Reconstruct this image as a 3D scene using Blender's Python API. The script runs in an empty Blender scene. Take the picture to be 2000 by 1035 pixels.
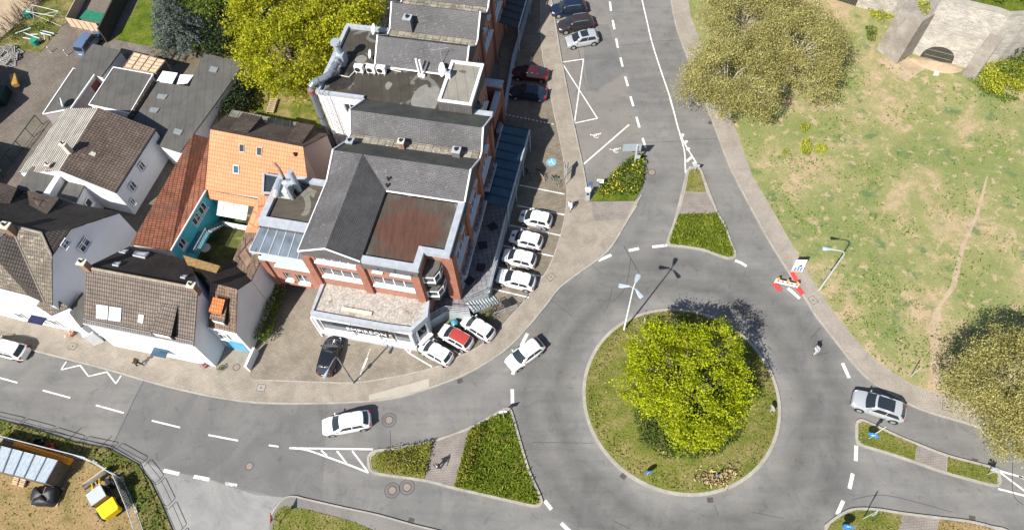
import bpy, math, random
import numpy as np
from mathutils import Vector, Matrix
random.seed(7); rng = np.random.default_rng(11)
S = bpy.context.scene
R = math.radians
# ------------------------------------------------------------------ camera
F_PX, CX, CY, CAM_H = 1400.0, 1000.0, 517.5, 65.0          # drone camera 65 m up, looking steeply down
_n = np.array([1068.0-CX, 1323.0-CY, F_PX]); _n /= np.linalg.norm(_n)
_ey = np.array([0, -1.0, 0]); _ey = _ey-_n*(_ey@_n); _ey /= np.linalg.norm(_ey)
_ex = np.cross(_ey, -_n)
cam = bpy.data.cameras.new('camera'); camo = bpy.data.objects.new('camera', cam); S.collection.objects.link(camo)
cam.sensor_width = 36; cam.lens = F_PX/2000*36; cam.clip_start = 1; cam.clip_end = 2000
camo.matrix_world = Matrix(((_ex[0], -_ex[1], -_ex[2], 0), (_ey[0], -_ey[1], -_ey[2], 0), (-_n[0], _n[1], _n[2], CAM_H), (0, 0, 0, 1)))
S.camera = camo
# ------------------------------------------------------------------ sky, sun, exposure
SUN_EL, SUN_AZ = R(46), R(233)
w = bpy.data.worlds.new('World'); S.world = w; w.use_nodes = True
nt = w.node_tree; nt.nodes.clear()
sky = nt.nodes.new('ShaderNodeTexSky'); sky.sky_type = 'NISHITA'; sky.sun_disc = False
sky.sun_elevation = SUN_EL; sky.sun_rotation = R(217.2); sky.altitude = 100
bg = nt.nodes.new('ShaderNodeBackground'); bg.inputs[1].default_value = 0.075
wo = nt.nodes.new('ShaderNodeOutputWorld')
nt.links.new(sky.outputs[0], bg.inputs[0]); nt.links.new(bg.outputs[0], wo.inputs[0])
sl = bpy.data.lights.new('sun', 'SUN'); sl.energy = 4.9; sl.angle = R(0.53); sl.color = (1, 0.955, 0.89)
so = bpy.data.objects.new('sun', sl); S.collection.objects.link(so)
_d = Vector((-math.cos(SUN_AZ)*math.cos(SUN_EL), -math.sin(SUN_AZ)*math.cos(SUN_EL), -math.sin(SUN_EL)))
so.rotation_euler = _d.to_track_quat('-Z', 'Y').to_euler(); so.location = (-40, -40, 90)
S.view_settings.view_transform = 'Standard'; S.view_settings.look = 'None'
S.view_settings.exposure = 0.72; S.view_settings.gamma = 1
S.cycles.max_bounces = 6; S.cycles.transparent_max_bounces = 4

# ------------------------------------------------------------------ helpers
def ray(x, y):
    r = np.array([x-CX, y-CY, F_PX]); return np.array([r@_ex, r@_ey, -(r@_n)])
def P(x, y, z=0.0):                     # the place on the level z that stands at a photo position
    r = ray(x, y); r = r/(-r[2])*(CAM_H-z); return np.array([r[0], r[1]])
def P3(x, y, z=0.0):
    p = P(x, y, z); return (float(p[0]), float(p[1]), float(z))
def PL(pts, z=0.0): return [P(x, y, z) for x, y in pts]

class MB:
    def __init__(s): s.v = []; s.f = []; s.m = []; s.uv = []
    def face(s, pts, m=0, uv=None):
        b = len(s.v); s.v += [tuple(map(float, p)) for p in pts]; s.f.append(list(range(b, b+len(pts)))); s.m.append(m); s.uv.append(uv)
    def grid(s, rows, m=0, closed=False):
        b = len(s.v); n = len(rows[0])
        for r in rows: s.v += [tuple(map(float, p)) for p in r]
        for i in range(len(rows)-1):
            for j in range(n if closed else n-1):
                k = (j+1) % n
                s.f.append([b+i*n+j, b+i*n+k, b+(i+1)*n+k, b+(i+1)*n+j]); s.m.append(m); s.uv.append(None)
    def prism(s, poly, z0, z1, m=0, mside=None, bottom=False, uvtop=None):
        mside = m if mside is None else mside
        poly = [np.array(p[:2], float) for p in poly]; n = len(poly); ar = sum(poly[i][0]*poly[(i+1) % n][1]-poly[(i+1) % n][0]*poly[i][1] for i in range(n))
        if ar < 0: poly = poly[::-1]
        z0f = z0 if callable(z0) else (lambda x, y: z0); z1f = z1 if callable(z1) else (lambda x, y: z1)
        b = len(s.v)
        s.v += [(float(p[0]), float(p[1]), float(z1f(*p))) for p in poly]+[(float(p[0]), float(p[1]), float(z0f(*p))) for p in poly]
        s.f.append([b+i for i in range(n)]); s.m.append(m); s.uv.append(uvtop)
        for i in range(n):
            j = (i+1) % n; s.f.append([b+n+i, b+n+j, b+j, b+i]); s.m.append(mside); s.uv.append(None)
        if bottom: s.f.append([b+n+i for i in range(n)][::-1]); s.m.append(mside); s.uv.append(None)
    def obox(s, o, ux, uy, uz, m=0):     # box from a corner and three edge vectors
        o, ux, uy, uz = (np.array(a, float) for a in (o, ux, uy, uz))
        if np.dot(np.cross(ux, uy), uz) < 0: ux, uy = uy, ux
        c = [o, o+ux, o+ux+uy, o+uy, o+uz, o+ux+uz, o+ux+uy+uz, o+uy+uz]
        b = len(s.v); s.v += [tuple(map(float, q)) for q in c]
        for f in ([3, 2, 1, 0], [4, 5, 6, 7], [0, 1, 5, 4], [1, 2, 6, 5], [2, 3, 7, 6], [3, 0, 4, 7]):
            s.f.append([b+i for i in f]); s.m.append(m); s.uv.append(None)
    def box(s, c, size, m=0, rz=0.0, tilt=0.0):
        cz, sz = math.cos(rz), math.sin(rz); hx, hy, hz = size[0]/2, size[1]/2, size[2]/2
        ux = np.array([cz, sz, 0]); uy = np.array([-sz, cz, 0]); uz = np.array([0, 0, 1.0])
        if tilt: ct, st = math.cos(tilt), math.sin(tilt); uy, uz = uy*ct+uz*st, uz*ct-uy*st
        s.obox(np.array(c)-ux*hx-uy*hy-uz*hz, ux*2*hx, uy*2*hy, uz*2*hz, m)
    def tube(s, pts, r, m=0, n=8, caps=True):
        pts = [np.array(p, float) for p in pts]; rs = r if isinstance(r, (list, tuple)) else [r]*len(pts)
        rows = []
        for i, p in enumerate(pts):
            t = pts[min(i+1, len(pts)-1)]-pts[max(i-1, 0)]; t = t/(np.linalg.norm(t)+1e-9)
            a = np.cross(t, [0, 0, 1.0] if abs(t[2]) < .9 else [1.0, 0, 0]); a /= np.linalg.norm(a); bb = np.cross(t, a)
            rows.append([p+rs[i]*(math.cos(k*2*math.pi/n)*a+math.sin(k*2*math.pi/n)*bb) for k in range(n)])
        s.grid(rows, m, closed=True)
        if caps: s.face(rows[0], m); s.face(rows[-1][::-1], m)
    def disc(s, c, r, m=0, n=24, h=0.0, ry=None):
        poly = [(c[0]+r*math.cos(k*2*math.pi/n), c[1]+(ry or r)*math.sin(k*2*math.pi/n)) for k in range(n)]
        if h: s.prism(poly, c[2], c[2]+h, m)
        else: s.face([(x, y, c[2]) for x, y in poly], m)
    def strip(s, pts, wd, z, m=0, closed=False, h=0.0, off=0.0):
        pts = [np.array(p[:2], float) for p in pts]; n = len(pts); L = []; Rr = []
        for i in range(n):
            a = pts[(i-1) % n] if (closed or i > 0) else pts[i]; b = pts[(i+1) % n] if (closed or i < n-1) else pts[i]
            t = b-a; t /= (np.linalg.norm(t)+1e-9); nn = np.array([-t[1], t[0]])
            L.append(pts[i]+nn*(off+wd/2)); Rr.append(pts[i]+nn*(off-wd/2))
        for i in range(n if closed else n-1):
            j = (i+1) % n
            if h: s.prism([Rr[i], Rr[j], L[j], L[i]], z, z+h, m)
            else: s.face([(*Rr[i], z), (*Rr[j], z), (*L[j], z), (*L[i], z)], m)

def mesh(name, mb, mats):
    me = bpy.data.meshes.new(name); me.from_pydata(mb.v, [], mb.f)
    for m in (mats if isinstance(mats, (list, tuple)) else [mats]): me.materials.append(m)
    me.polygons.foreach_set('material_index', mb.m)
    if any(u is not None for u in mb.uv):
        l = me.uv_layers.new(name='uv'); k = 0
        for p, u in zip(me.polygons, mb.uv):
            for q in range(p.loop_total):
                if u is not None: l.data[p.loop_start+q].uv = u[q]
    me.update(); return me
def obj(name, mb, mats=None, parent=None, smooth=False, glob=True):
    me = mesh(name, mb, mats) if isinstance(mb, MB) else mb
    if smooth: me.polygons.foreach_set('use_smooth', [True]*len(me.polygons))
    o = bpy.data.objects.new(name, me); S.collection.objects.link(o)
    if parent is not None:
        o.parent = parent
        if glob: o.matrix_parent_inverse = Matrix.Translation(-tot(parent))
    return o
def tot(o):
    v = Vector(o.location)
    return v if o.type == 'EMPTY' else Vector((0, 0, 0))
def tag(o, label, cat, group=None):
    o['label'] = label; o['category'] = cat
    if group: o['group'] = group
    return o
def thing(name, label, cat, loc=(0, 0, 0), rz=0, group=None):
    o = bpy.data.objects.new(name, None); S.collection.objects.link(o); o.location = loc; o.rotation_euler = (0, 0, rz); o.empty_display_size = .3
    return tag(o, label, cat, group)
def setting(name, mb, mats, kind='structure'):
    o = obj(name, mb, mats); o['kind'] = kind; return o
def dup(root, loc, rz, label=None, group=None):
    r = root.copy(); S.collection.objects.link(r); r.location = loc; r.rotation_euler = (0, 0, rz)
    if label: r['label'] = label
    if group: r['group'] = group
    for ch in list(root.children):
        c = ch.copy(); S.collection.objects.link(c); c.parent = r
        for g in list(ch.children):
            d = g.copy(); S.collection.objects.link(d); d.parent = c
    return r
def smoothline(pts, k=6, closed=False):
    pts = [np.array(p, float) for p in pts]; n = len(pts); out = []
    for i in range(n if closed else n-1):
        p0 = pts[(i-1) % n] if closed or i > 0 else pts[i]; p1 = pts[i]; p2 = pts[(i+1) % n]; p3 = pts[(i+2) % n] if closed or i+2 < n else p2
        for t in np.arange(k)/k:
            out.append(.5*((2*p1)+(-p0+p2)*t+(2*p0-5*p1+4*p2-p3)*t*t+(-p0+3*p1-3*p2+p3)*t**3))
    if not closed: out.append(pts[-1])
    return out
def inpoly(pts, poly):
    x, y = pts[:, 0], pts[:, 1]; r = np.zeros(len(pts), bool); n = len(poly)
    for i in range(n):
        x1, y1 = poly[i][:2]; x2, y2 = poly[(i+1) % n][:2]
        c = ((y1 > y) != (y2 > y)) & (x < (x2-x1)*(y-y1)/(y2-y1+1e-12)+x1); r ^= c
    return r
def scatter(poly, dens):
    a = np.array([p[:2] for p in poly]); lo, hi = a.min(0), a.max(0); N = int((hi-lo).prod()*dens)
    q = rng.uniform(lo, hi, (N, 2)); return q[inpoly(q, a)]

# ------------------------------------------------------------------ materials
def newmat(name):
    m = bpy.data.materials.new(name); m.use_nodes = True; return m, m.node_tree, m.node_tree.nodes['Principled BSDF']
def plain(name, col, rough=.6, metal=0.0, var=.12, scale=3.0, spec=.3, alpha=None, coat=0.0):
    m, t, b = newmat(name); N = t.nodes; L = t.links
    b.inputs['Roughness'].default_value = rough; b.inputs['Metallic'].default_value = metal; b.inputs['Specular IOR Level'].default_value = spec
    if coat: b.inputs['Coat Weight'].default_value = coat; b.inputs['Coat Roughness'].default_value = .06
    tc = N.new('ShaderNodeTexCoord'); no = N.new('ShaderNodeTexNoise'); no.inputs['Scale'].default_value = scale; no.inputs['Detail'].default_value = 5
    L.new(tc.outputs['Object'], no.inputs['Vector'])
    cr = N.new('ShaderNodeValToRGB'); cr.color_ramp.elements[0].position = .3; cr.color_ramp.elements[1].position = .7
    cr.color_ramp.elements[0].color = (*[c*(1-var) for c in col], 1); cr.color_ramp.elements[1].color = (*[min(1, c*(1+var)) for c in col], 1)
    L.new(no.outputs['Fac'], cr.inputs['Fac']); L.new(cr.outputs[0], b.inputs['Base Color'])
    return m
def ramp(N, stops):
    cr = N.new('ShaderNodeValToRGB'); e = cr.color_ramp.elements
    while len(e) < len(stops): e.new(.5)
    for q, (p, c) in zip(e, stops): q.position = p; q.color = (*c, 1)
    return cr
def mixc(t, fac, a, b, mode='MIX'):
    x = t.nodes.new('ShaderNodeMix'); x.data_type = 'RGBA'; x.blend_type = mode
    for s, v in ((0, fac), (6, a), (7, b)):
        if hasattr(v, 'is_linked'): t.links.new(v, x.inputs[s])
        elif isinstance(v, (int, float)): x.inputs[s].default_value = v
        else: x.inputs[s].default_value = (*v, 1)
    return x.outputs[2]
def noise(t, vec, scale, detail=4, rough=.55, dist=0.0):
    n = t.nodes.new('ShaderNodeTexNoise'); n.inputs['Scale'].default_value = scale; n.inputs['Detail'].default_value = detail
    n.inputs['Roughness'].default_value = rough; n.inputs['Distortion'].default_value = dist
    t.links.new(vec, n.inputs['Vector']); return n.outputs['Fac']
def mpoint(t, vec, scale=(1, 1, 1), rz=0.0, loc=(0, 0, 0)):
    m = t.nodes.new('ShaderNodeMapping'); m.inputs['Scale'].default_value = scale; m.inputs['Rotation'].default_value = (0, 0, rz); m.inputs['Location'].default_value = loc
    t.links.new(vec, m.inputs['Vector']); return m.outputs[0]
def bump(t, b, h, strength=.4, dist=.05):
    n = t.nodes.new('ShaderNodeBump'); n.inputs['Strength'].default_value = strength; n.inputs['Distance'].default_value = dist
    t.links.new(h, n.inputs['Height']); t.links.new(n.outputs[0], b.inputs['Normal'])
def ground(name, stops, scale=.35, fine=12.0, finevar=.35, rough=.95, bstr=.5, rz=0.0, stretch=(1, 1, 1), detail=6):
    m, t, b = newmat(name); N, L = t.nodes, t.links; tc = N.new('ShaderNodeTexCoord'); v = tc.outputs['Object']
    n1 = noise(t, mpoint(t, v, stretch, rz), scale, detail, .62, .3); cr = ramp(N, stops); L.new(n1, cr.inputs['Fac'])
    n2 = noise(t, v, fine, 3, .7); c2 = ramp(N, [(.3, (1-finevar,)*3), (.7, (1+finevar*.6,)*3)]); L.new(n2, c2.inputs['Fac'])
    c = mixc(t, 1.0, cr.outputs[0], c2.outputs[0], 'MULTIPLY'); L.new(c, b.inputs['Base Color'])
    b.inputs['Roughness'].default_value = rough; b.inputs['Specular IOR Level'].default_value = .15
    if bstr: bump(t, b, n2, bstr, .06)
    return m
def bricks(name, c1, c2, mort, bw, rh, ms=.012, uv=False, rz=0.0, rough=.85, off=.5, dirt=.25, dscale=.5, dcol=None, bstr=.3, lichen=None):
    m, t, b = newmat(name); N, L = t.nodes, t.links; tc = N.new('ShaderNodeTexCoord'); v = tc.outputs['UV' if uv else 'Object']
    if not uv and rz: v = mpoint(t, v, rz=rz)
    br = N.new('ShaderNodeTexBrick'); br.offset = off; br.inputs['Scale'].default_value = 1; br.inputs['Brick Width'].default_value = bw; br.inputs['Row Height'].default_value = rh
    br.inputs['Mortar Size'].default_value = ms; br.inputs['Mortar Smooth'].default_value = .3; br.inputs['Bias'].default_value = 0
    for k, c in (('Color1', c1), ('Color2', c2), ('Mortar', mort)): br.inputs[k].default_value = (*c, 1)
    L.new(v, br.inputs['Vector']); v3 = tc.outputs['Object']
    n = noise(t, v3, dscale, 6, .65, .4); cr = ramp(N, [(.35, (1-dirt,)*3), (.62, (1+dirt*.5,)*3)]); L.new(n, cr.inputs['Fac'])
    c = mixc(t, 1.0, br.outputs[0], cr.outputs[0], 'MULTIPLY')
    if dcol:
        n2 = noise(t, v3, dscale*.6, 4, .6); r2 = ramp(N, [(.5, (0, 0, 0)), (.68, (.8, .8, .8))]); L.new(n2, r2.inputs['Fac']); c = mixc(t, r2.outputs[0], c, dcol)
    if lichen:
        n3 = noise(t, v3, 3.2, 3, .7); r3 = ramp(N, [(.6, (0, 0, 0)), (.66, (1, 1, 1))]); L.new(n3, r3.inputs['Fac']); c = mixc(t, r3.outputs[0], c, lichen)
    n4 = noise(t, v3, 14, 2, .6); r4 = ramp(N, [(.3, (.82,)*3), (.7, (1.12,)*3)]); L.new(n4, r4.inputs['Fac']); c = mixc(t, 1.0, c, r4.outputs[0], 'MULTIPLY')
    L.new(c, b.inputs['Base Color']); b.inputs['Roughness'].default_value = rough; b.inputs['Specular IOR Level'].default_value = .2
    if bstr:
        inv = N.new('ShaderNodeMath'); inv.operation = 'SUBTRACT'; inv.inputs[0].default_value = 1; L.new(br.outputs['Fac'], inv.inputs[1]); bump(t, b, inv.outputs[0], bstr, .03)
    return m
def leafmat(name, stops, trans=.3, tcol=None):
    m, t, b = newmat(name); N, L = t.nodes, t.links
    ge = N.new('ShaderNodeNewGeometry'); cr = ramp(N, stops); L.new(ge.outputs['Random Per Island'], cr.inputs['Fac'])
    tc = N.new('ShaderNodeTexCoord'); n = noise(t, tc.outputs['Object'], .55, 4); r2 = ramp(N, [(.3, (.68,)*3), (.7, (1.25,)*3)]); L.new(n, r2.inputs['Fac'])
    c = mixc(t, 1.0, cr.outputs[0], r2.outputs[0], 'MULTIPLY'); L.new(c, b.inputs['Base Color'])
    b.inputs['Roughness'].default_value = .6; b.inputs['Specular IOR Level'].default_value = .25
    tr = N.new('ShaderNodeBsdfTranslucent'); L.new(c, tr.inputs['Color']); mx = N.new('ShaderNodeMixShader'); mx.inputs[0].default_value = trans
    L.new(b.outputs[0], mx.inputs[1]); L.new(tr.outputs[0], mx.inputs[2]); L.new(mx.outputs[0], N['Material Output'].inputs[0])
    return m
def glassmat(name, col, rough=.06, spec=.6):
    m = plain(name, col, rough, 0, .2, .8, spec); return m
M = {}
M['white'] = plain('white_render', (.72, .72, .72), .8, var=.05, scale=.6)
M['whiteframe'] = plain('white_frame', (.8, .8, .8), .4, var=.03)
M['greymetal'] = plain('zinc', (.40, .43, .47), .45, .15, var=.12, scale=2)
M['steel'] = plain('galvanised_steel', (.5, .52, .54), .4, .5, var=.1)
M['darkmetal'] = plain('dark_metal', (.03, .03, .035), .45, .2)
M['black'] = plain('black_rubber', (.012, .012, .013), .7)
M['glass'] = glassmat('window_glass', (.035, .045, .055))
M['blueglass'] = glassmat('blue_glass', (.03, .075, .115), .12)
M['paint'] = ground('road_paint', [(.3, (.3, .295, .28)), (.4, (.58, .57, .54)), (.55, (.76, .75, .72))], 2.2, 16, .25, .7, .1)
M['wornpaint'] = ground('worn_paint', [(.42, (.26, .25, .24)), (.56, (.62, .6, .56))], 3.5, 20, .2, .8, .1)
M['kerb'] = ground('kerb_stone', [(.3, (.27, .25, .215)), (.7, (.39, .365, .32))], .8, 9, .2, .9, .3)
M['wood'] = plain('raw_wood', (.42, .32, .2), .8, var=.25, scale=4)
M['crack'] = plain('tar_seam', (.06, .06, .06), .9)
M['bark'] = plain('bark', (.13, .1, .075), .95, var=.35, scale=3)
M['palebark'] = plain('plane_bark', (.33, .3, .24), .95, var=.3, scale=2)
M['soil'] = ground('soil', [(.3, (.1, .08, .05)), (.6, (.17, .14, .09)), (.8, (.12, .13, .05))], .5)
# ------------------------------------------------------------------ ground materials
RC = (12.5, 23.16); RR = 9.0
def asphalt(name, dark, light, tracks=0.0):
    m, t, b = newmat(name); N, L = t.nodes, t.links; tc = N.new('ShaderNodeTexCoord'); v = tc.outputs['Object']
    n1 = noise(t, v, .16, 6, .6, .5); cr = ramp(N, [(.35, dark), (.65, light)]); L.new(n1, cr.inputs['Fac']); c = cr.outputs[0]
    if tracks:
        mp = N.new('ShaderNodeVectorMath'); mp.operation = 'SUBTRACT'; mp.inputs[1].default_value = (RC[0], RC[1], 0); L.new(v, mp.inputs[0])
        ln = N.new('ShaderNodeVectorMath'); ln.operation = 'LENGTH'; L.new(mp.outputs[0], ln.inputs[0])
        n0 = noise(t, v, .25, 3); ad = N.new('ShaderNodeMath'); ad.operation = 'MULTIPLY_ADD'; ad.inputs[1].default_value = 3.0; L.new(n0, ad.inputs[0]); L.new(ln.outputs['Value'], ad.inputs[2])
        mr = N.new('ShaderNodeMapRange'); mr.inputs[1].default_value = 9; mr.inputs[2].default_value = 22; L.new(ad.outputs[0], mr.inputs[0])
        tr = ramp(N, [(0, (1.12,)*3), (.16, (1.14,)*3), (.31, (.72,)*3), (.42, (.9,)*3), (.53, (.74,)*3), (.7, (1.06,)*3), (1, (1,)*3)]); L.new(mr.outputs[0], tr.inputs['Fac'])
        c = mixc(t, tracks, c, mixc(t, 1.0, c, tr.outputs[0], 'MULTIPLY'))
        n5 = noise(t, mpoint(t, v, (.12, 1.3, 1), R(12)), .8, 4, .6); r5 = ramp(N, [(.3, (.9,)*3), (.7, (1.08,)*3)]); L.new(n5, r5.inputs['Fac']); c = mixc(t, 1.0, c, r5.outputs[0], 'MULTIPLY')
    n2 = noise(t, v, 9, 4, .75); r2 = ramp(N, [(.3, (.86,)*3), (.7, (1.12,)*3)]); L.new(n2, r2.inputs['Fac']); c = mixc(t, 1.0, c, r2.outputs[0], 'MULTIPLY')
    n3 = noise(t, v, 1.1, 5, .65, .6); r3 = ramp(N, [(.58, (1, 1, 1)), (.72, (.74,)*3)]); L.new(n3, r3.inputs['Fac']); c = mixc(t, 1.0, c, r3.outputs[0], 'MULTIPLY')
    n6 = noise(t, mpoint(t, v, (1, 1, 1), .7), .28, 7, .7, 1.2); r6 = ramp(N, [(.42, (1.07, 1.06, 1.04)), (.5, (1, 1, 1)), (.6, (.9,)*3)]); L.new(n6, r6.inputs['Fac']); c = mixc(t, 1.0, c, r6.outputs[0], 'MULTIPLY')
    L.new(c, b.inputs['Base Color']); b.inputs['Roughness'].default_value = .88; b.inputs['Specular IOR Level'].default_value = .2
    bump(t, b, n2, .25, .02); return m
M['asphalt'] = asphalt('asphalt', (.152, .149, .143), (.19, .185, .175), 1.0)
M['asphalt_dark'] = asphalt('asphalt_dark', (.132, .13, .127), (.158, .155, .15))
M['asphalt_lot'] = asphalt('asphalt_lot', (.17, .16, .15), (.2, .187, .172))
M['asphalt_light'] = asphalt('asphalt_light', (.225, .222, .215), (.27, .265, .255))
M['pave'] = bricks('pavement_pavers', (.31, .272, .222), (.285, .25, .204), (.225, .197, .162), .4, .2, .02, rz=R(-12), dirt=.2, dscale=.5, bstr=.15)
M['pave_right'] = bricks('pavement_pavers_right', (.325, .288, .245), (.3, .265, .226), (.245, .216, .185), .3, .2, .02, rz=R(-55), dirt=.16, dscale=.5, bstr=.15)
M['lot'] = bricks('car_park_pavers', (.225, .19, .145), (.175, .148, .113), (.125, .105, .08), .4, .2, .02, rz=R(-10), dirt=.22, dscale=.45, bstr=.15)
M['drive'] = bricks('driveway_pavers', (.27, .232, .18), (.225, .195, .155), (.16, .138, .11), .4, .2, .018, rz=R(15), dirt=.24, dscale=.4, bstr=.15)
M['islepave'] = bricks('island_pavers', (.265, .235, .208), (.24, .212, .188), (.175, .154, .137), .22, .22, .022, rz=R(-5), dirt=.2, bstr=.2)
M['slab'] = bricks('terrace_slabs', (.19, .2, .215), (.25, .235, .24), (.1, .1, .11), .5, .5, .03, rz=R(-10), off=0, dirt=.25, dscale=.6, bstr=.1)
M['yard'] = bricks('yard_pavers', (.19, .16, .13), (.15, .128, .105), (.11, .095, .08), .3, .3, .03, rz=R(40), dirt=.25, dscale=.25, bstr=.15)
M['grass'] = ground('grass', [(.28, (.08, .105, .018)), (.45, (.14, .155, .03)), (.58, (.2, .18, .06)), (.75, (.28, .225, .11))], .45, 7, .55, .95, .9)
M['lushgrass'] = ground('lush_grass', [(.3, (.05, .085, .008)), (.5, (.1, .14, .012)), (.7, (.16, .17, .03))], .6, 7, .6, .95, .9)
M['drygrass'] = ground('dry_grass', [(.3, (.13, .12, .035)), (.45, (.26, .19, .085)), (.6, (.3, .21, .1)), (.75, (.33, .235, .14))], .4, 6, .45, .95, .8)
M['verge'] = ground('verge_grass', [(.3, (.06, .085, .018)), (.48, (.12, .13, .03)), (.62, (.24, .19, .08)), (.75, (.3, .23, .12))], .5, 6, .6, .95, .9)
M['dirt'] = ground('bare_dirt', [(.3, (.33, .25, .16)), (.6, (.42, .33, .225)), (.8, (.36, .3, .17))], .8, 8, .25, .95, .5)
def parkmat():
    m, t, b = newmat('park_lawn'); N, L = t.nodes, t.links; tc = N.new('ShaderNodeTexCoord'); v = tc.outputs['Object']
    n1 = noise(t, v, .11, 8, .68, .4)
    cr = ramp(N, [(.36, (.42, .31, .205)), (.43, (.38, .3, .175)), (.48, (.27, .26, .115)), (.56, (.2, .225, .08)), (.68, (.145, .19, .06))]); L.new(n1, cr.inputs['Fac'])
    n2 = noise(t, v, .75, 6, .7, .2); r2 = ramp(N, [(.42, (0, 0, 0)), (.6, (1, 1, 1))]); L.new(n2, r2.inputs['Fac'])
    c = mixc(t, r2.outputs[0], cr.outputs[0], mixc(t, .55, cr.outputs[0], (.21, .215, .085)))
    n3 = noise(t, v, .42, 5, .6, .3); r3 = ramp(N, [(.57, (0, 0, 0)), (.68, (.8, .8, .8))]); L.new(n3, r3.inputs['Fac']); c = mixc(t, r3.outputs[0], c, (.085, .15, .06))
    n5 = noise(t, v, .9, 6, .7); r5 = ramp(N, [(.56, (0, 0, 0)), (.62, (.75, .75, .75))]); L.new(n5, r5.inputs['Fac']); c = mixc(t, r5.outputs[0], c, (.45, .335, .22))
    n4 = noise(t, v, 6, 4, .75); r4 = ramp(N, [(.3, (.68,)*3), (.7, (1.22,)*3)]); L.new(n4, r4.inputs['Fac']); c = mixc(t, 1.0, c, r4.outputs[0], 'MULTIPLY')
    L.new(c, b.inputs['Base Color']); b.inputs['Roughness'].default_value = .95; b.inputs['Specular IOR Level'].default_value = .1; bump(t, b, n4, .7, .08); return m
M['park'] = parkmat()
M['dry_leaf'] = leafmat('grass_blades', [(0, (.1, .135, .02)), (.45, (.17, .19, .03)), (.75, (.24, .225, .06)), (1, (.33, .27, .12))], .2)
M['lush_leaf'] = leafmat('lush_blades', [(0, (.08, .12, .01)), (.5, (.17, .22, .016)), (1, (.28, .29, .04))], .25)
M['weed_leaf'] = leafmat('weed_leaves', [(0, (.05, .12, .02)), (.6, (.12, .2, .03)), (1, (.22, .27, .05))], .2)

# ------------------------------------------------------------------ ground, road, pavements
g = MB(); g.face([(-400, -300, -.4), (400, -300, -.4), (400, 500, -.4), (-400, 500, -.4)]); setting('ground', g, M['soil'])
g = MB(); g.face([(-110, -25, 0), (100, -25, 0), (100, 120, 0), (-110, 120, 0)]); setting('road', g, M['asphalt'])
def sheet(name, px, z, mat, h=None, kind='structure'):
    g = MB(); poly = PL(px, z)
    if h: g.prism(poly, z-h, z, 0)
    else: g.face([(*p, z) for p in poly])
    return setting(name, g, mat, kind)
sheet('road_patch', [(280, 743), (331, 756), (433, 778), (500, 787), (640, 788), (628, 990), (500, 960), (284, 900), (216, 876)], .004, M['asphalt_dark'])
sheet('parking_lane', [(1070, -60), (1077, 0), (1089, 74), (1097, 125), (1114, 210), (1125, 264), (1138, 325), (1150, 392), (1240, 300), (1262, 296), (1255, 270), (1231, 189), (1204, 76), (1190, 0), (1184, -60)], .004, M['asphalt_lot'])
sheet('road_repair', [(1135, 50), (1188, 48), (1206, 100), (1222, 140), (1165, 178), (1148, 178)], .008, M['asphalt_dark'])
sheet('driveway_entrance', [(284, 902), (319, 917), (409, 936), (500, 966), (557, 971), (537, 986), (527, 1018), (526, 1100), (360, 1100), (342, 1035), (321, 982), (297, 938), (271, 906)], .006, M['asphalt_light'])
KERB_L = [(1068, -60), (1077, 0), (1089, 74), (1097.5, 125), (1114, 210), (1124.6, 264), (1138, 325), (1150, 393)]
KERB_M = [(1150, 395), (1195, 394), (1240, 393), (1253, 381), (1243, 402), (1226, 428), (1195.5, 479), (1168.5, 506), (1121, 539.6), (1090.7, 563), (1070, 590), (1036.6, 631), (1009.6, 661), (985, 684), (950, 708), (905.7, 732), (838, 757.7), (787, 773), (716, 783), (601, 787), (500, 785), (433, 776), (389, 768), (331, 754.5), (280.6, 741), (216, 722), (135, 701), (78, 686.5), (0, 665), (-70, 646)]
PV = .12
pvpoly = KERB_L[:-1]+KERB_M+[(-70, 480), (250, 560), (500, 560), (700, 560), (950, 500), (985, 0), (985, -60)]
sheet('pavement', pvpoly, PV, M['pave'], .5)
KB = [P(*p) for p in KERB_M[4:]]; KA = [P(*p) for p in KERB_L]
KR = [P(*p) for p in [(1300, -60), (1310, 0), (1317, 37), (1325, 68), (1345, 120), (1368, 180), (1391, 237), (1416, 304), (1434, 345), (1473, 419), (1509.5, 484), (1566, 573), (1590.7, 614), (1623, 655), (1660, 703), (1703, 746), (1767, 785), (1814, 805), (1872, 822), (1895.5, 829), (2000, 862), (2080, 888)]]
KRO = [P(*p) for p in [(2080, 830), (2000, 815), (1889, 786), (1855, 776), (1804, 761), (1764, 742.5), (1716, 709), (1684, 679), (1639, 626), (1595, 565), (1550, 484), (1501, 399), (1470, 347), (1443, 270), (1425, 226), (1400, 160), (1370, 90), (1349, 34), (1344, 0), (1334, -60)]]
g = MB(); g.prism(KR+KRO, -.4, PV); setting('pavement_by_park', g, M['pave_right'])
g = MB(); g.prism(KRO[::-1]+[P(*p) for p in [(2080, 830)]]+[np.array((90., 40.)), np.array((100., 120.)), np.array((30., 120.))], -.4, .15); setting('park_lawn', g, M['park'])
kb = MB()
kb.strip(smoothline(KB, 3), .16, -.1, 0, h=.25, off=.06); kb.strip(smoothline(KA, 3), .16, -.1, 0, h=.25, off=.0)
kb.strip(smoothline(KR, 3), .16, -.1, 0, h=.25, off=0)
kb.strip(smoothline([P(*p) for p in [(1253, 381), (1226, 428), (1195.5, 479), (1168.5, 506), (1121, 539.6)]], 3), .14, -.1, 0, h=.24)
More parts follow.
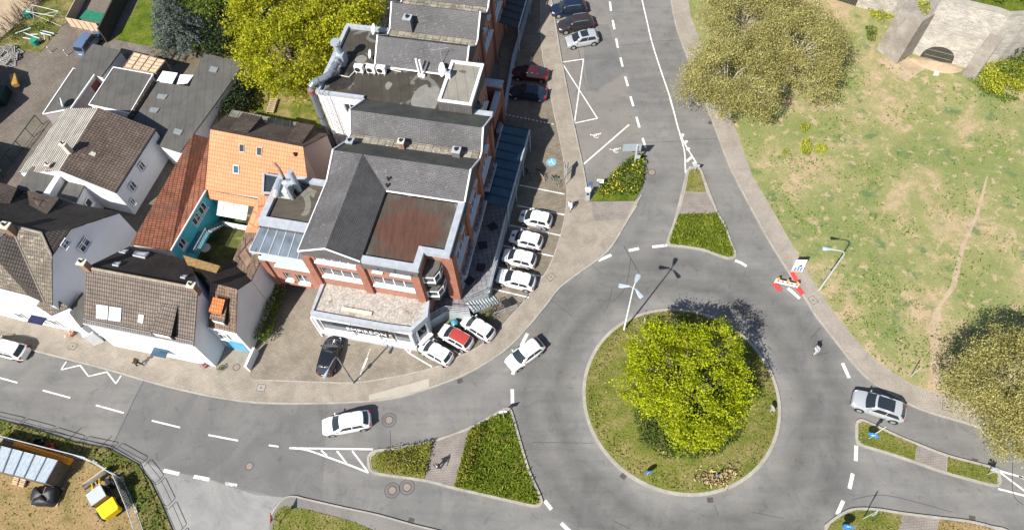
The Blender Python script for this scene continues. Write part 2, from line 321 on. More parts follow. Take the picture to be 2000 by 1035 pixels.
# car park and its edging
LOT = [(1057, -60), (1057, 84.5), (1070, 159), (1080.6, 216), (1094, 277), (1105, 338), (1107, 370), (1106, 404), (1101, 435), (1090.7, 475), (1070.5, 526), (1043, 563), (1020, 594), (989, 627.5), (972, 648), (951, 666), (930, 681), (899, 696), (858, 715), (821, 725.6), (757, 739), (689, 748), (601, 746), (500, 742.5)]
sheet('car_park', LOT+[(489, 735), (500, 600), (700, 560), (940, 540), (985, 0), (985, -60)], PV+.004, M['lot'])
sheet('driveway', [(490, 735), (500, 743), (601, 746), (689, 748), (757, 739), (821, 725), (850, 717), (800, 640), (640, 560), (560, 520)], PV+.008, M['drive'])
kb.strip(smoothline([P(*p) for p in LOT], 3), .12, PV-.05, 0, h=.06)
setting('kerb', kb, M['kerb'])
sheet('pavement_strip', [(-70, 625), (0, 644), (68, 663), (78, 668), (72, 684), (0, 664), (-70, 645)], PV+.004, M['drive'])
sheet('pavement_patch', [(721, 771), (838, 739), (838, 757), (787, 772), (721, 781)], PV+.004, ground('pale_slabs', [(.3, (.34, .31, .26)), (.7, (.4, .37, .31))], .6, 9, .12))
sheet('pavement_crossing', [(1155, 396), (1238, 395), (1222, 428), (1165, 432), (1157, 420)], PV+.004, M['islepave'])
# ------------------------------------------------------------------ traffic islands
isl = MB(); tuft = []
def island(px, gpolys, ppolys, gname, z=.14, kw=.22):
    pts = smoothline([P(*p) for p in px], 4, True); g = MB(); g.prism(pts, -.3, .1); setting('island_base', g, M['kerb'])
    k = MB(); k.strip(pts, kw, 0, 0, True, h=.15, off=0); setting('island_kerb', k, M['kerb'])
    for q, mat in gpolys:
        pp = [P(*a) for a in q]; g = MB(); g.prism(pp, 0, z); setting('island_grass', g, mat); tuft.append((pp, mat, z))
    for q in ppolys:
        g = MB(); g.prism([P(*a) for a in q], 0, .13); setting('island_path', g, M['islepave'])
island([(720, 901), (721, 891), (733, 881), (764, 877), (805, 870), (848, 861), (916, 837), (973, 806), (988, 798.5), (996, 800), (1002, 815), (1017, 867.5), (1034, 921.6), (1056, 971), (1056, 984), (1044, 988), (1000, 979), (887, 953), (830, 938.5), (743, 926), (724, 918)],
       [([(724, 903), (726, 893), (736, 884), (766, 880), (806, 873), (847, 864), (830, 935), (743, 923), (728, 916)], M['grass']), ([(916, 840), (974, 809), (988, 802), (995, 804), (1000, 818), (1014, 868), (1031, 922), (1053, 973), (1052, 982), (1044, 985), (1000, 976), (888, 950)], M['lushgrass'])],
       [[(847, 865), (915, 841), (888, 950), (831, 936)]], 'hedge')
z4 = lambda x, y: (1280+x/4.5, 300+y/4.5)
island([z4(*p) for p in [(285, 150), (325, 132), (365, 130), (395, 150), (440, 265), (540, 520), (600, 620), (660, 780), (700, 880), (690, 915), (640, 925), (560, 900), (420, 850), (250, 822), (130, 810), (108, 770), (165, 610), (220, 400), (262, 230)]],
       [([z4(*p) for p in [(295, 160), (340, 140), (385, 150), (445, 345), (262, 342)]], M['grass']), ([z4(*p) for p in [(205, 535), (540, 535), (600, 640), (650, 780), (688, 875), (680, 905), (640, 912), (560, 888), (420, 838), (250, 810), (135, 798), (122, 768)]], M['lushgrass'])],
       [[z4(*p) for p in [(258, 347), (448, 350), (535, 530), (208, 530)]]], 'lawn')
zr = lambda x, y: (1500+x/2.958, 685+y/2.958)
island([zr(*p) for p in [(512, 415), (540, 402), (600, 425), (740, 490), (860, 540), (1030, 605), (1180, 645), (1310, 680), (1328, 700), (1325, 778), (1180, 748), (1015, 702), (850, 645), (700, 595), (540, 545), (512, 520), (508, 460)]],
       [([zr(*p) for p in [(520, 422), (545, 410), (740, 498), (855, 545), (845, 638), (700, 588), (545, 538), (520, 515)]], M['grass']), ([zr(*p) for p in [(1036, 612), (1180, 652), (1308, 686), (1322, 702), (1319, 770), (1180, 742), (1030, 700)]], M['grass'])],
       [[zr(*p) for p in [(858, 545), (1032, 610), (1024, 698), (850, 640)]]], 'lawn')
zb = lambda x, y: (1500+x/2.958, 685+y/2.958)
island([zb(*p) for p in [(330, 1035), (345, 1000), (430, 940), (500, 915), (620, 916), (780, 940), (985, 965), (1150, 985), (1280, 1015), (1400, 1060), (1400, 1240), (330, 1240)]],
       [([zb(*p) for p in [(340, 1035), (355, 1003), (435, 948), (500, 923), (620, 924), (778, 948), (745, 1040), (720, 1230), (340, 1230)]], M['grass']), ([zb(*p) for p in [(988, 975), (1150, 994), (1280, 1025), (1390, 1066), (1390, 1230), (940, 1230), (965, 1060)]], M['drygrass'])],
       [[zb(*p) for p in [(781, 948), (984, 972), (962, 1060), (935, 1230), (725, 1230), (750, 1040)]]], 'lawn')
za = lambda x, y: (500+x/2.958, 685+y/2.958)
stripk = [za(*p) for p in [(85, 960), (120, 900), (175, 848), (225, 842), (285, 856), (500, 905), (700, 947), (900, 1003), (1060, 1042), (1200, 1080), (1200, 1240), (75, 1240)]]
pts = smoothline([P(*p) for p in stripk[:-2]], 3)+[P(*p) for p in stripk[-2:]]
g = MB(); g.prism(pts, -.3, PV); setting('pavement_foot_strip', g, M['asphalt_lot'])
k = MB(); k.strip(pts[:-3], .14, 0, 0, h=.14); setting('kerb_foot_strip', k, M['kerb'])
pp = [P(*za(*p)) for p in [(95, 1040), (112, 945), (135, 915), (165, 898), (285, 915), (410, 945), (540, 980), (690, 1040), (900, 1110), (900, 1230), (80, 1230)]]
g = MB(); g.prism(pp, 0, .15); setting('foot_strip_grass', g, M['grass']); tuft.append((pp, M['grass'], .15))
# the round island
circ = [(RC[0]+RR*math.cos(a), RC[1]+RR*math.sin(a)) for a in np.linspace(0, 2*math.pi, 97)[:-1]]
k = MB(); k.strip(circ, .3, -.1, 0, True, h=.25); setting('roundabout_kerb', k, M['kerb'])
g = MB(); rows = []
for r_, z_ in ((9.0, .13), (7.5, .22), (6, .32), (4, .42), (2, .48), (.05, .5)): rows.append([(RC[0]+r_*math.cos(a), RC[1]+r_*math.sin(a), z_) for a in np.linspace(0, 2*math.pi, 97)[:-1]])
g.grid(rows[::-1] if False else rows, closed=True); setting('roundabout_island', g, M['grass']); 
# building site, verge, yards
sheet('site_verge', [(-70, 805), (0, 819), (44, 830), (101, 847), (145, 862.5), (210, 874), (267, 905), (292, 938), (314, 982), (336, 1035), (350, 1100), (250, 1100), (215, 935), (160, 893), (51, 866), (-70, 840)], .12, M['verge'], .5)
sheet('building_site', [(-70, 842), (0, 853), (51, 869), (162, 896), (220, 929), (262, 996), (276, 1035), (290, 1100), (-70, 1100)], .13, M['drygrass'], .5)
sheet('yard_paving', [(-90, 470), (-90, -60), (300, -60), (800, -60), (790, 60), (700, 200), (640, 420), (520, 560), (250, 540)], .06, M['yard'], .4)
sheet('dirt_track', [(-90, -60), (110, -60), (85, -2), (45, 35), (0, 78), (-90, 150)], .08, M['dirt'])
sheet('yard_grass', [(0, 78), (45, 36), (88, -2), (150, -60), (110, -60), (230, -60), (165, 8), (128, 48), (117, 54), (105, 70), (78, 103), (45, 99), (18, 92), (-30, 100)], .1, M['verge'])
sheet('back_lawn', [(222, 80), (262, 20), (300, -60), (480, -60), (480, 100), (300, 95)], .1, M['lushgrass'])
sheet('gravel_bed', [(225, 78), (298, 92), (302, 118), (240, 112), (196, 88)], .11, ground('gravel', [(.3, (.13, .11, .09)), (.7, (.22, .19, .16))], 1, 14, .5))
sheet('rear_garden', [(455, 260), (490, 130), (560, 60), (760, -20), (800, -60), (640, 190), (650, 250)], .12, ground('garden_lawn', [(.35, (.09, .12, .015)), (.5, (.16, .16, .035)), (.62, (.28, .21, .1)), (.75, (.3, .21, .14))], .45, 7, .5))
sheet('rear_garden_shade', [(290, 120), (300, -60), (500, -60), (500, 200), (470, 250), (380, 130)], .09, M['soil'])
sheet('dirt_path', [(1838, 600), (1868, 560), (1885, 480), (1912, 420), (1930, 345), (1926, 345), (1905, 420), (1876, 480), (1856, 560), (1822, 610), (1815, 650), (1818, 700), (1812, 757), (1838, 764), (1832, 700), (1836, 650)], .155, M['dirt'])
sheet('bare_patch', [(1705, 112), (1730, 122), (1790, 112), (1850, 118), (1868, 135), (1820, 128), (1795, 142), (1770, 160), (1740, 140)], .155, M['dirt'])
# ------------------------------------------------------------------ painted markings
pm = MB(); wp = MB()
def line(a, b, wd=.14, z=.009, mb=None): (mb or pm).strip([P(*a), P(*b)], wd, z)
for a, b in [((-25, 731), (34, 747)), ((83.6, 762), (137, 776.5)), ((187.5, 791), (242, 806)), ((296.5, 821), (351.6, 834.4)), ((407, 849), (465, 860)), ((525, 869), (544, 871.6))]: line(a, b, .15)
for a, b in [((1191, 4), (1193.5, 22)), ((1196.7, 40), (1200, 58)), ((1203.4, 76), (1206.8, 94)), ((1211.8, 113), (1216, 131)), ((1221, 150.4), (1226.4, 169)), ((1231.4, 189), (1237, 208)), ((1243, 229), (1249, 249.5)), ((1255, 270), (1261, 289)), ((1185.5, -31), (1188, -14))]: line(a, b, .27)
for a, b in [((565, 874.5), (728, 877)), ((627, 879), (639, 889)), ((658, 880), (677.5, 905)), ((688, 880), (718, 920))]: line(a, b, .16)
pm.strip(smoothline([P(*p) for p in [(565, 874.5), (598, 878), (642, 893), (679, 906.4), (719.7, 922.5)]], 4), .16, .010)
zz = [(129.5, 706), (119, 722), (156.5, 713), (173, 734.7), (209, 726), (226.5, 749), (236.6, 733)]
for i in range(6): line(zz[i], zz[i+1], .13, .009+.0006*i)
for a, b in [((319.5, 918), (350, 925)), ((378.6, 930), (409, 936)), ((1168, 509), (1194, 498)), ((1228, 489.5), (1248, 485.5)), ((1274, 482.3), (1303, 479)), ((1538.6, 562.5), (1562, 583)), ((1645.5, 709), (1658.6, 738)), ((1672.4, 870), (1671.4, 899.7)), ((1665.7, 924), (1659, 953.8)), ((1647, 977.4), (1635, 1004.5)), ((1064, 977.4), (1077, 994)), ((1096, 1021), (1118, 1042)), ((1018, 675), (1030, 651)), ((1001, 731), (1004, 724)), ((1000.5, 760), (1001, 788))]: line(a, b, .32)
pm.strip([P(*p) for p in [(1435.6, 509), (1447, 513), (1458, 520)]], .3, .009)
line((439.5, 943.6), (463, 947.5), .3, .009, wp)
pm.strip(smoothline([P(*p) for p in [(1243, -60), (1254, 0), (1262.5, 37), (1272.7, 81), (1289.6, 135), (1308, 189), (1316.6, 220), (1330, 267), (1360.6, 319.5)]], 3), .16, .009)
pm.strip(smoothline([P(*p) for p in [(1308, 192), (1318, 226), (1330, 270.5), (1337, 297.5), (1338.6, 338)]], 3), .14, .0096)
for a, b in [((1331.5, 268), (1334.5, 262)), ((1337, 281), (1342, 275)), ((1342, 294), (1346, 289)), ((1341, 316), (1352, 306)), ((1353, 320), (1359, 317)), ((1340, 336), (1350, 327))]: line(a, b, .3, .0102)
zz = [(1122.8, 241), (1166.8, 231.6), (1096.8, 122.4), (1139.8, 116), (1122, 240)]
for i in range(4): line(zz[i], zz[i+1], .14, .013+.0006*i)
line((1139.8, 321), (1228.7, 244), .17, .013)
for a, b in [((1943, 916.6), (2080, 955)), ((1949.6, 954), (2080, 988)), ((1952, 921), (2010, 965)), ((1990, 930), (2040, 950))]: line(a, b, .17, .0096)
for a, b in [((1014.7, 363), (1102.6, 380.7)), ((1009.6, 402.7), (1102.6, 421)), ((989, 440), (1094, 461)), ((979, 480), (1080, 501.7)), ((967, 522), (1058.6, 541)), ((957, 564), (1033, 582))]: line(a, b, .15, PV+.013)
for k in range(13):
    a = (986+k*7.6, 225+k*1.55); line(a, (a[0]+4, a[1]+.8), .13, PV+.013)
for a, b in [((780, 671), (800, 691)), ((786, 679), (805, 671.6)), ((805, 671.6), (800.5, 690)), ((800, 691), (844, 717)), ((886.5, 685), (899, 693)), ((838, 655), (856, 667))]: line(a, b, .13, PV+.013+random.random()*.003)
line((723.7, 682), (711, 715), .1, PV+.013, wp); line((711, 715), (702, 741), .16, PV+.014, wp)
line((718, 699), (708, 723), .2, PV+.0135, pm)
def wheelchair(mb, c, s, rot, z, k=0.0):
    cr_, sr = math.cos(rot), math.sin(rot); T = lambda x, y: (c[0]+s*(x*cr_-y*sr), c[1]+s*(x*sr+y*cr_))
    mb.strip([T(.3*math.cos(a), .3*math.sin(a)) for a in np.linspace(-.9, 4.3, 22)], .1*s, z)
    mb.strip([T(0, .55), T(0, .02), T(.3, 0), T(.45, -.42), T(.6, -.38)], .11*s, z+.0008)
    mb.disc((*T(0, .7), z), .1*s, n=10)
wheelchair(pm, P(1165, 266), .95, R(75), .013); wheelchair(pm, P(1203.5, 294.5), .95, R(75), .013)
bl = MB(); cc = P(1076.6, 318.8); bl.disc((*cc, PV+.012), .56, n=28); setting('blue_bay_marking', bl, ground('blue_paint', [(.35, (.1, .3, .5)), (.6, (.17, .42, .62)), (.75, (.3, .42, .5))], 3, 20, .2))
wheelchair(pm, cc, .62, R(-8), PV+.016)
setting('road_markings', pm, M['paint']); setting('worn_markings', wp, M['wornpaint'])
ck = MB()
def crack(px, wd=.06, z=.0115, k=5): ck.strip(smoothline([P(*p) for p in px], k), wd, z)
crack([(282, 742), (262, 780), (238, 832), (214, 880)]); crack([(762, 840), (763, 876)], .04); crack([(1218, 480), (1232, 505), (1248, 532)], .07); crack([(1232, 505), (1222, 560), (1196, 590)], .05); crack([(1196, 560), (1190, 590), (1180, 610)], .04)
crack([(1272, 82), (1320, 79)], .05); crack([(1205, 90), (1272, 83)], .04); crack([(1334, 273), (1400, 271)], .05); crack([(1262, 279), (1334, 276)], .04); crack([(1040, 863), (1160, 865)], .03)
crack([(1666, 975), (1720, 966), (1790, 980), (1860, 1000)], .04); crack([(1979, 880), (1978, 960), (1998, 985)], .06); crack([(1584, 660), (1602, 640)], .06); crack([(1595, 693), (1618, 688)], .05); crack([(1395, 985), (1402, 1005)], .03); crack([(1200, 1018), (1230, 1032)], .04); crack([(1470, 1000), (1530, 1012)], .03)
crack([(1130, 98), (1140, 150), (1146, 178)], .05); crack([(1045, 560), (1120, 620)], .03)
setting('road_seams', ck, M['crack'])
# ------------------------------------------------------------------ grass tufts and leaf clouds
def leafmesh(name, pts, size, mat, aspect=1.0, up=0.0, jitter=.4, bend=True):
    N = len(pts); nrm = rng.normal(size=(N, 3)); nrm /= np.linalg.norm(nrm, axis=1)[:, None]; nrm[:, 2] += up; nrm /= np.linalg.norm(nrm, axis=1)[:, None]
    a = np.cross(nrm, rng.normal(size=(N, 3))); a /= np.linalg.norm(a, axis=1)[:, None]+1e-9; b = np.cross(nrm, a)
    s = size*(1+jitter*rng.uniform(-1, 1, N))[:, None]; a *= s*.5; b *= s*.5*aspect
    v = np.empty((N, 4, 3)); v[:, 0] = pts-a*.9; v[:, 1] = pts-b*.62+a*.12; v[:, 2] = pts+a; v[:, 3] = pts+b*.62+a*.12
    me = bpy.data.meshes.new(name); me.vertices.add(N*4); me.vertices.foreach_set('co', v.reshape(-1)); me.loops.add(N*4)
    me.loops.foreach_set('vertex_index', np.arange(N*4, dtype=np.int32)); me.polygons.add(N); me.polygons.foreach_set('loop_start', np.arange(0, N*4, 4, dtype=np.int32))
    me.materials.append(mat); me.update(); me.validate(); return me
def blades(name, q, z, h, mat, wd=.09):
    N = len(q); p = np.c_[q, np.full(N, z)]; an = rng.uniform(0, 6.283, N); d = np.c_[np.cos(an), np.sin(an), np.zeros(N)]; lean = rng.normal(0, .5, (N, 2))
    hh = h*rng.uniform(.4, 1.4, N); tip = p+np.c_[lean*hh[:, None], hh]; wv = d*(wd*rng.uniform(.6, 1.5, N))[:, None]
    v = np.stack([p-wv, p+wv, tip+wv*.5, tip-wv*.5], 1); me = bpy.data.meshes.new(name); me.vertices.add(N*4); me.vertices.foreach_set('co', v.reshape(-1)); me.loops.add(N*4)
    me.loops.foreach_set('vertex_index', np.arange(N*4, dtype=np.int32)); me.polygons.add(N); me.polygons.foreach_set('loop_start', np.arange(0, N*4, 4, dtype=np.int32))
    me.materials.append(mat); me.update(); me.validate(); return me
for pp, mat, z in tuft:
    lush = mat is M['lushgrass']
    o = obj('grass_tufts', blades('grass_tufts', scatter(pp, 75 if lush else 30), z, .26 if lush else .1, M['lush_leaf'] if lush else M['dry_leaf'], .045)); o['kind'] = 'stuff'
q = scatter(circ, 24); q = q[np.hypot(q[:, 0]-RC[0], q[:, 1]-RC[1]) < 8.7]
o = obj('grass_tufts', blades('grass_tufts', q, .2, .13, M['dry_leaf'], .07)); o['kind'] = 'stuff'
pk = [P(*p) for p in [(1900, 786), (1764, 742), (1684, 679), (1595, 565), (1501, 399), (1443, 270), (1400, 160), (1700, 115), (1790, 150), (2010, 190), (2010, 800)]]
q = scatter(pk, 7); nz = np.sin(q[:, 0]*.7+3*np.sin(q[:, 1]*.31))+np.sin(q[:, 1]*.9+2*np.sin(q[:, 0]*.23)); q = q[nz+rng.normal(0, .5, len(q)) > .55]
o = obj('grass_tufts', blades('grass_tufts', q, .15, .16, M['weed_leaf'], .09)); o['kind'] = 'stuff'
vg = [P(*p) for p in [(-20, 822), (44, 832), (101, 849), (145, 864), (210, 876), (265, 908), (290, 940), (312, 984), (334, 1035), (280, 1035), (262, 990), (220, 925), (162, 890), (51, 863), (-20, 846)]]
o = obj('grass_tufts', blades('grass_tufts', scatter(vg, 26), .12, .15, leafmat('verge_blades', [(0, (.05, .08, .012)), (.5, (.11, .15, .025)), (1, (.26, .23, .08))], .2), .08)); o['kind'] = 'stuff'
sg = [P(*p) for p in [(-20, 855), (51, 872), (160, 899), (217, 932), (258, 998), (274, 1040), (-20, 1040)]]
q = scatter(sg, 5); o = obj('grass_tufts', blades('grass_tufts', q, .13, .1, leafmat('straw_blades', [(0, (.2, .16, .06)), (.8, (.32, .24, .1)), (1, (.1, .12, .03))], .2), .07)); o['kind'] = 'stuff'
# ================================================================== buildings: helpers
CAMP = np.array([0, 0, CAM_H])
class Fac:                               # a vertical wall plane; u runs left to right seen from outside
    def __init__(s, A, B):
        s.A = np.array(A[:2], float); d = np.array(B[:2], float)-s.A; s.W = float(np.hypot(*d)); s.d = d/s.W; s.n = np.array([s.d[1], -s.d[0]])
    def pt(s, u, z, o=0.0): p = s.A+s.d*u+s.n*o; return (p[0], p[1], z)
    def uz(s, x, y):
        r = ray(x, y); t = (s.A@s.n)/(r[:2]@s.n); p = CAMP+t*r; return float((p[:2]-s.A)@s.d), float(p[2])
    def box(s, mb, u0, u1, z0, z1, o0, o1, m=0):
        mb.obox(s.pt(u0, z0, o0), np.array([*(s.d*(u1-u0)), 0]), np.array([*(s.n*(o1-o0)), 0]), np.array([0, 0, z1-z0]), m)
    def quad(s, mb, u0, u1, z0, z1, o=0.0, m=0):
        mb.face([s.pt(u0, z0, o), s.pt(u1, z0, o), s.pt(u1, z1, o), s.pt(u0, z1, o)], m, [(u0, z0), (u1, z0), (u1, z1), (u0, z1)])
    def wall(s, mb, u0, u1, z0, z1, holes=(), depth=.16, m=0, o=0.0):
        us = sorted({u0, u1, *[h[0] for h in holes], *[h[1] for h in holes]}); zs = sorted({z0, z1, *[h[2] for h in holes], *[h[3] for h in holes]})
        us = [q for q in us if u0 <= q <= u1]; zs = [q for q in zs if z0 <= q <= z1]
        for i in range(len(us)-1):
            for j in range(len(zs)-1):
                uc, zc = (us[i]+us[i+1])/2, (zs[j]+zs[j+1])/2
                if any(h[0] < uc < h[1] and h[2] < zc < h[3] for h in holes): continue
                s.quad(mb, us[i], us[i+1], zs[j], zs[j+1], o, m)
        for a, b, c, d in [h[:4] for h in holes]:
            mb.face([s.pt(a, c, o), s.pt(a, d, o), s.pt(a, d, o-depth), s.pt(a, c, o-depth)], m); mb.face([s.pt(b, d, o), s.pt(b, c, o), s.pt(b, c, o-depth), s.pt(b, d, o-depth)], m)
            mb.face([s.pt(a, d, o), s.pt(b, d, o), s.pt(b, d, o-depth), s.pt(a, d, o-depth)], m); mb.face([s.pt(b, c, o), s.pt(a, c, o), s.pt(a, c, o-depth), s.pt(b, c, o-depth)], m)
def window(par, fac, a, b, c, d, n=1, o=0.0, depth=.14, frame='whiteframe', sill=True, glass='glass', t=.08, sd=.22, zbar=None):
    f = MB(); oo = o-depth
    fac.box(f, a, b, c, c+t, oo, oo+.07); fac.box(f, a, b, d-t, d, oo, oo+.07)
    for k in range(n+1):
        uu = a+(b-a-t)*k/n; fac.box(f, uu, uu+t, c+t, d-t, oo, oo+.07)
    if zbar: fac.box(f, a+t, b-t, zbar-t/2, zbar+t/2, oo+.003, oo+.06)
    w_ = obj('window', f, M[frame], par)
    g_ = MB(); fac.quad(g_, a+t*.5, b-t*.5, c+t*.5, d-t*.5, oo+.03); obj('pane', g_, M[glass], w_)
    if sill:
        s_ = MB(); fac.box(s_, a-.05, b+.05, c-.06, c+.02, oo+.071, o+sd-depth+.06); obj('sill', s_, M['whiteframe'], w_)
    return w_
def plane_uv(pts):
    p = [np.array(q, float) for q in pts]; n = np.cross(p[1]-p[0], p[2]-p[0])
    if len(p) > 3 and np.linalg.norm(n) < 1e-3: n = np.cross(p[2]-p[1], p[3]-p[1])
    n /= np.linalg.norm(n)
    if n[2] < 0: n = -n
    h = np.cross([0, 0, 1.0], n); h = h/np.linalg.norm(h) if np.linalg.norm(h) > 1e-4 else np.array([1.0, 0, 0]); s = np.cross(n, h)
    return [(float(q@h), float(q@s)) for q in p], n
def slab(mb, pts, t=.14, m=0):           # a roof plane with thickness, uv along the eave and up the slope
    uv, n = plane_uv(pts); p = [np.array(q, float) for q in pts]
    a = sum(p[i][0]*p[(i+1) % len(p)][1]-p[(i+1) % len(p)][0]*p[i][1] for i in range(len(p)))
    if a < 0: p = p[::-1]; uv = uv[::-1]
    mb.face(p, m, uv); q = [x-np.array([0, 0, t]) for x in p]; mb.face(q[::-1], m)
    for i in range(len(p)):
        j = (i+1) % len(p); mb.face([p[i], q[i], q[j], p[j]], m)
def drop(mb, loop, zb, m=0, inset=0.0, dz=0.0):   # walls under a closed top line
    lp = [np.array(q, float) for q in loop]; c = sum(lp)/len(lp)
    if inset:
        for i in range(len(lp)):
            v = c[:2]-lp[i][:2]; L_ = np.hypot(*v); lp[i] = lp[i].copy(); lp[i][:2] += v/L_*inset
    for q in lp: q[2] -= dz
    a = sum(lp[i][0]*lp[(i+1) % len(lp)][1]-lp[(i+1) % len(lp)][0]*lp[i][1] for i in range(len(lp)))
    if a < 0: lp = lp[::-1]
    for i in range(len(lp)):
        A, B = lp[i], lp[(i+1) % len(lp)]; mb.face([(A[0], A[1], zb), (B[0], B[1], zb), B, A], m)
    return lp
class RP:                                # a roof plane through three points: maps photo positions to places on it
    def __init__(s, a, b, c):
        s.a = np.array(a, float); s.n = np.cross(np.array(b, float)-s.a, np.array(c, float)-s.a); s.n /= np.linalg.norm(s.n)
        if s.n[2] < 0: s.n = -s.n
    def at(s, x, y, o=0.0):
        r = ray(x, y); t = ((s.a-CAMP)@s.n)/(r@s.n); return CAMP+t*r+s.n*o
def skylight(par, rp, px, frame='greymetal', glass='glass', t=.1, name='skylight'):
    p = [rp.at(x, y, .0) for x, y in px]; c = sum(p)/4; f = MB(); k = [q+(c-q)*t*1.5 for q in p]; up = rp.n*.1
    for i in range(4):
        j = (i+1) % 4; f.face([p[i]+up, p[j]+up, k[j]+up, k[i]+up]); f.face([p[i]-up, p[j]-up, p[j]+up, p[i]+up])
    o = obj(name, f, M[frame], par); g_ = MB(); g_.face([q+up*.7 for q in k]); obj('pane', g_, M[glass], o); return o

# ------------------------------------------------------------------ building materials
M['brick'] = bricks('red_brick', (.4, .165, .105), (.33, .13, .085), (.3, .22, .18), .24, .08, .012, uv=True, dirt=.1, bstr=.1)
M['brickplain'] = ground('pier_brick', [(.3, (.27, .118, .082)), (.7, (.35, .155, .108))], 1.2, 9, .3, .85, .2)
M['slate'] = bricks('grey_slate', (.142, .138, .138), (.115, .112, .115), (.058, .056, .058), .42, .16, .022, uv=True, dirt=.25, dscale=.35, dcol=(.1, .098, .1), bstr=.35, lichen=(.165, .16, .155))
M['slate_shade'] = bricks('moss_shaded_slate', (.105, .105, .095), (.085, .088, .078), (.05, .05, .045), .4, .2, .02, uv=True, dirt=.25, dscale=.5, dcol=(.115, .12, .085), bstr=.3)  # slate for slopes turned from the sun: their shade is in the colour, plus moss
M['slate_gable_shade'] = bricks('shaded_slate', (.085, .084, .086), (.068, .068, .07), (.04, .04, .04), .36, .15, .02, uv=True, dirt=.2, dscale=.6, bstr=.35)  # darkened slate copy, paints the shade on the gable's far slope
M['cladding'] = bricks('fascia_cladding', (.13, .12, .12), (.105, .1, .1), (.06, .06, .06), .3, .6, .02, uv=True, off=0, dirt=.1, bstr=.1)
M['brown_tile'] = bricks('brown_tiles', (.2, .165, .135), (.165, .135, .112), (.055, .045, .04), .24, .38, .035, uv=True, off=0, dirt=.22, dscale=.5, bstr=.8)
M['dark_tile'] = bricks('dark_shade_tiles', (.085, .072, .062), (.066, .056, .05), (.022, .02, .018), .24, .36, .04, uv=True, off=0, dirt=.25, dscale=.5, bstr=.8)  # darkened tiles: shade of the slopes facing away is in the colour; also dormer cheeks
M['lichen_tile'] = bricks('lichen_tiles', (.2, .17, .13), (.16, .138, .11), (.07, .058, .048), .24, .38, .03, uv=True, off=0, dirt=.25, dscale=.7, bstr=.7, lichen=(.36, .33, .26))
M['mid_tile'] = bricks('weathered_tiles', (.165, .125, .1), (.13, .098, .082), (.05, .04, .034), .3, .34, .035, uv=True, off=0, dirt=.28, dscale=.4, bstr=.8, lichen=(.2, .16, .1))
M['pale_tile'] = bricks('pale_ridged_tiles', (.46, .43, .375), (.36, .335, .295), (.04, .036, .032), 60, .36, .075, uv=True, dirt=.22, dscale=.6, bstr=.8)
M['red_tile'] = bricks('red_pantiles', (.36, .145, .082), (.28, .108, .064), (.1, .042, .028), .26, .34, .03, uv=True, off=0, dirt=.3, dscale=.8, dcol=(.15, .08, .055), bstr=.9)
M['tan_tile'] = bricks('orange_pantiles', (.6, .275, .145), (.545, .25, .13), (.37, .155, .08), .3, .42, .025, uv=True, off=0, dirt=.07, dscale=.5, bstr=.7)
M['orange_tile'] = bricks('new_orange_tiles', (.68, .2, .07), (.56, .16, .06), (.3, .08, .03), .26, .36, .03, uv=True, off=0, dirt=.15, bstr=.8)
M['mixed_tile'] = bricks('patchy_tiles', (.21, .145, .1), (.17, .125, .095), (.07, .048, .036), .26, .34, .03, uv=True, off=0, dirt=.3, dscale=.9, bstr=.8, lichen=(.42, .19, .09))
def felt(name, c0, c1, patch=None, psc=.3, pth=.5, rz=0.0):
    m, t, b = newmat(name); N, L = t.nodes, t.links; tc = N.new('ShaderNodeTexCoord'); v = tc.outputs['Object']
    n1 = noise(t, v, .45, 6, .65, .4); cr = ramp(N, [(.32, c0), (.66, c1)]); L.new(n1, cr.inputs['Fac']); c = cr.outputs[0]
    if patch:
        n2 = noise(t, v, psc, 3, .5, .7); r2 = ramp(N, [(pth, (0, 0, 0)), (pth+.015, (.85,)*3)]); L.new(n2, r2.inputs['Fac']); c = mixc(t, r2.outputs[0], c, patch)
    wv = N.new('ShaderNodeTexWave'); wv.inputs['Scale'].default_value = .32; wv.inputs['Distortion'].default_value = .4; L.new(mpoint(t, v, rz=rz), wv.inputs['Vector'])
    r4 = ramp(N, [(0, (.8,)*3), (.06, (1,)*3)]); L.new(wv.outputs['Fac'], r4.inputs['Fac']); c = mixc(t, 1.0, c, r4.outputs[0], 'MULTIPLY')
    n3 = noise(t, v, 8, 4, .7); r3 = ramp(N, [(.3, (.86,)*3), (.7, (1.1,)*3)]); L.new(n3, r3.inputs['Fac']); c = mixc(t, 1.0, c, r3.outputs[0], 'MULTIPLY')
    L.new(c, b.inputs['Base Color']); b.inputs['Roughness'].default_value = .8; b.inputs['Specular IOR Level'].default_value = .25; bump(t, b, n3, .2, .02); return m
M['felt'] = felt('roof_felt', (.082, .079, .073), (.115, .11, .1), rz=R(-10))
M['felt_wet'] = felt('wet_roof_felt', (.04, .037, .03), (.065, .058, .045), (.15, .148, .135), .35, .55, R(-10))
M['felt_site'] = felt('pooled_roof_felt', (.06, .05, .04), (.09, .078, .06), (.19, .18, .15), .3, .56, R(80))
M['gravelroof'] = ground('roof_gravel', [(.3, (.33, .3, .265)), (.48, (.43, .4, .365)), (.6, (.37, .34, .3)), (.68, (.24, .18, .14))], .6, 6, .5, .95, .8)
M['turq'] = plain('turquoise_render', (.07, .48, .56), .8, var=.08, scale=1)
M['yellow_wall'] = plain('ochre_render', (.24, .15, .06), .85, var=.3)
M['cream'] = plain('cream_wall', (.5, .47, .4), .85, var=.12)
M['dull_white'] = plain('dull_white_render', (.62, .62, .62), .85, var=.08)  # slightly darker than the white render

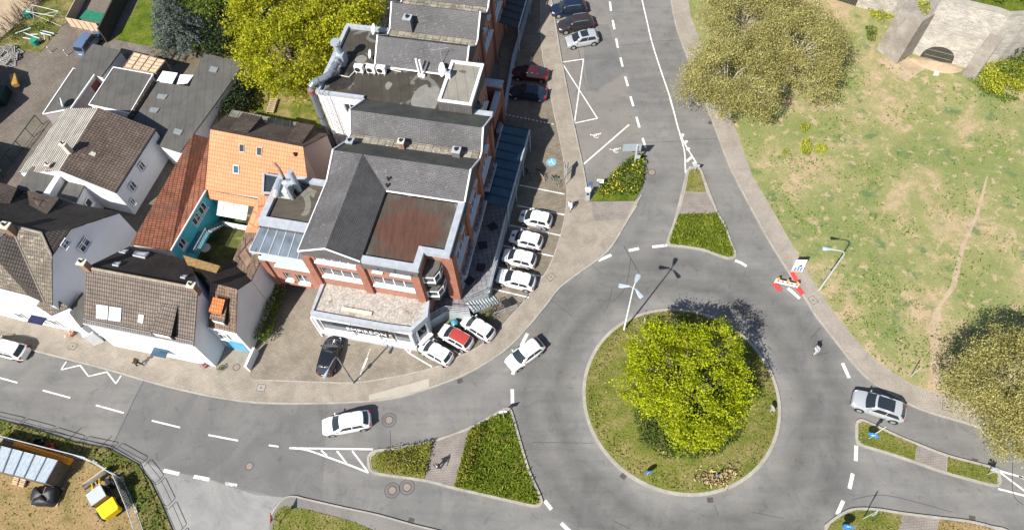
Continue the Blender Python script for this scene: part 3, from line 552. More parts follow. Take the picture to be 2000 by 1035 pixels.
# ------------------------------------------------------------------ the brick commercial block on the corner
BO = P(835.2, 586.8, 4.8); BU = np.array([math.cos(R(-10.5)), math.sin(R(-10.5))]); BV = np.array([-BU[1], BU[0]])
def W(u, v, z=0.0): p = BO+BU*u+BV*v; return (float(p[0]), float(p[1]), float(z))
def Wp(pts, z=None): return [W(*p) if z is None else W(p[0], p[1], z) for p in pts]
blk = thing('commercial_building', 'large red brick building with grey sawtooth slate roofs beside the car park', 'building', W(-4, 8, 0))
Z0 = PV
# walls
wb = MB()
FR = Fac(W(-11.1, 0), W(0, 0)); u_ = lambda u: u+11.1
RT = Fac(W(2.2, 2.1), W(2.2, 18.9)); v_ = lambda v: v-2.1
frh = [(u_(-10), u_(-6), 9.2, 10.1), (u_(-10), u_(-5.9), 6.5, 8.0), (u_(-4.5), u_(-3.6), 9.15, 10.1), (u_(-2.8), u_(-.85), 9.15, 10.1), (u_(-4.95), u_(-.85), 6.45, 8.0)]
FR.wall(wb, 0, 11.1, 4.0, 10.1, frh, .2)
rth = [(v_(10.9), v_(11.7), 8.9, 9.9), (v_(9.0), v_(10.4), 8.9, 9.9), (v_(5.45), v_(6.3), 8.9, 9.9), (v_(3.0), v_(4.45), 8.9, 9.9), (v_(13.4), v_(17), 5.9, 7.3), (v_(8.15), v_(12), 5.9, 7.3), (v_(3), v_(7), 5.9, 7.3), (v_(15.6), v_(16.6), 8.3, 9.3), (v_(3.2), v_(6.8), 2.2, 4), (v_(8.4), v_(11.6), 2.2, 4)]
RT.wall(wb, 0, 16.8, Z0, 10.1, rth, .2)
Fac(W(0, 0), W(0, 2.1)).wall(wb, 0, 2.1, Z0, 10.1); Fac(W(0, 2.1), W(2.2, 2.1)).wall(wb, 0, 2.2, Z0, 10.1)
FL = Fac(W(-16.4, .35), W(-11.1, .35)); ul = lambda u: u+16.4
flh = [(ul(-15.1), ul(-11.5), 6.3, 7.6), (ul(-14.9), ul(-14.1), 3.4, 4.8), (ul(-13.6), ul(-12.4), 3.2, 4.8)]
FL.wall(wb, 0, 5.3, 2.3, 8.2, flh, .2)
Fac(W(-16.4, 8.2), W(-16.4, .35)).wall(wb, 0, 7.85, Z0, 8.4); Fac(W(-11.1, 19), W(-11.1, 8.2)).wall(wb, 0, 10.8, Z0, 10)
wb.face([W(-16.4, .35, 2.3), W(-11.1, .35, 2.3), W(-11.1, 5, 2.3), W(-16.4, 5, 2.3)][::-1])
BN = Fac(W(.4, 18.9), W(.4, 24.4)); BN.wall(wb, 0, 5.5, Z0, 9.8, [(1.2, 2.6, 6.6, 7.8), (3.4, 4.9, 6.6, 7.8), (1.2, 2.6, 3, 4.4)], .2)
NN = Fac(W(-1.7, 24.4), W(-1.7, 48)); nnh = [(1.2, 2, 8.6, 9.6), (2.4, 5.6, 5.9, 7.3), (7.4, 8.3, 8.6, 9.6), (7.2, 11, 5.9, 7.3), (9.6, 10.4, 8.6, 9.6), (12.4, 16, 5.9, 7.3), (13, 14, 8.6, 9.6), (17.4, 21, 5.9, 7.3)]
NN.wall(wb, 0, 23.6, Z0, 10, nnh, .2)
Fac(W(2.2, 18.9), W(.4, 18.9)).wall(wb, 0, 1.8, Z0, 9.8); Fac(W(.4, 24.4), W(-1.7, 24.4)).wall(wb, 0, 2.1, Z0, 9.9)
obj('wall', wb, M['brick'], blk)
def pier(fn):
    pw = MB(); fn(pw); obj('pier', pw, M['brickplain'], blk)
for a, b in ((-11.1, -10.35), (-5.95, -5.2), (-.8, 0)): pier(lambda q: FR.box(q, u_(a), u_(b), 4.6, 9.8, 0, .28))
for a, b in ((3.0, 3.0), (7.25, 7.95), (12.35, 13.2), (17.7, 18.5)):
    if b > a: pier(lambda q: RT.box(q, v_(a), v_(b), 1.2, 9.7, 0, .28))
pier(lambda q: q.prism(Wp([(1.42, 2.0, 0), (2.48, 2.0, 0), (2.48, 2.9, 0), (1.42, 2.9, 0)]), 1.5, 10.3))
for k in (6.2, 11.5, 16.7): pier(lambda q: NN.box(q, k, k+.7, Z0, 9.6, 0, .3))
pier(lambda q: FL.box(q, 0, .55, 2.3, 8.0, 0, .2))
for h, n in zip(frh, (5, 4, 1, 2, 4)): window(blk, FR, *h, n=n, depth=.2, sd=.4)
for h, n in zip(flh, (4, 1, 2)): window(blk, FL, *h, n=n, depth=.2, sd=.4)
for h, n in zip(rth, (1, 2, 1, 2, 4, 4, 4, 1, 3, 3)): window(blk, RT, *h, n=n, depth=.2, sd=.42)
for h in [(1.2, 2.6, 6.6, 7.8), (3.4, 4.9, 6.6, 7.8), (1.2, 2.6, 3, 4.4)]: window(blk, BN, *h, n=2, depth=.2, sd=.4)
for h in nnh: window(blk, NN, *h, n=1 if h[1]-h[0] < 1.2 else 4, depth=.2, sd=.42)
# white rear flank with escape stair side
wf = MB(); WS = Fac(W(-16.5, 19.05), W(-11.2, 19.05)); wsh = [(2.6, 3.9, 7.2, 8.7), (3.2, 4.4, 4.2, 5.4), (3.3, 4.6, 1.2, 2.6)]
WS.wall(wf, 0, 5.3, Z0, 9.9, wsh, .15); Fac(W(-16.5, 29.3), W(-16.5, 19.05)).wall(wf, 0, 10.25, Z0, 9.9); Fac(W(-11.7, 29.3), W(-16.5, 29.3)).wall(wf, 0, 4.8, Z0, 9.9); Fac(W(-11.7, 48), W(-11.7, 29.3)).wall(wf, 0, 18.7, Z0, 10)
obj('rear_wall', wf, M['white'], blk)
for h in wsh: window(blk, WS, *h, n=2, depth=.15)
# roofs
rf = MB(); rd = MB(); vs = [(7.65, 10.75), (10.5, 12), (13.4, 9.95), (14.3, 9.95), (15.6, 12), (18.9, 9.95)]
uL, uR = -11.15, 2.35
def rband(mb, a, b, l=uL, r=uR, m=0): slab(mb, [W(l, a[0], a[1]), W(r, a[0], a[1]), W(r, b[0], b[1]), W(l, b[0], b[1])], .14, m)
rband(rf, vs[0], vs[1]); rband(rf, vs[3], vs[4]); rband(rd, vs[1], vs[2]); rband(rd, vs[4], vs[5])
vn = [(23.7, 10), (26, 12), (28.3, 10), (29.2, 10), (31.2, 12), (33.5, 10), (34.4, 10), (36.4, 12), (38.8, 10), (39.6, 10), (41.6, 12), (44, 10)]
for k in (0, 3, 6, 9): rband(rf, vn[k], vn[k+1], -11.5, -1.6); rband(rd, vn[k+1], vn[k+2], -11.5, -1.6)
obj('slate_roof', rf, M['slate'], blk); obj('shaded_slope', rd, M['slate_shade'], blk)
vf = MB()                                 # pale flat pieces along the valleys
for v0, l, r in ((13.42, uL+.1, uR-.1), (28.32, -11.4, -1.7), (33.52, -11.4, -1.7), (38.82, -11.4, -1.7)): vf.prism(Wp([(l, v0, 0), (r, v0, 0), (r, v0+.86, 0), (l, v0+.86, 0)]), 9.8, 9.97)
obj('valley_gutter', vf, bricks('valley_slabs', (.3, .275, .22), (.2, .18, .14), (.1, .09, .07), .8, .9, .04, rz=R(10.5), off=0, dirt=.35, dscale=.8, lichen=(.45, .44, .38)), blk)
# projecting gable roof towards the street
gr = MB(); gx = -8.2
slab(gr, [W(-11.15, -.15, 10.75), W(gx, -.15, 12.05), W(gx, 10.5, 12.05), W(-11.15, 8.0, 10.75)], .14); gr2 = MB()
slab(gr2, [W(gx, -.15, 12.05), W(-5.28, -.15, 10.75), W(-5.28, 7.7, 10.75), W(gx, 10.5, 12.05)], .14)
obj('gable_roof', gr, M['slate'], blk); obj('gable_roof_shaded', gr2, M['slate_gable_shade'], blk)
cl = MB(); cl.face([W(-11.1, -.05, 9.95), W(-5.3, -.05, 9.95), W(-5.3, -.05, 10.72), W(gx, -.05, 11.95), W(-11.1, -.05, 10.72)], 0, [(0, 0), (5.8, 0), (5.8, .8), (2.9, 2), (0, .8)])
cl.face([W(-5.26, -.05, 10), W(-5.26, 7.7, 10), W(-5.26, 7.7, 10.72), W(-5.26, -.05, 10.72)], 0, [(0, 0), (7.7, 0), (7.7, .7), (0, .7)])
for l in (uL+.03, uR-.05):
    fv = [(2.1 if l > 0 else 7.65, 10.0)]+[(v, z-.08) for v, z in vs]+[(18.9, 9.3)]
    pts = [W(l, v, z) for v, z in fv]; pts = pts[1:]
    base = [W(l, 18.9, 9.2), W(l, 7.65, 9.2)]
    cl.face(pts[:-1]+base, 0, [(v, z) for v, z in fv[1:-1]]+[(18.9, 9.2), (7.65, 9.2)])
for l in (-1.62, -11.48):
    cl.face([W(l, v, z-.08) for v, z in vn]+[W(l, 44, 9.3), W(l, 23.7, 9.3)], 0, [(v, z) for v, z in vn]+[(44, 9.3), (23.7, 9.3)])
FR.box(cl, u_(-5.26), u_(0), 9.8, 10.35, 0, .3); RT.box(cl, v_(2.1), v_(7.65), 9.75, 10.35, 0, .32)
obj('fascia', cl, M['cladding'], blk)
bg_ = MB()                                # white verges
for l in (uL-.02, uR+.02):
    pts = [W(l, v, z+.06) for v, z in vs]; bg_.tube(pts, .09, n=6)
for l in (-1.55, -11.53): bg_.tube([W(l, v, z+.06) for v, z in vn], .09, n=6)
bg_.tube([W(-11.15, -.18, 10.8), W(gx, -.18, 12.12), W(-5.28, -.18, 10.8)], .08, n=6); bg_.tube([W(-11.18, -.18, 10.8), W(-11.18, 8, 10.8)], .07, n=6)
bg_.tube([W(-5.2, 7.62, 10.75), W(2.3, 7.62, 10.75)], .08, n=6); bg_.tube([W(-11.4, 23.62, 10.02), W(-3.2, 23.62, 10.02)], .09, n=6)
obj('white_verge', bg_, M['whiteframe'], blk)
# flat roofs
def rustfelt():
    m, t, b = newmat('rust_stained_felt'); N, L = t.nodes, t.links; tc = N.new('ShaderNodeTexCoord'); v = tc.outputs['Object']
    sb = N.new('ShaderNodeVectorMath'); sb.operation = 'SUBTRACT'; c = W(-1.9, 3.9); sb.inputs[1].default_value = (c[0], c[1], 0); L.new(v, sb.inputs[0]); ln = N.new('ShaderNodeVectorMath'); ln.operation = 'LENGTH'; L.new(mpoint(t, sb.outputs[0], (.2, .19, 0), R(10)), ln.inputs[0])
    n = noise(t, v, .5, 5, .6, .5); ad = N.new('ShaderNodeMath'); ad.operation = 'MULTIPLY_ADD'; ad.inputs[1].default_value = 1.3; L.new(n, ad.inputs[0]); L.new(ln.outputs['Value'], ad.inputs[2])
    cr = ramp(N, [(.45, (.06, .026, .016)), (.85, (.075, .036, .022)), (1.0, (.062, .05, .038)), (1.06, (.07, .062, .05)), (1.22, (.085, .078, .062)), (1.26, (.16, .15, .125))]) if False else ramp(N, [(.3, (.072, .028, .017)), (.56, (.085, .036, .022)), (.66, (.06, .046, .034)), (.8, (.075, .068, .055)), (.83, (.15, .142, .118))])
    mr = N.new('ShaderNodeMapRange'); mr.inputs[1].default_value = 0; mr.inputs[2].default_value = 2.0; L.new(ad.outputs[0], mr.inputs[0]); L.new(mr.outputs[0], cr.inputs['Fac'])
    n2 = noise(t, mpoint(t, v, (2.5, .35, 1), R(10)), 1.5, 5, .7); r2 = ramp(N, [(.3, (.7,)*3), (.7, (1.3,)*3)]); L.new(n2, r2.inputs['Fac']); L.new(mixc(t, 1.0, cr.outputs[0], r2.outputs[0], 'MULTIPLY'), b.inputs['Base Color']); b.inputs['Roughness'].default_value = .7; return m
fl = MB(); fl.prism(Wp([(-5.25, .1, 0), (-.1, .1, 0), (-.1, 2.0, 0), (2.1, 2.0, 0), (2.1, 7.62, 0), (-5.25, 7.62, 0)]), 10.1, 10.42)
obj('rusty_flat_roof', fl, rustfelt(), blk)
def stain(name, px, z, mat, par=None):
    g_ = MB(); g_.face([P3(x, y, z) for x, y in smoothline(px, 4, True)]); o = obj(name, g_, mat, par); return o
M['rust'] = ground('rust_stain', [(.3, (.1, .04, .022)), (.55, (.135, .055, .03)), (.75, (.09, .055, .04))], .5, 6, .25, .8, .2)
M['puddle'] = plain('dried_puddle', (.07, .065, .058), .55, var=.25, scale=1.2); M['dryfelt'] = plain('dry_felt_patch', (.19, .185, .168), .85, var=.14, scale=1.5); M['wetdark'] = plain('wet_felt', (.035, .032, .028), .35, var=.3, scale=1.2)
cp = MB()
cp.prism(Wp([(-5.25, -.1, 0), (0.05, -.1, 0), (0.05, .5, 0), (-5.25, .5, 0)]), 10.3, 10.8); cp.prism(Wp([(-.55, .502, 0), (.05, .502, 0), (.05, 1.75, 0), (-.55, 1.75, 0)]), 10.3, 10.8)
cp.prism(Wp([(-.55, 1.752, 0), (2.4, 1.752, 0), (2.4, 2.35, 0), (-.55, 2.35, 0)]), 10.3, 10.8); cp.prism(Wp([(1.8, 2.352, 0), (2.4, 2.352, 0), (2.4, 7.6, 0), (1.8, 7.6, 0)]), 10.3, 10.8)
cp.prism(Wp([(-16.5, 2.6, 0), (-11.2, 2.6, 0), (-11.2, 3.3, 0), (-16.5, 3.3, 0)]), 9.3, 10.02); cp.prism(Wp([(-16.5, 3.302, 0), (-15.9, 3.302, 0), (-15.9, 8.3, 0), (-16.5, 8.3, 0)]), 9.3, 10.02); cp.prism(Wp([(-15.9, 7.8, 0), (-11.2, 7.8, 0), (-11.2, 8.3, 0), (-15.9, 8.3, 0)]), 9.3, 10.02)
cp.prism(Wp([(-16.6, 18.95, 0), (-11.3, 18.95, 0), (-11.3, 19.3, 0), (-16.6, 19.3, 0)]), 9.7, 10.1); cp.prism(Wp([(-16.6, 19.302, 0), (-16.2, 19.302, 0), (-16.2, 29.3, 0), (-16.6, 29.3, 0)]), 9.7, 10.1); cp.prism(Wp([(-16.2, 28.9, 0), (-11.7, 28.9, 0), (-11.7, 29.3, 0), (-16.2, 29.3, 0)]), 9.7, 10.1)
obj('coping', cp, M['greymetal'], blk)
fl = MB(); fl.prism(Wp([(-15.9, 3.3, 0), (-11.2, 3.3, 0), (-11.2, 7.8, 0), (-15.9, 7.8, 0)]), 8.3, 9.62); obj('plant_roof', fl, M['felt_site'], blk)
lw = MB(); Fac(W(-16.45, 2.62), W(-11.2, 2.62)).wall(lw, 0, 5.2, 8.2, 9.3); obj('lean_to_wall', lw, M['cladding'], blk)
gl = MB(); slab(gl, [W(-17, .3, 8.25), W(-11.2, .3, 8.25), W(-11.2, 2.6, 8.95), W(-16.6, 2.6, 8.95)], .05); gp = obj('glass_lean_to', gl, plain('lean_to_glass', (.16, .19, .22), .08, .2, var=.4, scale=.5, spec=.8), blk)
gb = MB()
for k in range(7):
    q = k/6; a = np.array(W(-17+5.8*q, .3, 8.28)); b = np.array(W(-16.6+5.4*q, 2.6, 8.98)); gb.tube([a, b], .06, n=5)
gb.tube([W(-17, .28, 8.25), W(-11.2, .28, 8.25)], .1, n=6); obj('glazing_bar', gb, M['greymetal'], gp)
pn = MB(); FL.box(pn, .3, 5.2, 7.62, 8.0, .05, .45); obj('canopy_panel', pn, plain('pale_panels', (.45, .56, .56), .4, var=.08), blk)
fl = MB(); fl.prism(Wp([(-16.2, 19.3, 0), (2.0, 19.0, 0), (-1.6, 23.7, 0), (-11.5, 23.7, 0), (-11.7, 28.9, 0), (-16.2, 28.9, 0)]), 9.4, 9.72); obj('wet_flat_roof', fl, M['felt_wet'], blk)
for nm, q, zz, mt in (('stain', [(803, 205), (812, 178), (832, 165), (838, 172), (852, 168), (858, 180), (850, 212), (836, 214)], 9.73, 'dryfelt'), ('stain', [(752, 168), (758, 160), (766, 164), (762, 172), (756, 176)], 9.732, 'dryfelt'), ('stain', [(692, 117), (705, 108), (716, 112), (714, 120), (704, 126)], 9.73, 'dryfelt'), ('stain', [(640, 130), (668, 120), (690, 128), (690, 160), (670, 175), (645, 172)], 9.729, 'wetdark')):
    stain(nm, q, zz, M[mt], blk)
# the plant-room box
bx = MB()
for a, b in ((W(-3.1, 18.75), W(.36, 18.75)), (W(.36, 18.75), W(.42, 24.4)), (W(.42, 24.4), W(-3.1, 24.4)), (W(-3.1, 24.4), W(-3.1, 18.75))):
    F_ = Fac(a, b); F_.wall(bx, 0, F_.W, 9.5, 11.3)
ph = obj('plant_room', bx, M['cladding'], blk)
b2 = MB(); b2.prism(Wp([(-2.7, 19.1, 0), (0, 19.1, 0), (0, 24.1, 0), (-2.7, 24.1, 0)]), 11, 11.28); obj('plant_room_roof', b2, felt('beige_felt', (.2, .185, .155), (.25, .235, .2), (.085, .08, .065), .4, .62, R(-10)), ph)
b3 = MB(); b3.strip([np.array(W(*p)[:2]) for p in ((-2.95, 18.9), (.25, 18.9), (.25, 24.3), (-2.95, 24.3))], .34, 11.1, 0, True, h=.38); obj('plant_room_coping', b3, M['whiteframe'], ph)
# brick portal, balcony wall
pt = MB(); pt.prism([np.array(W(*p)[:2]) for p in ((-.4, 26.2), (1.5, 26.2), (1.5, 27.1), (-.4, 27.1))], Z0, 6.35); pt.prism([np.array(W(*p)[:2]) for p in ((.9, 22.4), (1.45, 22.4), (1.45, 26.19), (.9, 26.19))], 3.6, 5.8); pt.prism([np.array(W(*p)[:2]) for p in ((.41, 19.1), (1.45, 19.1), (1.45, 19.6), (.41, 19.6))], Z0, 9.4); obj('portal', pt, M['brickplain'], blk)
pc = MB(); pc.prism([np.array(W(*p)[:2]) for p in ((-.5, 26.1), (1.6, 26.1), (1.6, 27.2), (-.5, 27.2))], 6.352, 6.5); pc.prism([np.array(W(*p)[:2]) for p in ((.85, 22.35), (1.5, 22.35), (1.5, 26.05), (.85, 26.05))], 5.802, 5.95); pc.prism([np.array(W(*p)[:2]) for p in ((.3, 18.95), (2.3, 18.95), (2.3, 19.65), (.3, 19.65))], 9.5, 9.85); obj('portal_cap', pc, M['greymetal'], blk)
# planter ledges
for k, (a, b, z) in enumerate(((8.2, 12.2, 4.6), (3.2, 7, 4.6), (13.4, 17, 4.7))):
    pl_ = MB(); RT.box(pl_, v_(a), v_(b), z, z+.25, .25, .8); bxo = obj('balcony_ledge', pl_, M['greymetal'], blk)
    lf = np.array([RT.pt(v_(rng.uniform(a+.1, b-.1)), z+.38, rng.uniform(.3, .7)) for _ in range(170)]); obj('ledge_plants', leafmesh('ledge_plants', lf+rng.normal(0, .06, lf.shape), .24, leafmat('ledge_leaf', [(0, (.2, .17, .18)), (1, (.35, .3, .32))], .1)), parent=bxo)
# stacked bay windows in the entrance recess
for z in (4.3, 7.0):
    b_ = MB(); q = [(.02, .35), (1.05, .5), (1.35, 1.2), (1.35, 2.1), (.02, 2.1)]; pr = [np.array(W(*p)[:2]) for p in q]
    b_.prism(pr, z, z+.7, bottom=True); b3_ = MB(); b3_.prism(pr, z+1.75, z+2.1, bottom=True)
    bo = obj('bay_window', b_, M['cladding'], blk); obj('bay_roof', b3_, M['felt'], bo); c_ = MB(); c_.prism([p+(np.mean(pr, 0)-p)*.06 for p in pr], z+.7, z+1.75); obj('bay_glass', c_, M['glass'], bo)
    d_ = MB(); d_.strip(pr[:4], .12, z+.7, h=.12); d_.strip(pr[:4], .12, z+1.66, h=.1)
    for p in pr[:4]: d_.box((*p, z+1.2), (.12, .12, 1.1))
    obj('bay_frame', d_, M['whiteframe'], bo)
dr = MB(); Fac(W(0.02, 2.06), W(1.4, 2.06)).box(dr, .2, 1.3, 1.9, 4.1, 0, .06); obj('entrance_door', dr, M['glass'], blk)
# ---- single storey shop front
pod = thing('shop_extension', 'single storey white framed shop front with gravel roof and dark sign along its eaves', 'building', W(-5, -2, 0))
pq = [(-10.6, .1), (-10.6, -3.45), (-3, -3.5), (-.6, -3.35), (.42, -1.7), (.05, -.05)]
pb = MB(); pb.prism([np.array(W(*p)[:2]) for p in [(-10.4, .3), (-10.4, -3.15), (-3, -3.2), (-.75, -3.05), (.15, -1.6), (-.1, -.02)]], Z0, 4.6); obj('wall', pb, plain('pale_blue_panel', (.5, .54, .57), .5, var=.06), pod)
gv = MB(); gv.prism([np.array(W(*p)[:2]) for p in [(-10.3, -.02), (-10.3, -3.1), (-3, -3.15), (-.8, -3.0), (.1, -1.6), (-.05, -.02)]], 4.5, 4.75); obj('gravel_roof', gv, M['gravelroof'], pod)
pc = MB(); pcl = [np.array(W(*p)[:2]) for p in [(-10.45, 1.2), (-10.45, -3.3), (-3, -3.35), (-.68, -3.2), (.28, -1.65), (.02, -.1)]]
pc.strip(pcl, .42, 4.3, h=.7); obj('coping', pc, M['greymetal'], pod)
PF = Fac(W(-10.4, -3.16), W(-.75, -3.06)); PC = Fac(W(-.75, -3.06), W(.15, -1.61))
base_ = MB(); PF.box(base_, 0, 9.6, Z0, 1.25, 0, .35); PC.box(base_, 0.1, 1.7, Z0, 1.25, 0, .35); obj('plinth', base_, plain('plinth_panel', (.42, .46, .49), .5, var=.06), pod)
for a, b, n in ((.15, 3.35, 1), (3.65, 5.9, 1), (6.2, 7.4, 1), (7.65, 9.5, 1)): window(pod, PF, a, b, 1.45, 3.9, n=n, depth=-.1, t=.16, sd=.1, glass='glass')
window(pod, PC, .2, 1.55, 1.45, 3.9, n=1, depth=-.1, t=.16, sd=.1)
pv_ = MB()
for u in (0, 3.5, 6.05, 7.52, 9.5): PF.box(pv_, u-.12, u+.12, 1.25, 4.3, .18, .42)
PF.box(pv_, -.1, 9.7, 1.2, 1.4, .1, .6); PF.box(pv_, -.1, 9.7, 3.95, 4.28, .1, .35); PC.box(pv_, 0, 1.7, 1.2, 1.4, .1, .5); obj('shop_frame', pv_, M['whiteframe'], pod)
kerbside = MB(); PF.box(kerbside, -.35, -.2, Z0, 4.2, .0, .5); obj('corner_post', kerbside, M['whiteframe'], pod)
sg_ = MB(); PF.box(sg_, 3.3, 8.0, 3.3, 4.25, .6, .72); sgo = obj('fascia_sign', sg_, M['darkmetal'], pod)
def text(name, body, size, loc, rot, mat, par=None, ext=.012, fn=None, sx=1.0):
    cu = bpy.data.curves.new(name, 'FONT'); cu.body = body; cu.size = size; cu.extrude = ext; cu.align_x = 'CENTER'; cu.align_y = 'CENTER'
    t_ = bpy.data.objects.new(name, cu); S.collection.objects.link(t_); bpy.context.view_layer.update(); dg = bpy.context.evaluated_depsgraph_get(); me = bpy.data.meshes.new_from_object(t_.evaluated_get(dg)); bpy.data.objects.remove(t_)
    me.materials.clear(); me.materials.append(mat); o = bpy.data.objects.new(name, me); S.collection.objects.link(o); o.location = loc; o.rotation_euler = rot; o.scale = (sx, 1, 1)
    if par is not None:
        o.parent = par; o.matrix_parent_inverse = Matrix.Translation(-(tot(par)+(tot(par.parent) if par.parent else Vector())) if par.type == 'EMPTY' else Vector())
    return o
def fac_rot(f): return (R(90), 0, math.atan2(f.d[1], f.d[0]))
text('sign_lettering', 'EMPIREON', .85, PF.pt(5.3, 3.78, .735), fac_rot(PF), M['whiteframe'], sgo, .02)
text('sign_last_letter', 'E', .85, PF.pt(7.68, 3.78, .735), fac_rot(PF), plain('sign_peach', (.75, .5, .42), .4), sgo, .02)
tb = MB(); tb.box(W(-6.3, -2.35, 4.86), (3.0, .34, .16), rz=R(-10.5)); tag(obj('timber_beam', tb, plain('pale_timber', (.62, .5, .4), .8, var=.12)), 'pale timber beam lying on the gravel roof near the shop sign', 'beam')
# ================================================================== houses on the left
def up(pts): return [P3(*p) for p in pts]
def house(name, label, loc, cat='house'): return thing(name, label, cat, P3(*loc))
# ---- low white house with brown roof on the street
h2 = house('terraced_house', 'white terraced house with brown tiled roof and paired skylights facing the street', (290, 640, 0))
A0, A1, B0, B1, C0, C1 = P3(163, 632, 5.5), P3(378, 675, 5.5), P3(168, 522, 8.9), P3(386, 563, 8.9), P3(253, 481, 5.6), P3(372, 508, 5.6)
wl = MB(); drop(wl, [A0, A1, B1, C1, C0, B0], PV, 0, .12, .16); obj('wall', wl, M['white'], h2)
r_ = MB(); slab(r_, [A0, A1, B1, B0]); obj('front_roof', r_, M['brown_tile'], h2); r_ = MB(); slab(r_, [B0, B1, C1, C0]); obj('rear_roof', r_, M['dark_tile'], h2)
rp2 = RP(A0, A1, B1); rpn = RP(B0, B1, C0)
rg = MB(); rg.tube([B0, B1], .13, n=6); obj('ridge_tiles', rg, plain('ridge_tile', (.27, .23, .18), .9, var=.25, scale=3), h2)
gt = MB(); gt.tube([A0, A1], .09, n=6); obj('gutter', gt, M['greymetal'], h2)
sr = MB(); sr.tube([rp2.at(166, 622, .12), rp2.at(379, 665, .12)], .04, n=5); sr.tube([rp2.at(166, 622, .2), rp2.at(379, 665, .2)], .03, n=5); obj('snow_guard', sr, M['steel'], h2)
M['skywhite'] = plain('white_blind', (.85, .86, .88), .15, var=.02, spec=.6)
for q in ([(190, 594), (212.5, 597), (211, 624), (189, 621)], [(215, 598), (238.5, 601), (236.5, 628), (213, 625)], [(272, 613), (282, 615), (280.5, 631), (270, 629)]): skylight(h2, rp2, q, 'greymetal', 'skywhite', .1)
for q in ([(265, 492), (292, 494), (283, 504), (258, 499)], [(225, 513), (237, 513), (231, 520), (219, 518)], [(236, 489), (252, 489), (244, 495), (232, 493)], [(358, 538), (367, 539), (361, 544), (352, 542)]): skylight(h2, rpn, q, 'greymetal', 'skywhite', .2)
def dormer(par, rp, tl, tr, br, bl, h, rmat, cheek=M['dark_tile'], lift=0.0):
    a, b, c, d = rp.at(*tl, .05), rp.at(*tr, .05), rp.at(*br, 0), rp.at(*bl, 0)
    c2, d2 = c+np.array([0, 0, h]), d+np.array([0, 0, h]); m_ = MB(); m_.face([a, d, d2]); m_.face([b, c2, c]); m_.face([d, c, c2, d2]); o = obj('dormer', m_, cheek, par)
    k = MB(); e = np.array([0, 0, .06]); slab(k, [a+e, b+e, c2+e, d2+e], .1); obj('dormer_roof', k, rmat, o)
    w_ = MB(); n_ = np.cross(c-d, [0, 0, 1.0]); n_ /= np.linalg.norm(n_); n_ = n_ if n_@(c-a) > 0 else -n_
    q0, q1 = d+(c-d)*.12+n_*.05, d+(c-d)*.88+n_*.05; w_.face([q0+[0, 0, .15], q1+[0, 0, .15], q1+[0, 0, h-.1], q0+[0, 0, h-.1]]); obj('dormer_window', w_, M['whiteframe'], o); return o
dormer(h2, rp2, (318, 594), (348, 597), (343, 664), (301, 655), .9, M['brown_tile'])
H2F = Fac(np.array(A0[:2])+(np.array(B0)-np.array(A0))[:2]*.035, np.array(A1[:2])+(np.array(B1)-np.array(A1))[:2]*.035)
for k in range(6):
    u0 = .55+k*1.75
    window(h2, H2F, u0, u0+.95, 3.5, 4.8, n=2, depth=-.03, sd=.2)
    if k not in (2, 3): window(h2, H2F, u0+.1, u0+1.05, 1.1, 2.5, n=2, depth=-.03, sd=.2)
dm = MB(); H2F.box(dm, 6.0, 6.95, PV, 2.2, -.02, .03); obj('front_door', dm, M['greymetal'], h2); dm = MB(); H2F.box(dm, 5.7, 7.25, 2.3, 2.42, 0, .9); obj('porch_roof', dm, M['blueglass'], h2)
pl_ = MB(); H2F.box(pl_, 0, 11.2, PV, .75, 0, .05); obj('plinth', pl_, plain('pale_plinth', (.6, .62, .66), .8), h2)
def chimney(name, label, x, y, z, s=.7, h=1.2, col='chim', capz=True, rz=R(-11), par=None):
    c = P3(x, y, z); t_ = thing(name, label, 'chimney', c) if par is None else par; m_ = MB(); m_.box((c[0], c[1], z+h/2-.3), (s, s*.8, h+.6), rz=rz); o = obj('chimney', m_, M[col], t_)
    k = MB(); k.box((c[0], c[1], z+h+.04), (s*1.2, s, .1), rz=rz); obj('chimney_cap', k, M['cream'], o)
    p_ = MB(); p_.tube([(c[0], c[1], z+h+.08), (c[0], c[1], z+h+.4)], s*.16, n=8); obj('chimney_pot', p_, M['darkmetal'], o); return o
M['chim'] = bricks('chimney_brick', (.3, .16, .1), (.24, .12, .08), (.25, .2, .16), .24, .08, .015, dirt=.3)
chimney('', '', 172, 524, 8.8, .7, 1.1, par=h2); chimney('', '', 381, 566, 8.75, .65, .9, par=h2)
# ochre rear terrace cut into the roof
ot = MB(); q = [rpn.at(362, 504, .02), rpn.at(432, 522, .02), rpn.at(414, 533, .02), rpn.at(366, 522, .02)]; ot.prism([p[:2] for p in q], 4.8, 6.35); obj('roof_terrace', ot, M['yellow_wall'], h2)
# ---- narrow house with patchy orange roof and gateway
h2b = house('gateway_house', 'narrow white house with patchy orange dormer over a gateway, next to hedge', (440, 650, 0))
D0, D1, E0, E1, V1, N1 = P3(407, 640, 4.6), P3(460, 652, 4.6), P3(409.5, 551, 7.55), P3(463.5, 565, 7.55), P3(491, 547, 5.9), P3(512, 502, 6.1)
V0 = P3(372, 508, 5.65); VW = P3(452, 513, 4.6)
wl = MB(); drop(wl, [D0, D1, E1, V1, VW, V0, E0], PV, 0, .03, .13); obj('wall', wl, M['white'], h2b)
r_ = MB(); slab(r_, [D0, D1, E1, E0]); obj('front_roof', r_, M['mixed_tile'], h2b); r_ = MB(); slab(r_, [E0, E1, V1, VW]); slab(r_, [E0, VW, V0]); obj('rear_roof', r_, M['dark_tile'], h2b)
rpb = RP(D0, D1, E1); dormer(h2b, rpb, (424, 577), (447, 582), (445, 636), (416, 629), .8, M['mixed_tile'])
ok_ = MB(); slab(ok_, [rpb.at(424, 577, .62), rpb.at(447, 582, .62), rpb.at(441, 610, .78), rpb.at(417, 604, .78)], .05); obj('new_tiles', ok_, M['orange_tile'], h2b)
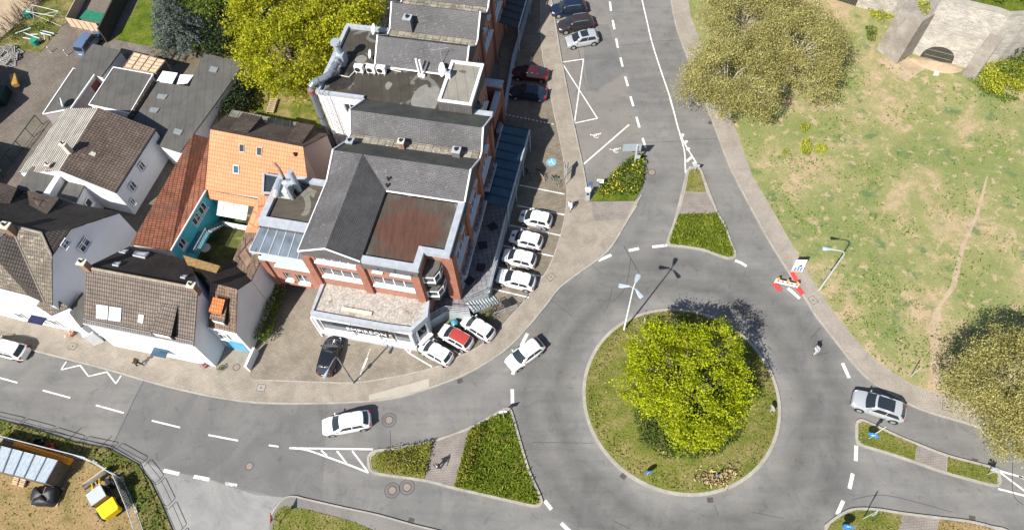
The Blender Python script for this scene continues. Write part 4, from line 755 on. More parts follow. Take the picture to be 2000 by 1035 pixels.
BF = Fac(D0, D1); bw = MB(); BF.box(bw, .3, 2.5, PV, 2.3, .0, .05); obj('gate_panel', bw, plain('blue_gate', (.1, .33, .52), .6), h2b); window(h2b, BF, .6, 1.6, 3.0, 3.9, n=2, depth=-.06)
gp = MB(); gp.tube([np.array(D1)+[0.08, 0, 0], (D1[0]+.08, D1[1], .3)], .06, n=6); gp.tube([D0, D1], .08, n=6); obj('gutter', gp, M['whiteframe'], h2b)
sl_ = MB(); w0, w1 = P3(493, 678, 1.35), P3(476, 715, 1.35); d_ = np.array(w1)-np.array(w0)
sl_.obox((w0[0], w0[1], 0), d_, np.array([.24, -.02, 0]), np.array([0, 0, 1.35])); obj('flank_wall', sl_, M['white'], h2b)
# lean-to roofs along the courtyard
lt = house('lean_to', 'long lean-to with weathered brown and orange tiles along courtyard east side', (480, 480, 0), 'outbuilding')
L0, L1, L2, L3, L4, L5 = P3(497, 402, 4.4), P3(478, 454, 4.4), P3(452, 513, 4.4), P3(530, 379, 6.1), P3(504, 454, 6.1), P3(512, 502, 6.1)
r_ = MB(); slab(r_, [L1, P3(502, 455, 6.1), L5, V1, L2]); obj('old_roof', r_, M['mixed_tile'], lt); r_ = MB(); slab(r_, [L0, P3(505, 384, 6.1), L3, P3(502, 454.5, 6.1), L1]); obj('new_roof', r_, M['tan_tile'], lt)
wl = MB(); drop(wl, [L0, L3, L5, V1, L2, L1], PV, 0, .01, .1); obj('wall', wl, M['white'], lt)
ch = P3(498, 492, 6); bx_ = MB(); bx_.box((ch[0], ch[1], 6.3), (.5, .5, 1.2), rz=R(-11)); obj('flue_box', bx_, M['greymetal'], lt)
# ---- big white gabled house on the left
h1 = house('gabled_house', 'large pale rendered house with dark hipped roof and half clipped gable, far left', (110, 520, 0))
e1, e2, cl1, cl2, ne, rL, rH = P3(101.5, 596, 5.4), P3(88, 592, 5.4), P3(101, 499, 8.8), P3(137, 447, 8.8), P3(233, 414.5, 4.6), P3(-60, 420, 9.6), P3(81, 455, 9.6)
neL, apx, hipb, hipt = P3(-40, 360, 4.8), P3(22, 444.5, 9.6), P3(55, 577, 5.4), P3(-12, 500, 8.3)
wl = MB(); eW = P3(-60, 545, 5.4); drop(wl, [eW, hipb, e1, cl1, cl2, ne, neL], PV, 0, .1, .16); obj('wall', wl, plain('pale_grey_render', (.66, .67, .7), .85, var=.05, scale=.5), h1)
r_ = MB(); slab(r_, [rL, rH, cl2, ne, neL]); obj('rear_roof', r_, M['dark_tile'], h1)
r_ = MB(); slab(r_, [rH, cl1, cl2]); obj('clipped_gable', r_, M['dark_tile'], h1)
r_ = MB(); slab(r_, [apx, rH, cl1, e1, e2]); slab(r_, [P3(-60, 431, 9.6), apx, P3(-40, 500, 8.6)]); obj('front_roof', r_, M['lichen_tile'], h1)
r_ = MB(); slab(r_, [apx, e2, hipb, hipt]); obj('cross_wing_shaded', r_, M['dark_tile'], h1)  # east slope takes the darkened tiles as painted shade
r_ = MB(); slab(r_, [hipt, hipb, P3(-60, 548, 5.4), P3(-60, 510, 7.4)]); obj('cross_wing_front', r_, M['lichen_tile'], h1)
vg_ = MB(); vg_.tube([np.array(apx)+[0, 0, .05], np.array(e2)+[0, 0, .05]], .07, n=5); vg_.tube([np.array(rH)+[0, 0, .05], np.array(cl1)+[0, 0, .05]], .1, n=5); vg_.tube([rL, rH], .12, n=5); obj('hip_tiles', vg_, plain('hip_tile', (.25, .22, .18), .9, var=.25, scale=3), h1)
chimney('', '', 23, 452, 9.5, .8, 1.0, par=h1)
rp1 = RP(rH, ne, neL); dormer(h1, RP(rL, rH, neL), (58, 402), (92, 420), (126, 397), (64, 383), .9, M['mid_tile'])
dormer(h1, RP(rL, rH, neL), (-30, 395), (20, 398), (46, 378), (-20, 358), 1.0, M['mid_tile'])
HG = Fac(e1, ne)
gd = lambda pts: None
for q in ((116, 479, .9, .75), (150, 484, 1.4, 1.0)):
    uu, zz = HG.uz(q[0], q[1]); window(h1, HG, uu, uu+q[2], zz-q[3], zz, n=2, depth=-.04, zbar=zz-.3)
H1F = Fac(hipb, e1); bay = MB(); bp_ = [P(70, 622), P(105, 632), P(133, 632), P(140, 612), P(100, 600), P(78, 600)]
bay = MB(); q = [P3(70, 597, 4.2), P3(99, 616, 3.9), P3(134, 600, 4.2), P3(117, 588, 4.9), P3(80, 584, 5)]; slab(bay, q, .12); bo = obj('bay_roof', bay, M['lichen_tile'], h1); b2 = MB(); b2.prism([p[:2] for p in q], PV, 3.85); obj('bay_wall', b2, M['white'], bo)
fw = MB(); f0, f1, f2 = P3(-60, 600, 0), P3(45, 627, 0), P3(182, 655, 0); fw.prism([np.array(f0[:2]), np.array(f1[:2]), np.array(f2[:2]), np.array(P(196, 640)), np.array(P(150, 590)), np.array(P(20, 560)), np.array(P(-60, 560))], PV, 3.0); obj('front_extension', fw, M['white'], h1)
FX = Fac(f0, f1); FX2 = Fac(f1, f2)
for F_, us in ((FX, (1.2, 3.4)), (FX2, (.6, 2.6, 4.6))):
    for u0 in us: window(h1, F_, u0, u0+.9, 1.2, 2.5, n=2, depth=-.04)
aw = MB(); FX2.box(aw, 2.9, 4.5, 2.55, 2.7, 0, .8); obj('awning', aw, plain('dark_blue_awning', (.02, .02, .07), .6), h1)
bk = MB(); FX.box(bk, -.5, 4.5, 2.9, 3.0, -.6, .5); obj('balcony', bk, M['cream'], h1); bk = MB()
for z in (3.3, 3.7, 4.0): FX.box(bk, -.5, 4.5, z, z+.05, .44, .5)
obj('balcony_rail', bk, M['darkmetal'], h1)
an = house('annex', 'small pale annex with open dark yard wedged between the two street houses', (150, 610, 0), 'annex')
aw = MB(); q = [P3(138, 600, 3.6), P3(160, 570, 3.6), P3(165, 577, 3.6), P3(163, 632, 3.6), P3(158, 640, 3.6), P3(136, 612, 3.6)]; aw.prism([p[:2] for p in q], PV, 3.4); obj('wall', aw, M['dull_white'], an)
aw = MB(); slab(aw, q, .1); obj('roof', aw, M['felt'], an); AF = Fac(q[5], q[4]); window(an, AF, .4, 1.3, 1.9, 3.0, n=1, depth=-.04); a2 = MB(); a2.prism([np.array(P(176, 655)), np.array(P(172, 640)), np.array(P(190, 640)), np.array(P(205, 668)), np.array(P(185, 676))], PV, 2.2); obj('porch', a2, M['dull_white'], an)
# ---- middle house with half pale, half brown roof
h3 = house('courtyard_house', 'white house whose roof is half pale ridged tiles and half brown tiles', (210, 300, 0))
a, b, c, d, e_, f_ = P3(305, 253, 4.3), P3(226, 377, 4.3), P3(193, 211, 6.5), P3(117, 333, 6.5), P3(128, 212, 4.7), P3(36, 337, 4.0)
wl = MB(); drop(wl, [a, c, e_, f_, d, b], .06, 0, .1, .16); obj('wall', wl, plain('cool_white_render', (.66, .67, .7), .85, var=.05), h3)
r_ = MB(); slab(r_, [a, b, d, c]); obj('east_roof', r_, M['mid_tile'], h3); r_ = MB(); slab(r_, [c, d, f_, e_]); obj('west_roof', r_, M['pale_tile'], h3)
skylight(h3, RP(a, b, c), [(179, 296), (188, 300), (185, 307), (173, 302)], 'cream', 'cream')
chimney('', '', 143, 304, 5.9, .6, 1.9, 'cream', par=h3); chimney('', '', 102, 331, 5.5, .5, .8, par=h3)
HE = Fac(b, a)
for q in ((268, 324, .8, 1.0), (249, 364, .9, 1.1), (251, 393, .6, .9)):
    uu, zz = HE.uz(q[0], q[1]); window(h3, HE, uu, uu+q[2], zz-q[3], zz, n=2, depth=-.04)
gg = MB(); gg.tube([a, b], .08, n=6); gg.tube([np.array(a), (a[0]+.1, a[1]-.1, 2.6)], .06, n=6); obj('gutter', gg, M['darkmetal'], h3)
an2 = house('low_extension', 'two low grey felt roofs with a pale wall between, beside the pale ridged roof', (90, 360, 0), 'outbuilding')
def flatroof(par, px, z, mat, wallmat, zb=.06, copem=None, nm='roof', over=.1):
    q = up([(x, y, z) for x, y in px]); m_ = MB(); m_.prism([p[:2] for p in q], z-.16, z); o = obj(nm, m_, mat, par); m_ = MB(); drop(m_, q, zb, 0, over, .12); obj('wall', m_, wallmat, par)
    if copem: k = MB(); cp_ = [np.array(p[:2]) for p in q]; k.strip(cp_, .13, z-.12, 0, True, h=.2, off=0); obj('coping', k, copem, par)
    return o
flatroof(an2, [(62, 325), (112, 337), (86, 376), (28, 372)], 4.9, M['felt'], M['cream'], nm='west_roof'); flatroof(an2, [(128, 345), (167, 357), (148, 395), (108, 380)], 4.2, M['felt'], M['dull_white'], nm='east_roof')
mw = MB(); mw.prism([np.array(P(*p, 5.1)) for p in ((113, 335), (121, 339), (92, 386), (80, 384))], .06, 5.1); obj('dividing_wall', mw, M['dull_white'], an2)
WX = Fac(P3(148, 395, 4.2), P3(167, 357, 4.2)); uu, zz = WX.uz(164, 380); window(an2, WX, .6, 1.5, 2.0, 3.1, n=1, depth=-.02)
# ---- flat roofed sheds
sh = [('long_shed', 'long grey felt roofed building with two small skylights beside the garden spruce', [(396, 105), (480, 120), (352, 298), (311, 285), (358, 200)], 3.4, None),
      ('mid_shed', 'grey felt roof with skylights joining the longer roof beside a white gutter', [(304, 160), (375, 170), (311, 284), (248, 228)], 3.1, None),
      ('shed', 'grey felt flat roof with white metal edges behind the brown tiled house', [(222, 132), (299, 146), (254, 222), (174, 205)], 3.3, 'whiteframe'),
      ('garage', 'grey felt roofed garage beside the blue parked van', [(181, 86), (236, 99), (198, 150), (144, 133)], 2.9, None),
      ('garage', 'grey felt roofed garage with pink side wall and a satellite dish, beside paved yard', [(144, 134), (187, 143), (138, 213), (84, 223)], 2.8, 'whiteframe')]
for nm, lb, px, z, cop in sh:
    c = np.mean(px, 0); t_ = thing(nm, lb, 'shed', P3(c[0], c[1], 0)); flatroof(t_, px, z, M['felt'], plain('pinkish_wall', (.36, .31, .31), .9, var=.1) if 'pink' in lb else M['dull_white'], copem=M[cop] if cop else None)
    if 'longer' in lb:
        for q in ([(309, 184), (328, 186), (322, 194), (306, 192)], [(295, 210), (312, 212), (305, 221), (291, 218)]):
            p4 = [np.array(P3(x, y, z+.08)) for x, y in q]; m_ = MB(); m_.prism([p[:2] for p in p4], z, z+.12); obj('skylight', m_, plain('dusty_skylight', (.2, .22, .22), .3), t_)
    if 'spruce' in lb:
        for q in ([(412, 130), (427, 133), (422, 142), (408, 139)], [(342, 251), (358, 255), (352, 264), (338, 260)]):
            p4 = [np.array(P3(x, y, z+.08)) for x, y in q]; m_ = MB(); m_.prism([p[:2] for p in p4], z, z+.12); obj('skylight', m_, plain('dusty_skylight', (.2, .22, .22), .3), t_)
    if 'white metal' in lb:
        m_ = MB(); p_ = [np.array(P3(*q)) for q in ((300, 160, 3.25), (253, 232, 3.25))]; m_.tube(p_, .3, n=6); obj('gutter_roof', m_, M['mid_tile'], t_)
    if 'pink' in lb:
        m_ = MB(); F_ = Fac(P3(138, 213, z), P3(187, 143, z)); F_.box(m_, F_.W-1.7, F_.W-.4, .1, 2.2, -.1, .0); obj('door', m_, plain('maroon_door', (.12, .03, .025), .6), t_)
pg = thing('pergola_roof', 'square tan panelled pergola roof between shed and spruce', 'pergola', P3(281, 125, 0)); m_ = MB(); q = up([(261, 103, 2.6), (323, 119, 2.6), (304, 143, 2.6), (241, 132, 2.6)]); m_.prism([p[:2] for p in q], 2.5, 2.6)
obj('panel', m_, plain('tan_boards', (.55, .41, .27), .8, var=.15), pg); m_ = MB(); qa = [np.array(p) for p in q]
for k in range(5):
    s_ = k/4; a_, b_ = qa[0]+(qa[1]-qa[0])*s_, qa[3]+(qa[2]-qa[3])*s_; m_.tube([a_+[0, 0, .05], b_+[0, 0, .05]], .06, n=4)
    a_, b_ = qa[0]+(qa[3]-qa[0])*s_, qa[1]+(qa[2]-qa[1])*s_; m_.tube([a_+[0, 0, .05], b_+[0, 0, .05]], .06, n=4)
obj('batten', m_, plain('grey_batten', (.2, .15, .12), .8), pg)
for p in qa:
    m_ = MB(); m_.tube([(p[0], p[1], .06), (p[0], p[1], 2.5)], .06, n=6); obj('post', m_, M['wood'], pg)
wr = thing('lean_to_canopy', 'white corrugated plastic canopy beside the spruce', 'canopy', P3(340, 150, 0)); 
for q in ([(318, 139), (347, 143), (336, 164), (305, 160)], [(352, 146), (378, 147), (366, 163), (345, 165)]):
    m_ = MB(); p4 = up([(x, y, 2.9) for x, y in q]); m_.prism([p[:2] for p in p4], 2.85, 2.9); obj('sheet', m_, plain('white_plastic', (.75, .76, .78), .4, var=.1, scale=2), wr)
    m_ = MB(); m_.tube([p4[0], (p4[0][0], p4[0][1], .05)], .05, n=5); obj('post', m_, M['wood'], wr)
# off-frame neighbours at the left edge, known from their walls and shadows
SHV = np.array([math.cos(R(52.8)), math.sin(R(52.8))])
def shadowcaster(nm, lb, sh_px, h, extra):
    pts = [P(*p)-SHV*h for p in sh_px]; pts += [p for p in extra(pts)]; t_ = thing(nm, lb, 'building', (*np.mean(pts, 0), 0)); m_ = MB(); m_.prism(pts, .05, h, 0, 1); obj('wall', m_, [M['felt'], M['cream']], t_); return t_
shadowcaster('neighbour_building', 'dark edge of a neighbouring building at the left border above the paved yard', [(26, 130), (60, 140), (48, 181), (62, 191), (-20, 262)], 5.0, lambda p: [p[-1]+np.array([-14, 2.]), p[0]+np.array([-14, 2.])])
shadowcaster('neighbour_building', 'building beyond the left border whose shadow crosses the lower yard', [(-30, 268), (64, 289), (30, 342), (-30, 420)], 4.2, lambda p: [p[-1]+np.array([-10, 0.]), p[0]+np.array([-10, 0.])])
# ---- long red roofed wing and orange roofed house round the turquoise courtyard
rr = house('courtyard_wing', 'long wing with red pantile roof and turquoise wall facing the courtyard', (330, 380, 0))
g0, g1, g2, g3 = P3(377, 262, 6.0), P3(409, 270, 4.6), P3(401, 372, 4.5), P3(333, 489, 4.5); g4 = P3(255, 477, 6.0)
r_ = MB(); slab(r_, [g0, g1, g2, g3, g4]); obj('roof', r_, M['red_tile'], rr); wl = MB(); drop(wl, [g0, g1, g2, g3, g4], .06, 0, .12, .16); obj('wall', wl, M['white'], rr)
TQ = Fac(np.array(g3[:2]), np.array(g2[:2])); tw = MB(); tqh = [(1.0, 2.0, 2.9, 4.0), (4.0, 5.2, 2.9, 4.0), (5.4, 6.6, 2.9, 4.0)]; TQ.wall(tw, 0, TQ.W, .06, 4.35, tqh, .12, o=.05); obj('courtyard_wall', tw, M['turq'], rr)
for h in tqh: window(rr, TQ, *h, n=2, depth=.06)
gg = MB(); gg.tube([np.array(g2)+[.05, 0, 0], np.array(g3)+[.05, 0, 0]], .09, n=6); obj('gutter', gg, M['whiteframe'], rr)
bl_ = MB(); TQ.box(bl_, 1.2, 3.9, 2.2, 2.3, .05, 1.4); bo = obj('balcony', bl_, plain('dim_teal_metal', (.05, .2, .24), .5), rr); bl_ = MB()
for k in range(10): TQ.box(bl_, 1.2+k*.28, 1.24+k*.28, 2.3, 3.2, 1.34, 1.4)
TQ.box(bl_, 1.2, 3.9, 3.2, 3.26, 1.33, 1.4); obj('balcony_rail', bl_, M['steel'], bo)
st_ = MB()
for k in range(9): TQ.box(st_, 4.0+k*.3, 4.32+k*.3, 2.1-k*.22, 2.18-k*.22, .5, 1.5)
obj('stair', st_, plain('grey_stair', (.2, .25, .26), .6), rr)
oh = house('orange_house', 'house with bright orange pantile roof and brown dormers behind the turquoise courtyard', (500, 310, 0))
R0, R1 = P3(411, 253, 8.4), P3(591.7, 287, 8.4); S0, S1, S2 = P3(401, 371, 4.4), P3(503, 390, 4.4), P3(590, 337, 6.4)
NE0, NE1 = P3(440, 226, 5.6), P3(640, 262, 5.6)
r_ = MB(); slab(r_, [R0, R1, P3(606, 395, 4.4), S0]); obj('front_roof', r_, M['tan_tile'], oh); rpo = RP(R0, R1, S0)
r_ = MB(); slab(r_, [P3(400, 371, 4.38), P3(503, 390, 4.38), P3(497, 403, 3.75), P3(401, 386, 3.75)]); obj('eave_roof', r_, M['tan_tile'], oh)
r_ = MB(); slab(r_, [R0, R1, NE1, NE0]); obj('rear_roof', r_, M['mid_tile'], oh); rpr = RP(R0, R1, NE0)
wl = MB(); drop(wl, [S0, P3(606, 395, 4.4), R1, NE1, NE0, R0], .06, 0, .12, .16); obj('wall', wl, plain('ivory_wall', (.62, .6, .56), .85, var=.05), oh)
for q in ([(456, 322), (467, 323), (468, 340), (456, 339)],): skylight(oh, rpo, q, 'greymetal', 'blueglass', .12)
for q in ([(468, 281), (478, 282), (478, 298), (468, 297)], [(502, 287), (513, 288), (511, 305), (502, 304)]): skylight(oh, rpo, q, 'cream', 'glass', .1)
v_t = MB(); p_ = rpo.at(577, 304); v_t.tube([p_, p_+[0, 0, .4]], .14, n=8); obj('vent_pipe', v_t, M['darkmetal'], oh)
for tl, tr, br, bl, lb in (((449, 253), (485, 260.5), (516, 238), (479, 230), ''), ((560, 274), (590, 281), (618, 254), (584, 249), '')): dormer(oh, rpr, tl, tr, br, bl, .75, M['mid_tile'], M['cladding'])
wt = MB(); F_ = Fac(S0, S1); F_.box(wt, .0, 2.6, .06, 3.6, -.06, .05); obj('courtyard_wall', wt, M['turq'], oh)
cv = thing('conservatory', 'white glazed veranda under the orange roof facing the dark courtyard', 'veranda', P3(455, 412, 0)); q = up([(428, 391, 2.9), (485, 402, 2.9), (480, 430, 2.4), (424, 420, 2.4)]); m_ = MB(); slab(m_, q, .05); go = obj('glass_roof', m_, plain('pale_glass', (.5, .52, .5), .2, var=.3, scale=2), cv); m_ = MB(); qa = [np.array(p) for p in q]
for k in range(7): m_.tube([qa[0]+(qa[1]-qa[0])*k/6+[0, 0, .04], qa[3]+(qa[2]-qa[3])*k/6+[0, 0, .04]], .05, n=4)
for k in range(4): m_.tube([qa[0]+(qa[3]-qa[0])*k/3+[0, 0, .05], qa[1]+(qa[2]-qa[1])*k/3+[0, 0, .05]], .05, n=4)
obj('glazing_bar', m_, M['whiteframe'], go); m_ = MB(); m_.obox(qa[3]-[0, 0, 2.3], qa[2]-qa[3], np.array([.02, .1, 0]), np.array([0, 0, .9])); obj('base_wall', m_, M['white'], cv)
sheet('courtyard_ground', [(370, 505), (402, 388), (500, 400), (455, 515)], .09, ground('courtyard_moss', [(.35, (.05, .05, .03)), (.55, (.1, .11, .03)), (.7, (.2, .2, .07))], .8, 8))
m_ = MB(); c = P3(395, 500, 0); m_.box((c[0], c[1], .74), (1.0, .7, .05)); 
tb = thing('garden_table', 'small pale table at the foot of the turquoise wall', 'table', (c[0]+.5, c[1]+.6, 0)); tb_m = MB(); tb_m.disc((c[0]+.5, c[1]+.6, .7), .55, h=.05); obj('tabletop', tb_m, M['whiteframe'], tb); tb_m = MB(); tb_m.tube([(c[0]+.5, c[1]+.6, .09), (c[0]+.5, c[1]+.6, .7)], .06, n=6); obj('leg', tb_m, M['steel'], tb)
gr_ = thing('glass_lean_to', 'grey glass roofed lean-to behind the orange roofed house', 'lean-to', P3(500, 235, 0)); q = up([(455, 215, 2.9), (610, 245, 2.9), (615, 262, 3.4), (432, 250, 3.4)]); m_ = MB(); slab(m_, q, .06); go = obj('glass_roof', m_, plain('mossy_glass', (.2, .2, .16), .3, var=.5, scale=.6), gr_); m_ = MB(); qa = [np.array(p) for p in q]
for k in range(12): m_.tube([qa[0]+(qa[1]-qa[0])*k/11+[0, 0, .05], qa[3]+(qa[2]-qa[3])*k/11+[0, 0, .05]], .05, n=4)
obj('glazing_bar', m_, M['cream'], go)
for p in (qa[0], qa[1]): m_ = MB(); m_.tube([(p[0], p[1], .06), p], .06, n=5); obj('post', m_, M['cream'], gr_)
yw = thing('boundary_wall', 'dark boundary wall between orange house and brick building', 'wall', P3(640, 300, 0)); m_ = MB(); a_, b_ = P3(650, 235, 2.6), P3(618, 300, 2.6); d_ = np.array(b_)-np.array(a_); m_.obox((a_[0], a_[1], 0), np.array([d_[0], d_[1], 0]), np.array([.2, 0, 0]), np.array([0, 0, 2.6])); obj('wall', m_, M['cream'], yw)
yw = thing('boundary_wall', 'long brick garden wall beside the longest grey felt roof', 'wall', P3(430, 200, 0)); m_ = MB(); a_, b_ = P3(482, 122, 2.0), P3(412, 250, 2.0); d_ = np.array(b_)-np.array(a_); m_.obox((a_[0], a_[1], 0), np.array([d_[0], d_[1], 0]), np.array([.25, 0, 0]), np.array([0, 0, 2.0])); obj('wall', m_, plain('old_brick_wall', (.3, .2, .14), .9, var=.3), yw)
# ================================================================== vegetation
def crown_points(c, rx, ry, rz, nclump, nleaf, cs=.9, low=-.55, lump=.25, seed=1):
    r = np.random.default_rng(seed); C_ = []
    ph = r.uniform(0, 6.28, 6)
    while len(C_) < nclump:
        d = r.normal(size=3); d /= np.linalg.norm(d)
        if d[2] < low: continue
        az = math.atan2(d[1], d[0]); k = 1+lump*(math.sin(3*az+ph[0])*.5+math.sin(5*az+ph[1]+2*d[2])*.4+math.sin(4*d[2]+ph[2])*.3)
        q = r.uniform(.35, 1)**.45*k*.9
        C_.append(np.array(c)+d*np.array([rx, ry, rz])*q)
    C_ = np.array(C_); pts = []
    for q in C_:
        n = int(nleaf*r.uniform(.5, 1.5)); s = cs*r.uniform(.6, 1.25); g_ = r.normal(size=(n, 3))*np.array([s, s, s*.55])*.6; pts.append(q+g_)
    return np.vstack(pts), C_
def tree(name, label, x, y, zc, rx, ry, rz, mat, nclump=130, nleaf=90, size=.28, bark='bark', seed=1, zb=.15, cs=.9, group=None, up=.6, lump=.25, aspect=1.0, nl=16, cat='tree', low=-.55):
    c = np.array(P3(x, y, zc)); pts, C_ = crown_points(c, rx, ry, rz, nclump, nleaf, cs, low, lump, seed)
    t_ = thing(name, label, cat, (c[0], c[1], zb), 0, group)
    obj('crown', leafmesh('crown', pts, size, mat, aspect, up), parent=t_)
    r = np.random.default_rng(seed+50); m_ = MB(); fork = np.array([c[0], c[1], zb+(zc-rz*.5-zb)*.9+.3]); rt = max(.16, rx*.055)
    m_.tube([(c[0], c[1], zb-.1), (c[0], c[1], zb+.4), fork], [rt*1.5, rt*1.1, rt*.9], n=9)
    idx = r.choice(len(C_), min(nl, len(C_)), replace=False)
    for i in idx:
        e = C_[i]; mid = fork*.5+e*.5+np.array([*r.normal(0, .3, 2), rz*.12]); m_.tube([fork-[0, 0, .1], mid, e], [rt*.5, rt*.28, rt*.06], n=6)
    obj('trunk', m_, M[bark], t_); return t_
neon = leafmat('maple_leaf', [(0, (.12, .16, .004)), (.3, (.31, .37, .006)), (.75, (.44, .49, .01)), (1, (.53, .55, .04))], .42)
yel = leafmat('oak_leaf', [(0, (.17, .19, .008)), (.4, (.34, .35, .012)), (.8, (.43, .43, .018)), (1, (.5, .48, .04))], .35)
olive = leafmat('plane_leaf', [(0, (.18, .165, .055)), (.3, (.38, .355, .118)), (.7, (.51, .47, .17)), (1, (.62, .57, .27))], .48)
spru = leafmat('spruce_needles', [(0, (.025, .04, .033)), (.5, (.085, .11, .095)), (1, (.2, .23, .21))], .05)
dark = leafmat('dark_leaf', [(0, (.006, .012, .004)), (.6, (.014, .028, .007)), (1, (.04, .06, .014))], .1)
green = leafmat('shrub_leaf', [(0, (.04, .07, .01)), (.5, (.1, .15, .02)), (1, (.2, .24, .04))], .2)
limeg = leafmat('lime_leaf', [(0, (.2, .25, .01)), (.6, (.36, .38, .02)), (1, (.5, .48, .05))], .25)
tree('maple_tree', 'bright yellow green maple standing on the roundabout island', 1347, 743, 5.5, 6.3, 6.1, 3.9, neon, 330, 105, .2, seed=4, zb=.45, cs=.62, lump=.27, nl=26)
tree('plane_tree', 'pale olive plane tree overhanging the road by the park, nearest the road', 1425, 150, 6.5, 5.6, 5.6, 4.2, olive, 212, 210, .16, 'palebark', 7, nl=40, group='plane trees by the upper road', cs=1.0)
tree('plane_tree', 'pale olive plane tree behind the roadside one, towards the stone wall', 1560, 95, 6.5, 6.2, 6.2, 4.4, olive, 237, 210, .16, 'palebark', 9, nl=40, group='plane trees by the upper road', cs=1.0)
tree('plane_tree', 'pale olive plane tree at the top border above the roadside one', 1462, 22, 6.5, 6.2, 7, 4.4, olive, 237, 210, .16, 'palebark', 12, nl=40, group='plane trees by the upper road', cs=1.0)
tree('plane_tree', 'pale olive plane tree at the right border above the silver car', 1985, 745, 5.5, 5.2, 5.0, 3.6, olive, 237, 192, .16, 'palebark', 15, cs=.9, nl=40)
tree('plane_tree', 'small pale olive plane tree overhanging the road at the lower right border', 1995, 835, 4.5, 3.0, 3.0, 2.6, olive, 87, 157, .16, 'palebark', 16, cs=.8)
tree('oak_tree', 'yellow green tree behind the brick building, larger and lower of the pair', 562, 108, 5.5, 6.6, 6.4, 4.4, yel, 240, 95, .27, seed=21, group='yellow green trees in the rear garden')
tree('oak_tree', 'yellow green tree at the top border touching the brick building', 672, 40, 6, 5.4, 6.0, 4.2, yel, 190, 95, .27, seed=23, group='yellow green trees in the rear garden')
tree('oak_tree', 'yellow green tree at the top border next to the dark gap', 525, 10, 6, 5.5, 6.0, 4.2, yel, 180, 95, .27, seed=25, group='yellow green trees in the rear garden')
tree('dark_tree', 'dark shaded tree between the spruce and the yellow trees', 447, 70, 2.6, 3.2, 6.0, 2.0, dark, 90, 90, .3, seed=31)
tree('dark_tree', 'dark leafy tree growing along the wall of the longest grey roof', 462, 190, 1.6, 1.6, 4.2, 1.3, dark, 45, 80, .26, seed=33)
tree('green_tree', 'mid green tree at the top border behind the spruce', 415, -8, 5, 3.6, 3.6, 3, green, 90, 90, .28, seed=35)
# spruce
sc = P3(366, 80, .1); sp = thing('spruce_tree', 'blue grey spruce beside the tan pergola roof', 'tree', sc); r = np.random.default_rng(3); PT = []
m_ = MB(); m_.tube([(sc[0], sc[1], 0), (sc[0], sc[1], 9.5)], [.3, .04], n=8); obj('trunk', m_, M['bark'], sp)
for tier in range(26):
    h = .7+tier*.34; R_ = 5.1*(1-h/10.6); nb = max(6, int(R_*5.2))
    for b_ in range(nb):
        a_ = r.uniform(0, 6.28); L_ = R_*r.uniform(.72, 1.1); n_ = int(40*L_/2+12); s_ = r.uniform(.12, 1, n_)**.7
        w_ = (1-s_)*.35+.1; PT.append(np.c_[sc[0]+np.cos(a_)*L_*s_+r.normal(0, 1, n_)*w_*.5, sc[1]+np.sin(a_)*L_*s_+r.normal(0, 1, n_)*w_*.5, h+.1-s_*L_*.12+r.normal(0, .06, n_)])
obj('crown', leafmesh('crown', np.vstack(PT), .3, spru, .38, 1.2), parent=sp)
# hedges and shrubs -------------------------------------------------
def bushpts(poly, h, dens, z=.14, hs=.35, edge=.25):
    q = scatter(poly, dens); z_ = z+h*(rng.uniform(0, 1, len(q))**.35)*(1+hs*np.sin(q[:, 0]*2.1)*np.cos(q[:, 1]*1.7)*.6); return np.c_[q+rng.normal(0, .06, q.shape), z_]
def bush(name, label, px, h, mat, dens=90, size=.18, z=.14, cat='shrub', group=None, up=.4, extra=None):
    poly = [P(*p) for p in px]; pts = bushpts(poly, h, dens, z)
    c = np.mean(poly, 0); t_ = thing(name, label, cat, (c[0], c[1], z), 0, group); obj('foliage', leafmesh('foliage', pts, size, mat, 1, up), parent=t_)
    m_ = MB()
    for _ in range(7): a_ = poly[rng.integers(len(poly))]*.4+c*.6; m_.tube([(c[0], c[1], z-.05), (a_[0]*.3+c[0]*.7, a_[1]*.3+c[1]*.7, z+h*.2), (a_[0], a_[1], z+h*.6)], .03, n=5)
    o = obj('stems', m_, M['bark'], t_)
    if extra:
        emat, n_, es = extra; k = rng.choice(len(pts), min(n_, len(pts)), replace=False); q = pts[k].copy(); q[:, 2] += .1; ga = np.sin(q[:, 0]*1.9)+np.cos(q[:, 1]*2.3); q = q[ga > -.2]; obj('blossom', leafmesh('blossom', q, es, emat, 1, 1.5), parent=t_)
    return t_
hedgeleaf = leafmat('hedge_leaf', [(0, (.09, .1, .01)), (.5, (.19, .2, .02)), (1, (.3, .28, .04))], .2)
flower = leafmat('yellow_flower', [(0, (.6, .45, .02)), (1, (.8, .65, .05))], .2)
bush('hedge', 'low clipped hedge on the small triangle island left of the crossing path', [(742, 886), (766, 881), (806, 874), (846, 866), (829, 934), (790, 929), (745, 921), (735, 903)], .75, hedgeleaf, 150, .17, cat='hedge')
bush('hedge', 'yellowish low hedge along the right side of the crossing path', [(917, 841), (944, 828), (950, 846), (930, 880), (920, 925), (905, 952), (889, 949)], .6, hedgeleaf, 130, .17, cat='hedge')
bush('shrub_bed', 'triangular bed of dark shrubs with yellow blossom beside the parking meter', [(1160, 388), (1168, 374), (1193, 346), (1225, 318), (1240, 312), (1257, 322), (1256, 345), (1251, 366), (1238, 388), (1190, 389)], .9, green, 150, .19, extra=(flower, 210, .22))
sheet('shrub_bed_soil', [(1154, 392), (1162, 376), (1193, 342), (1236, 303), (1260, 299), (1259, 343), (1254, 367), (1239, 391)], .135, M['lushgrass'], .3)
ivy = leafmat('ivy_leaf', [(0, (.02, .04, .006)), (.6, (.045, .075, .01)), (1, (.09, .13, .02))], .12)
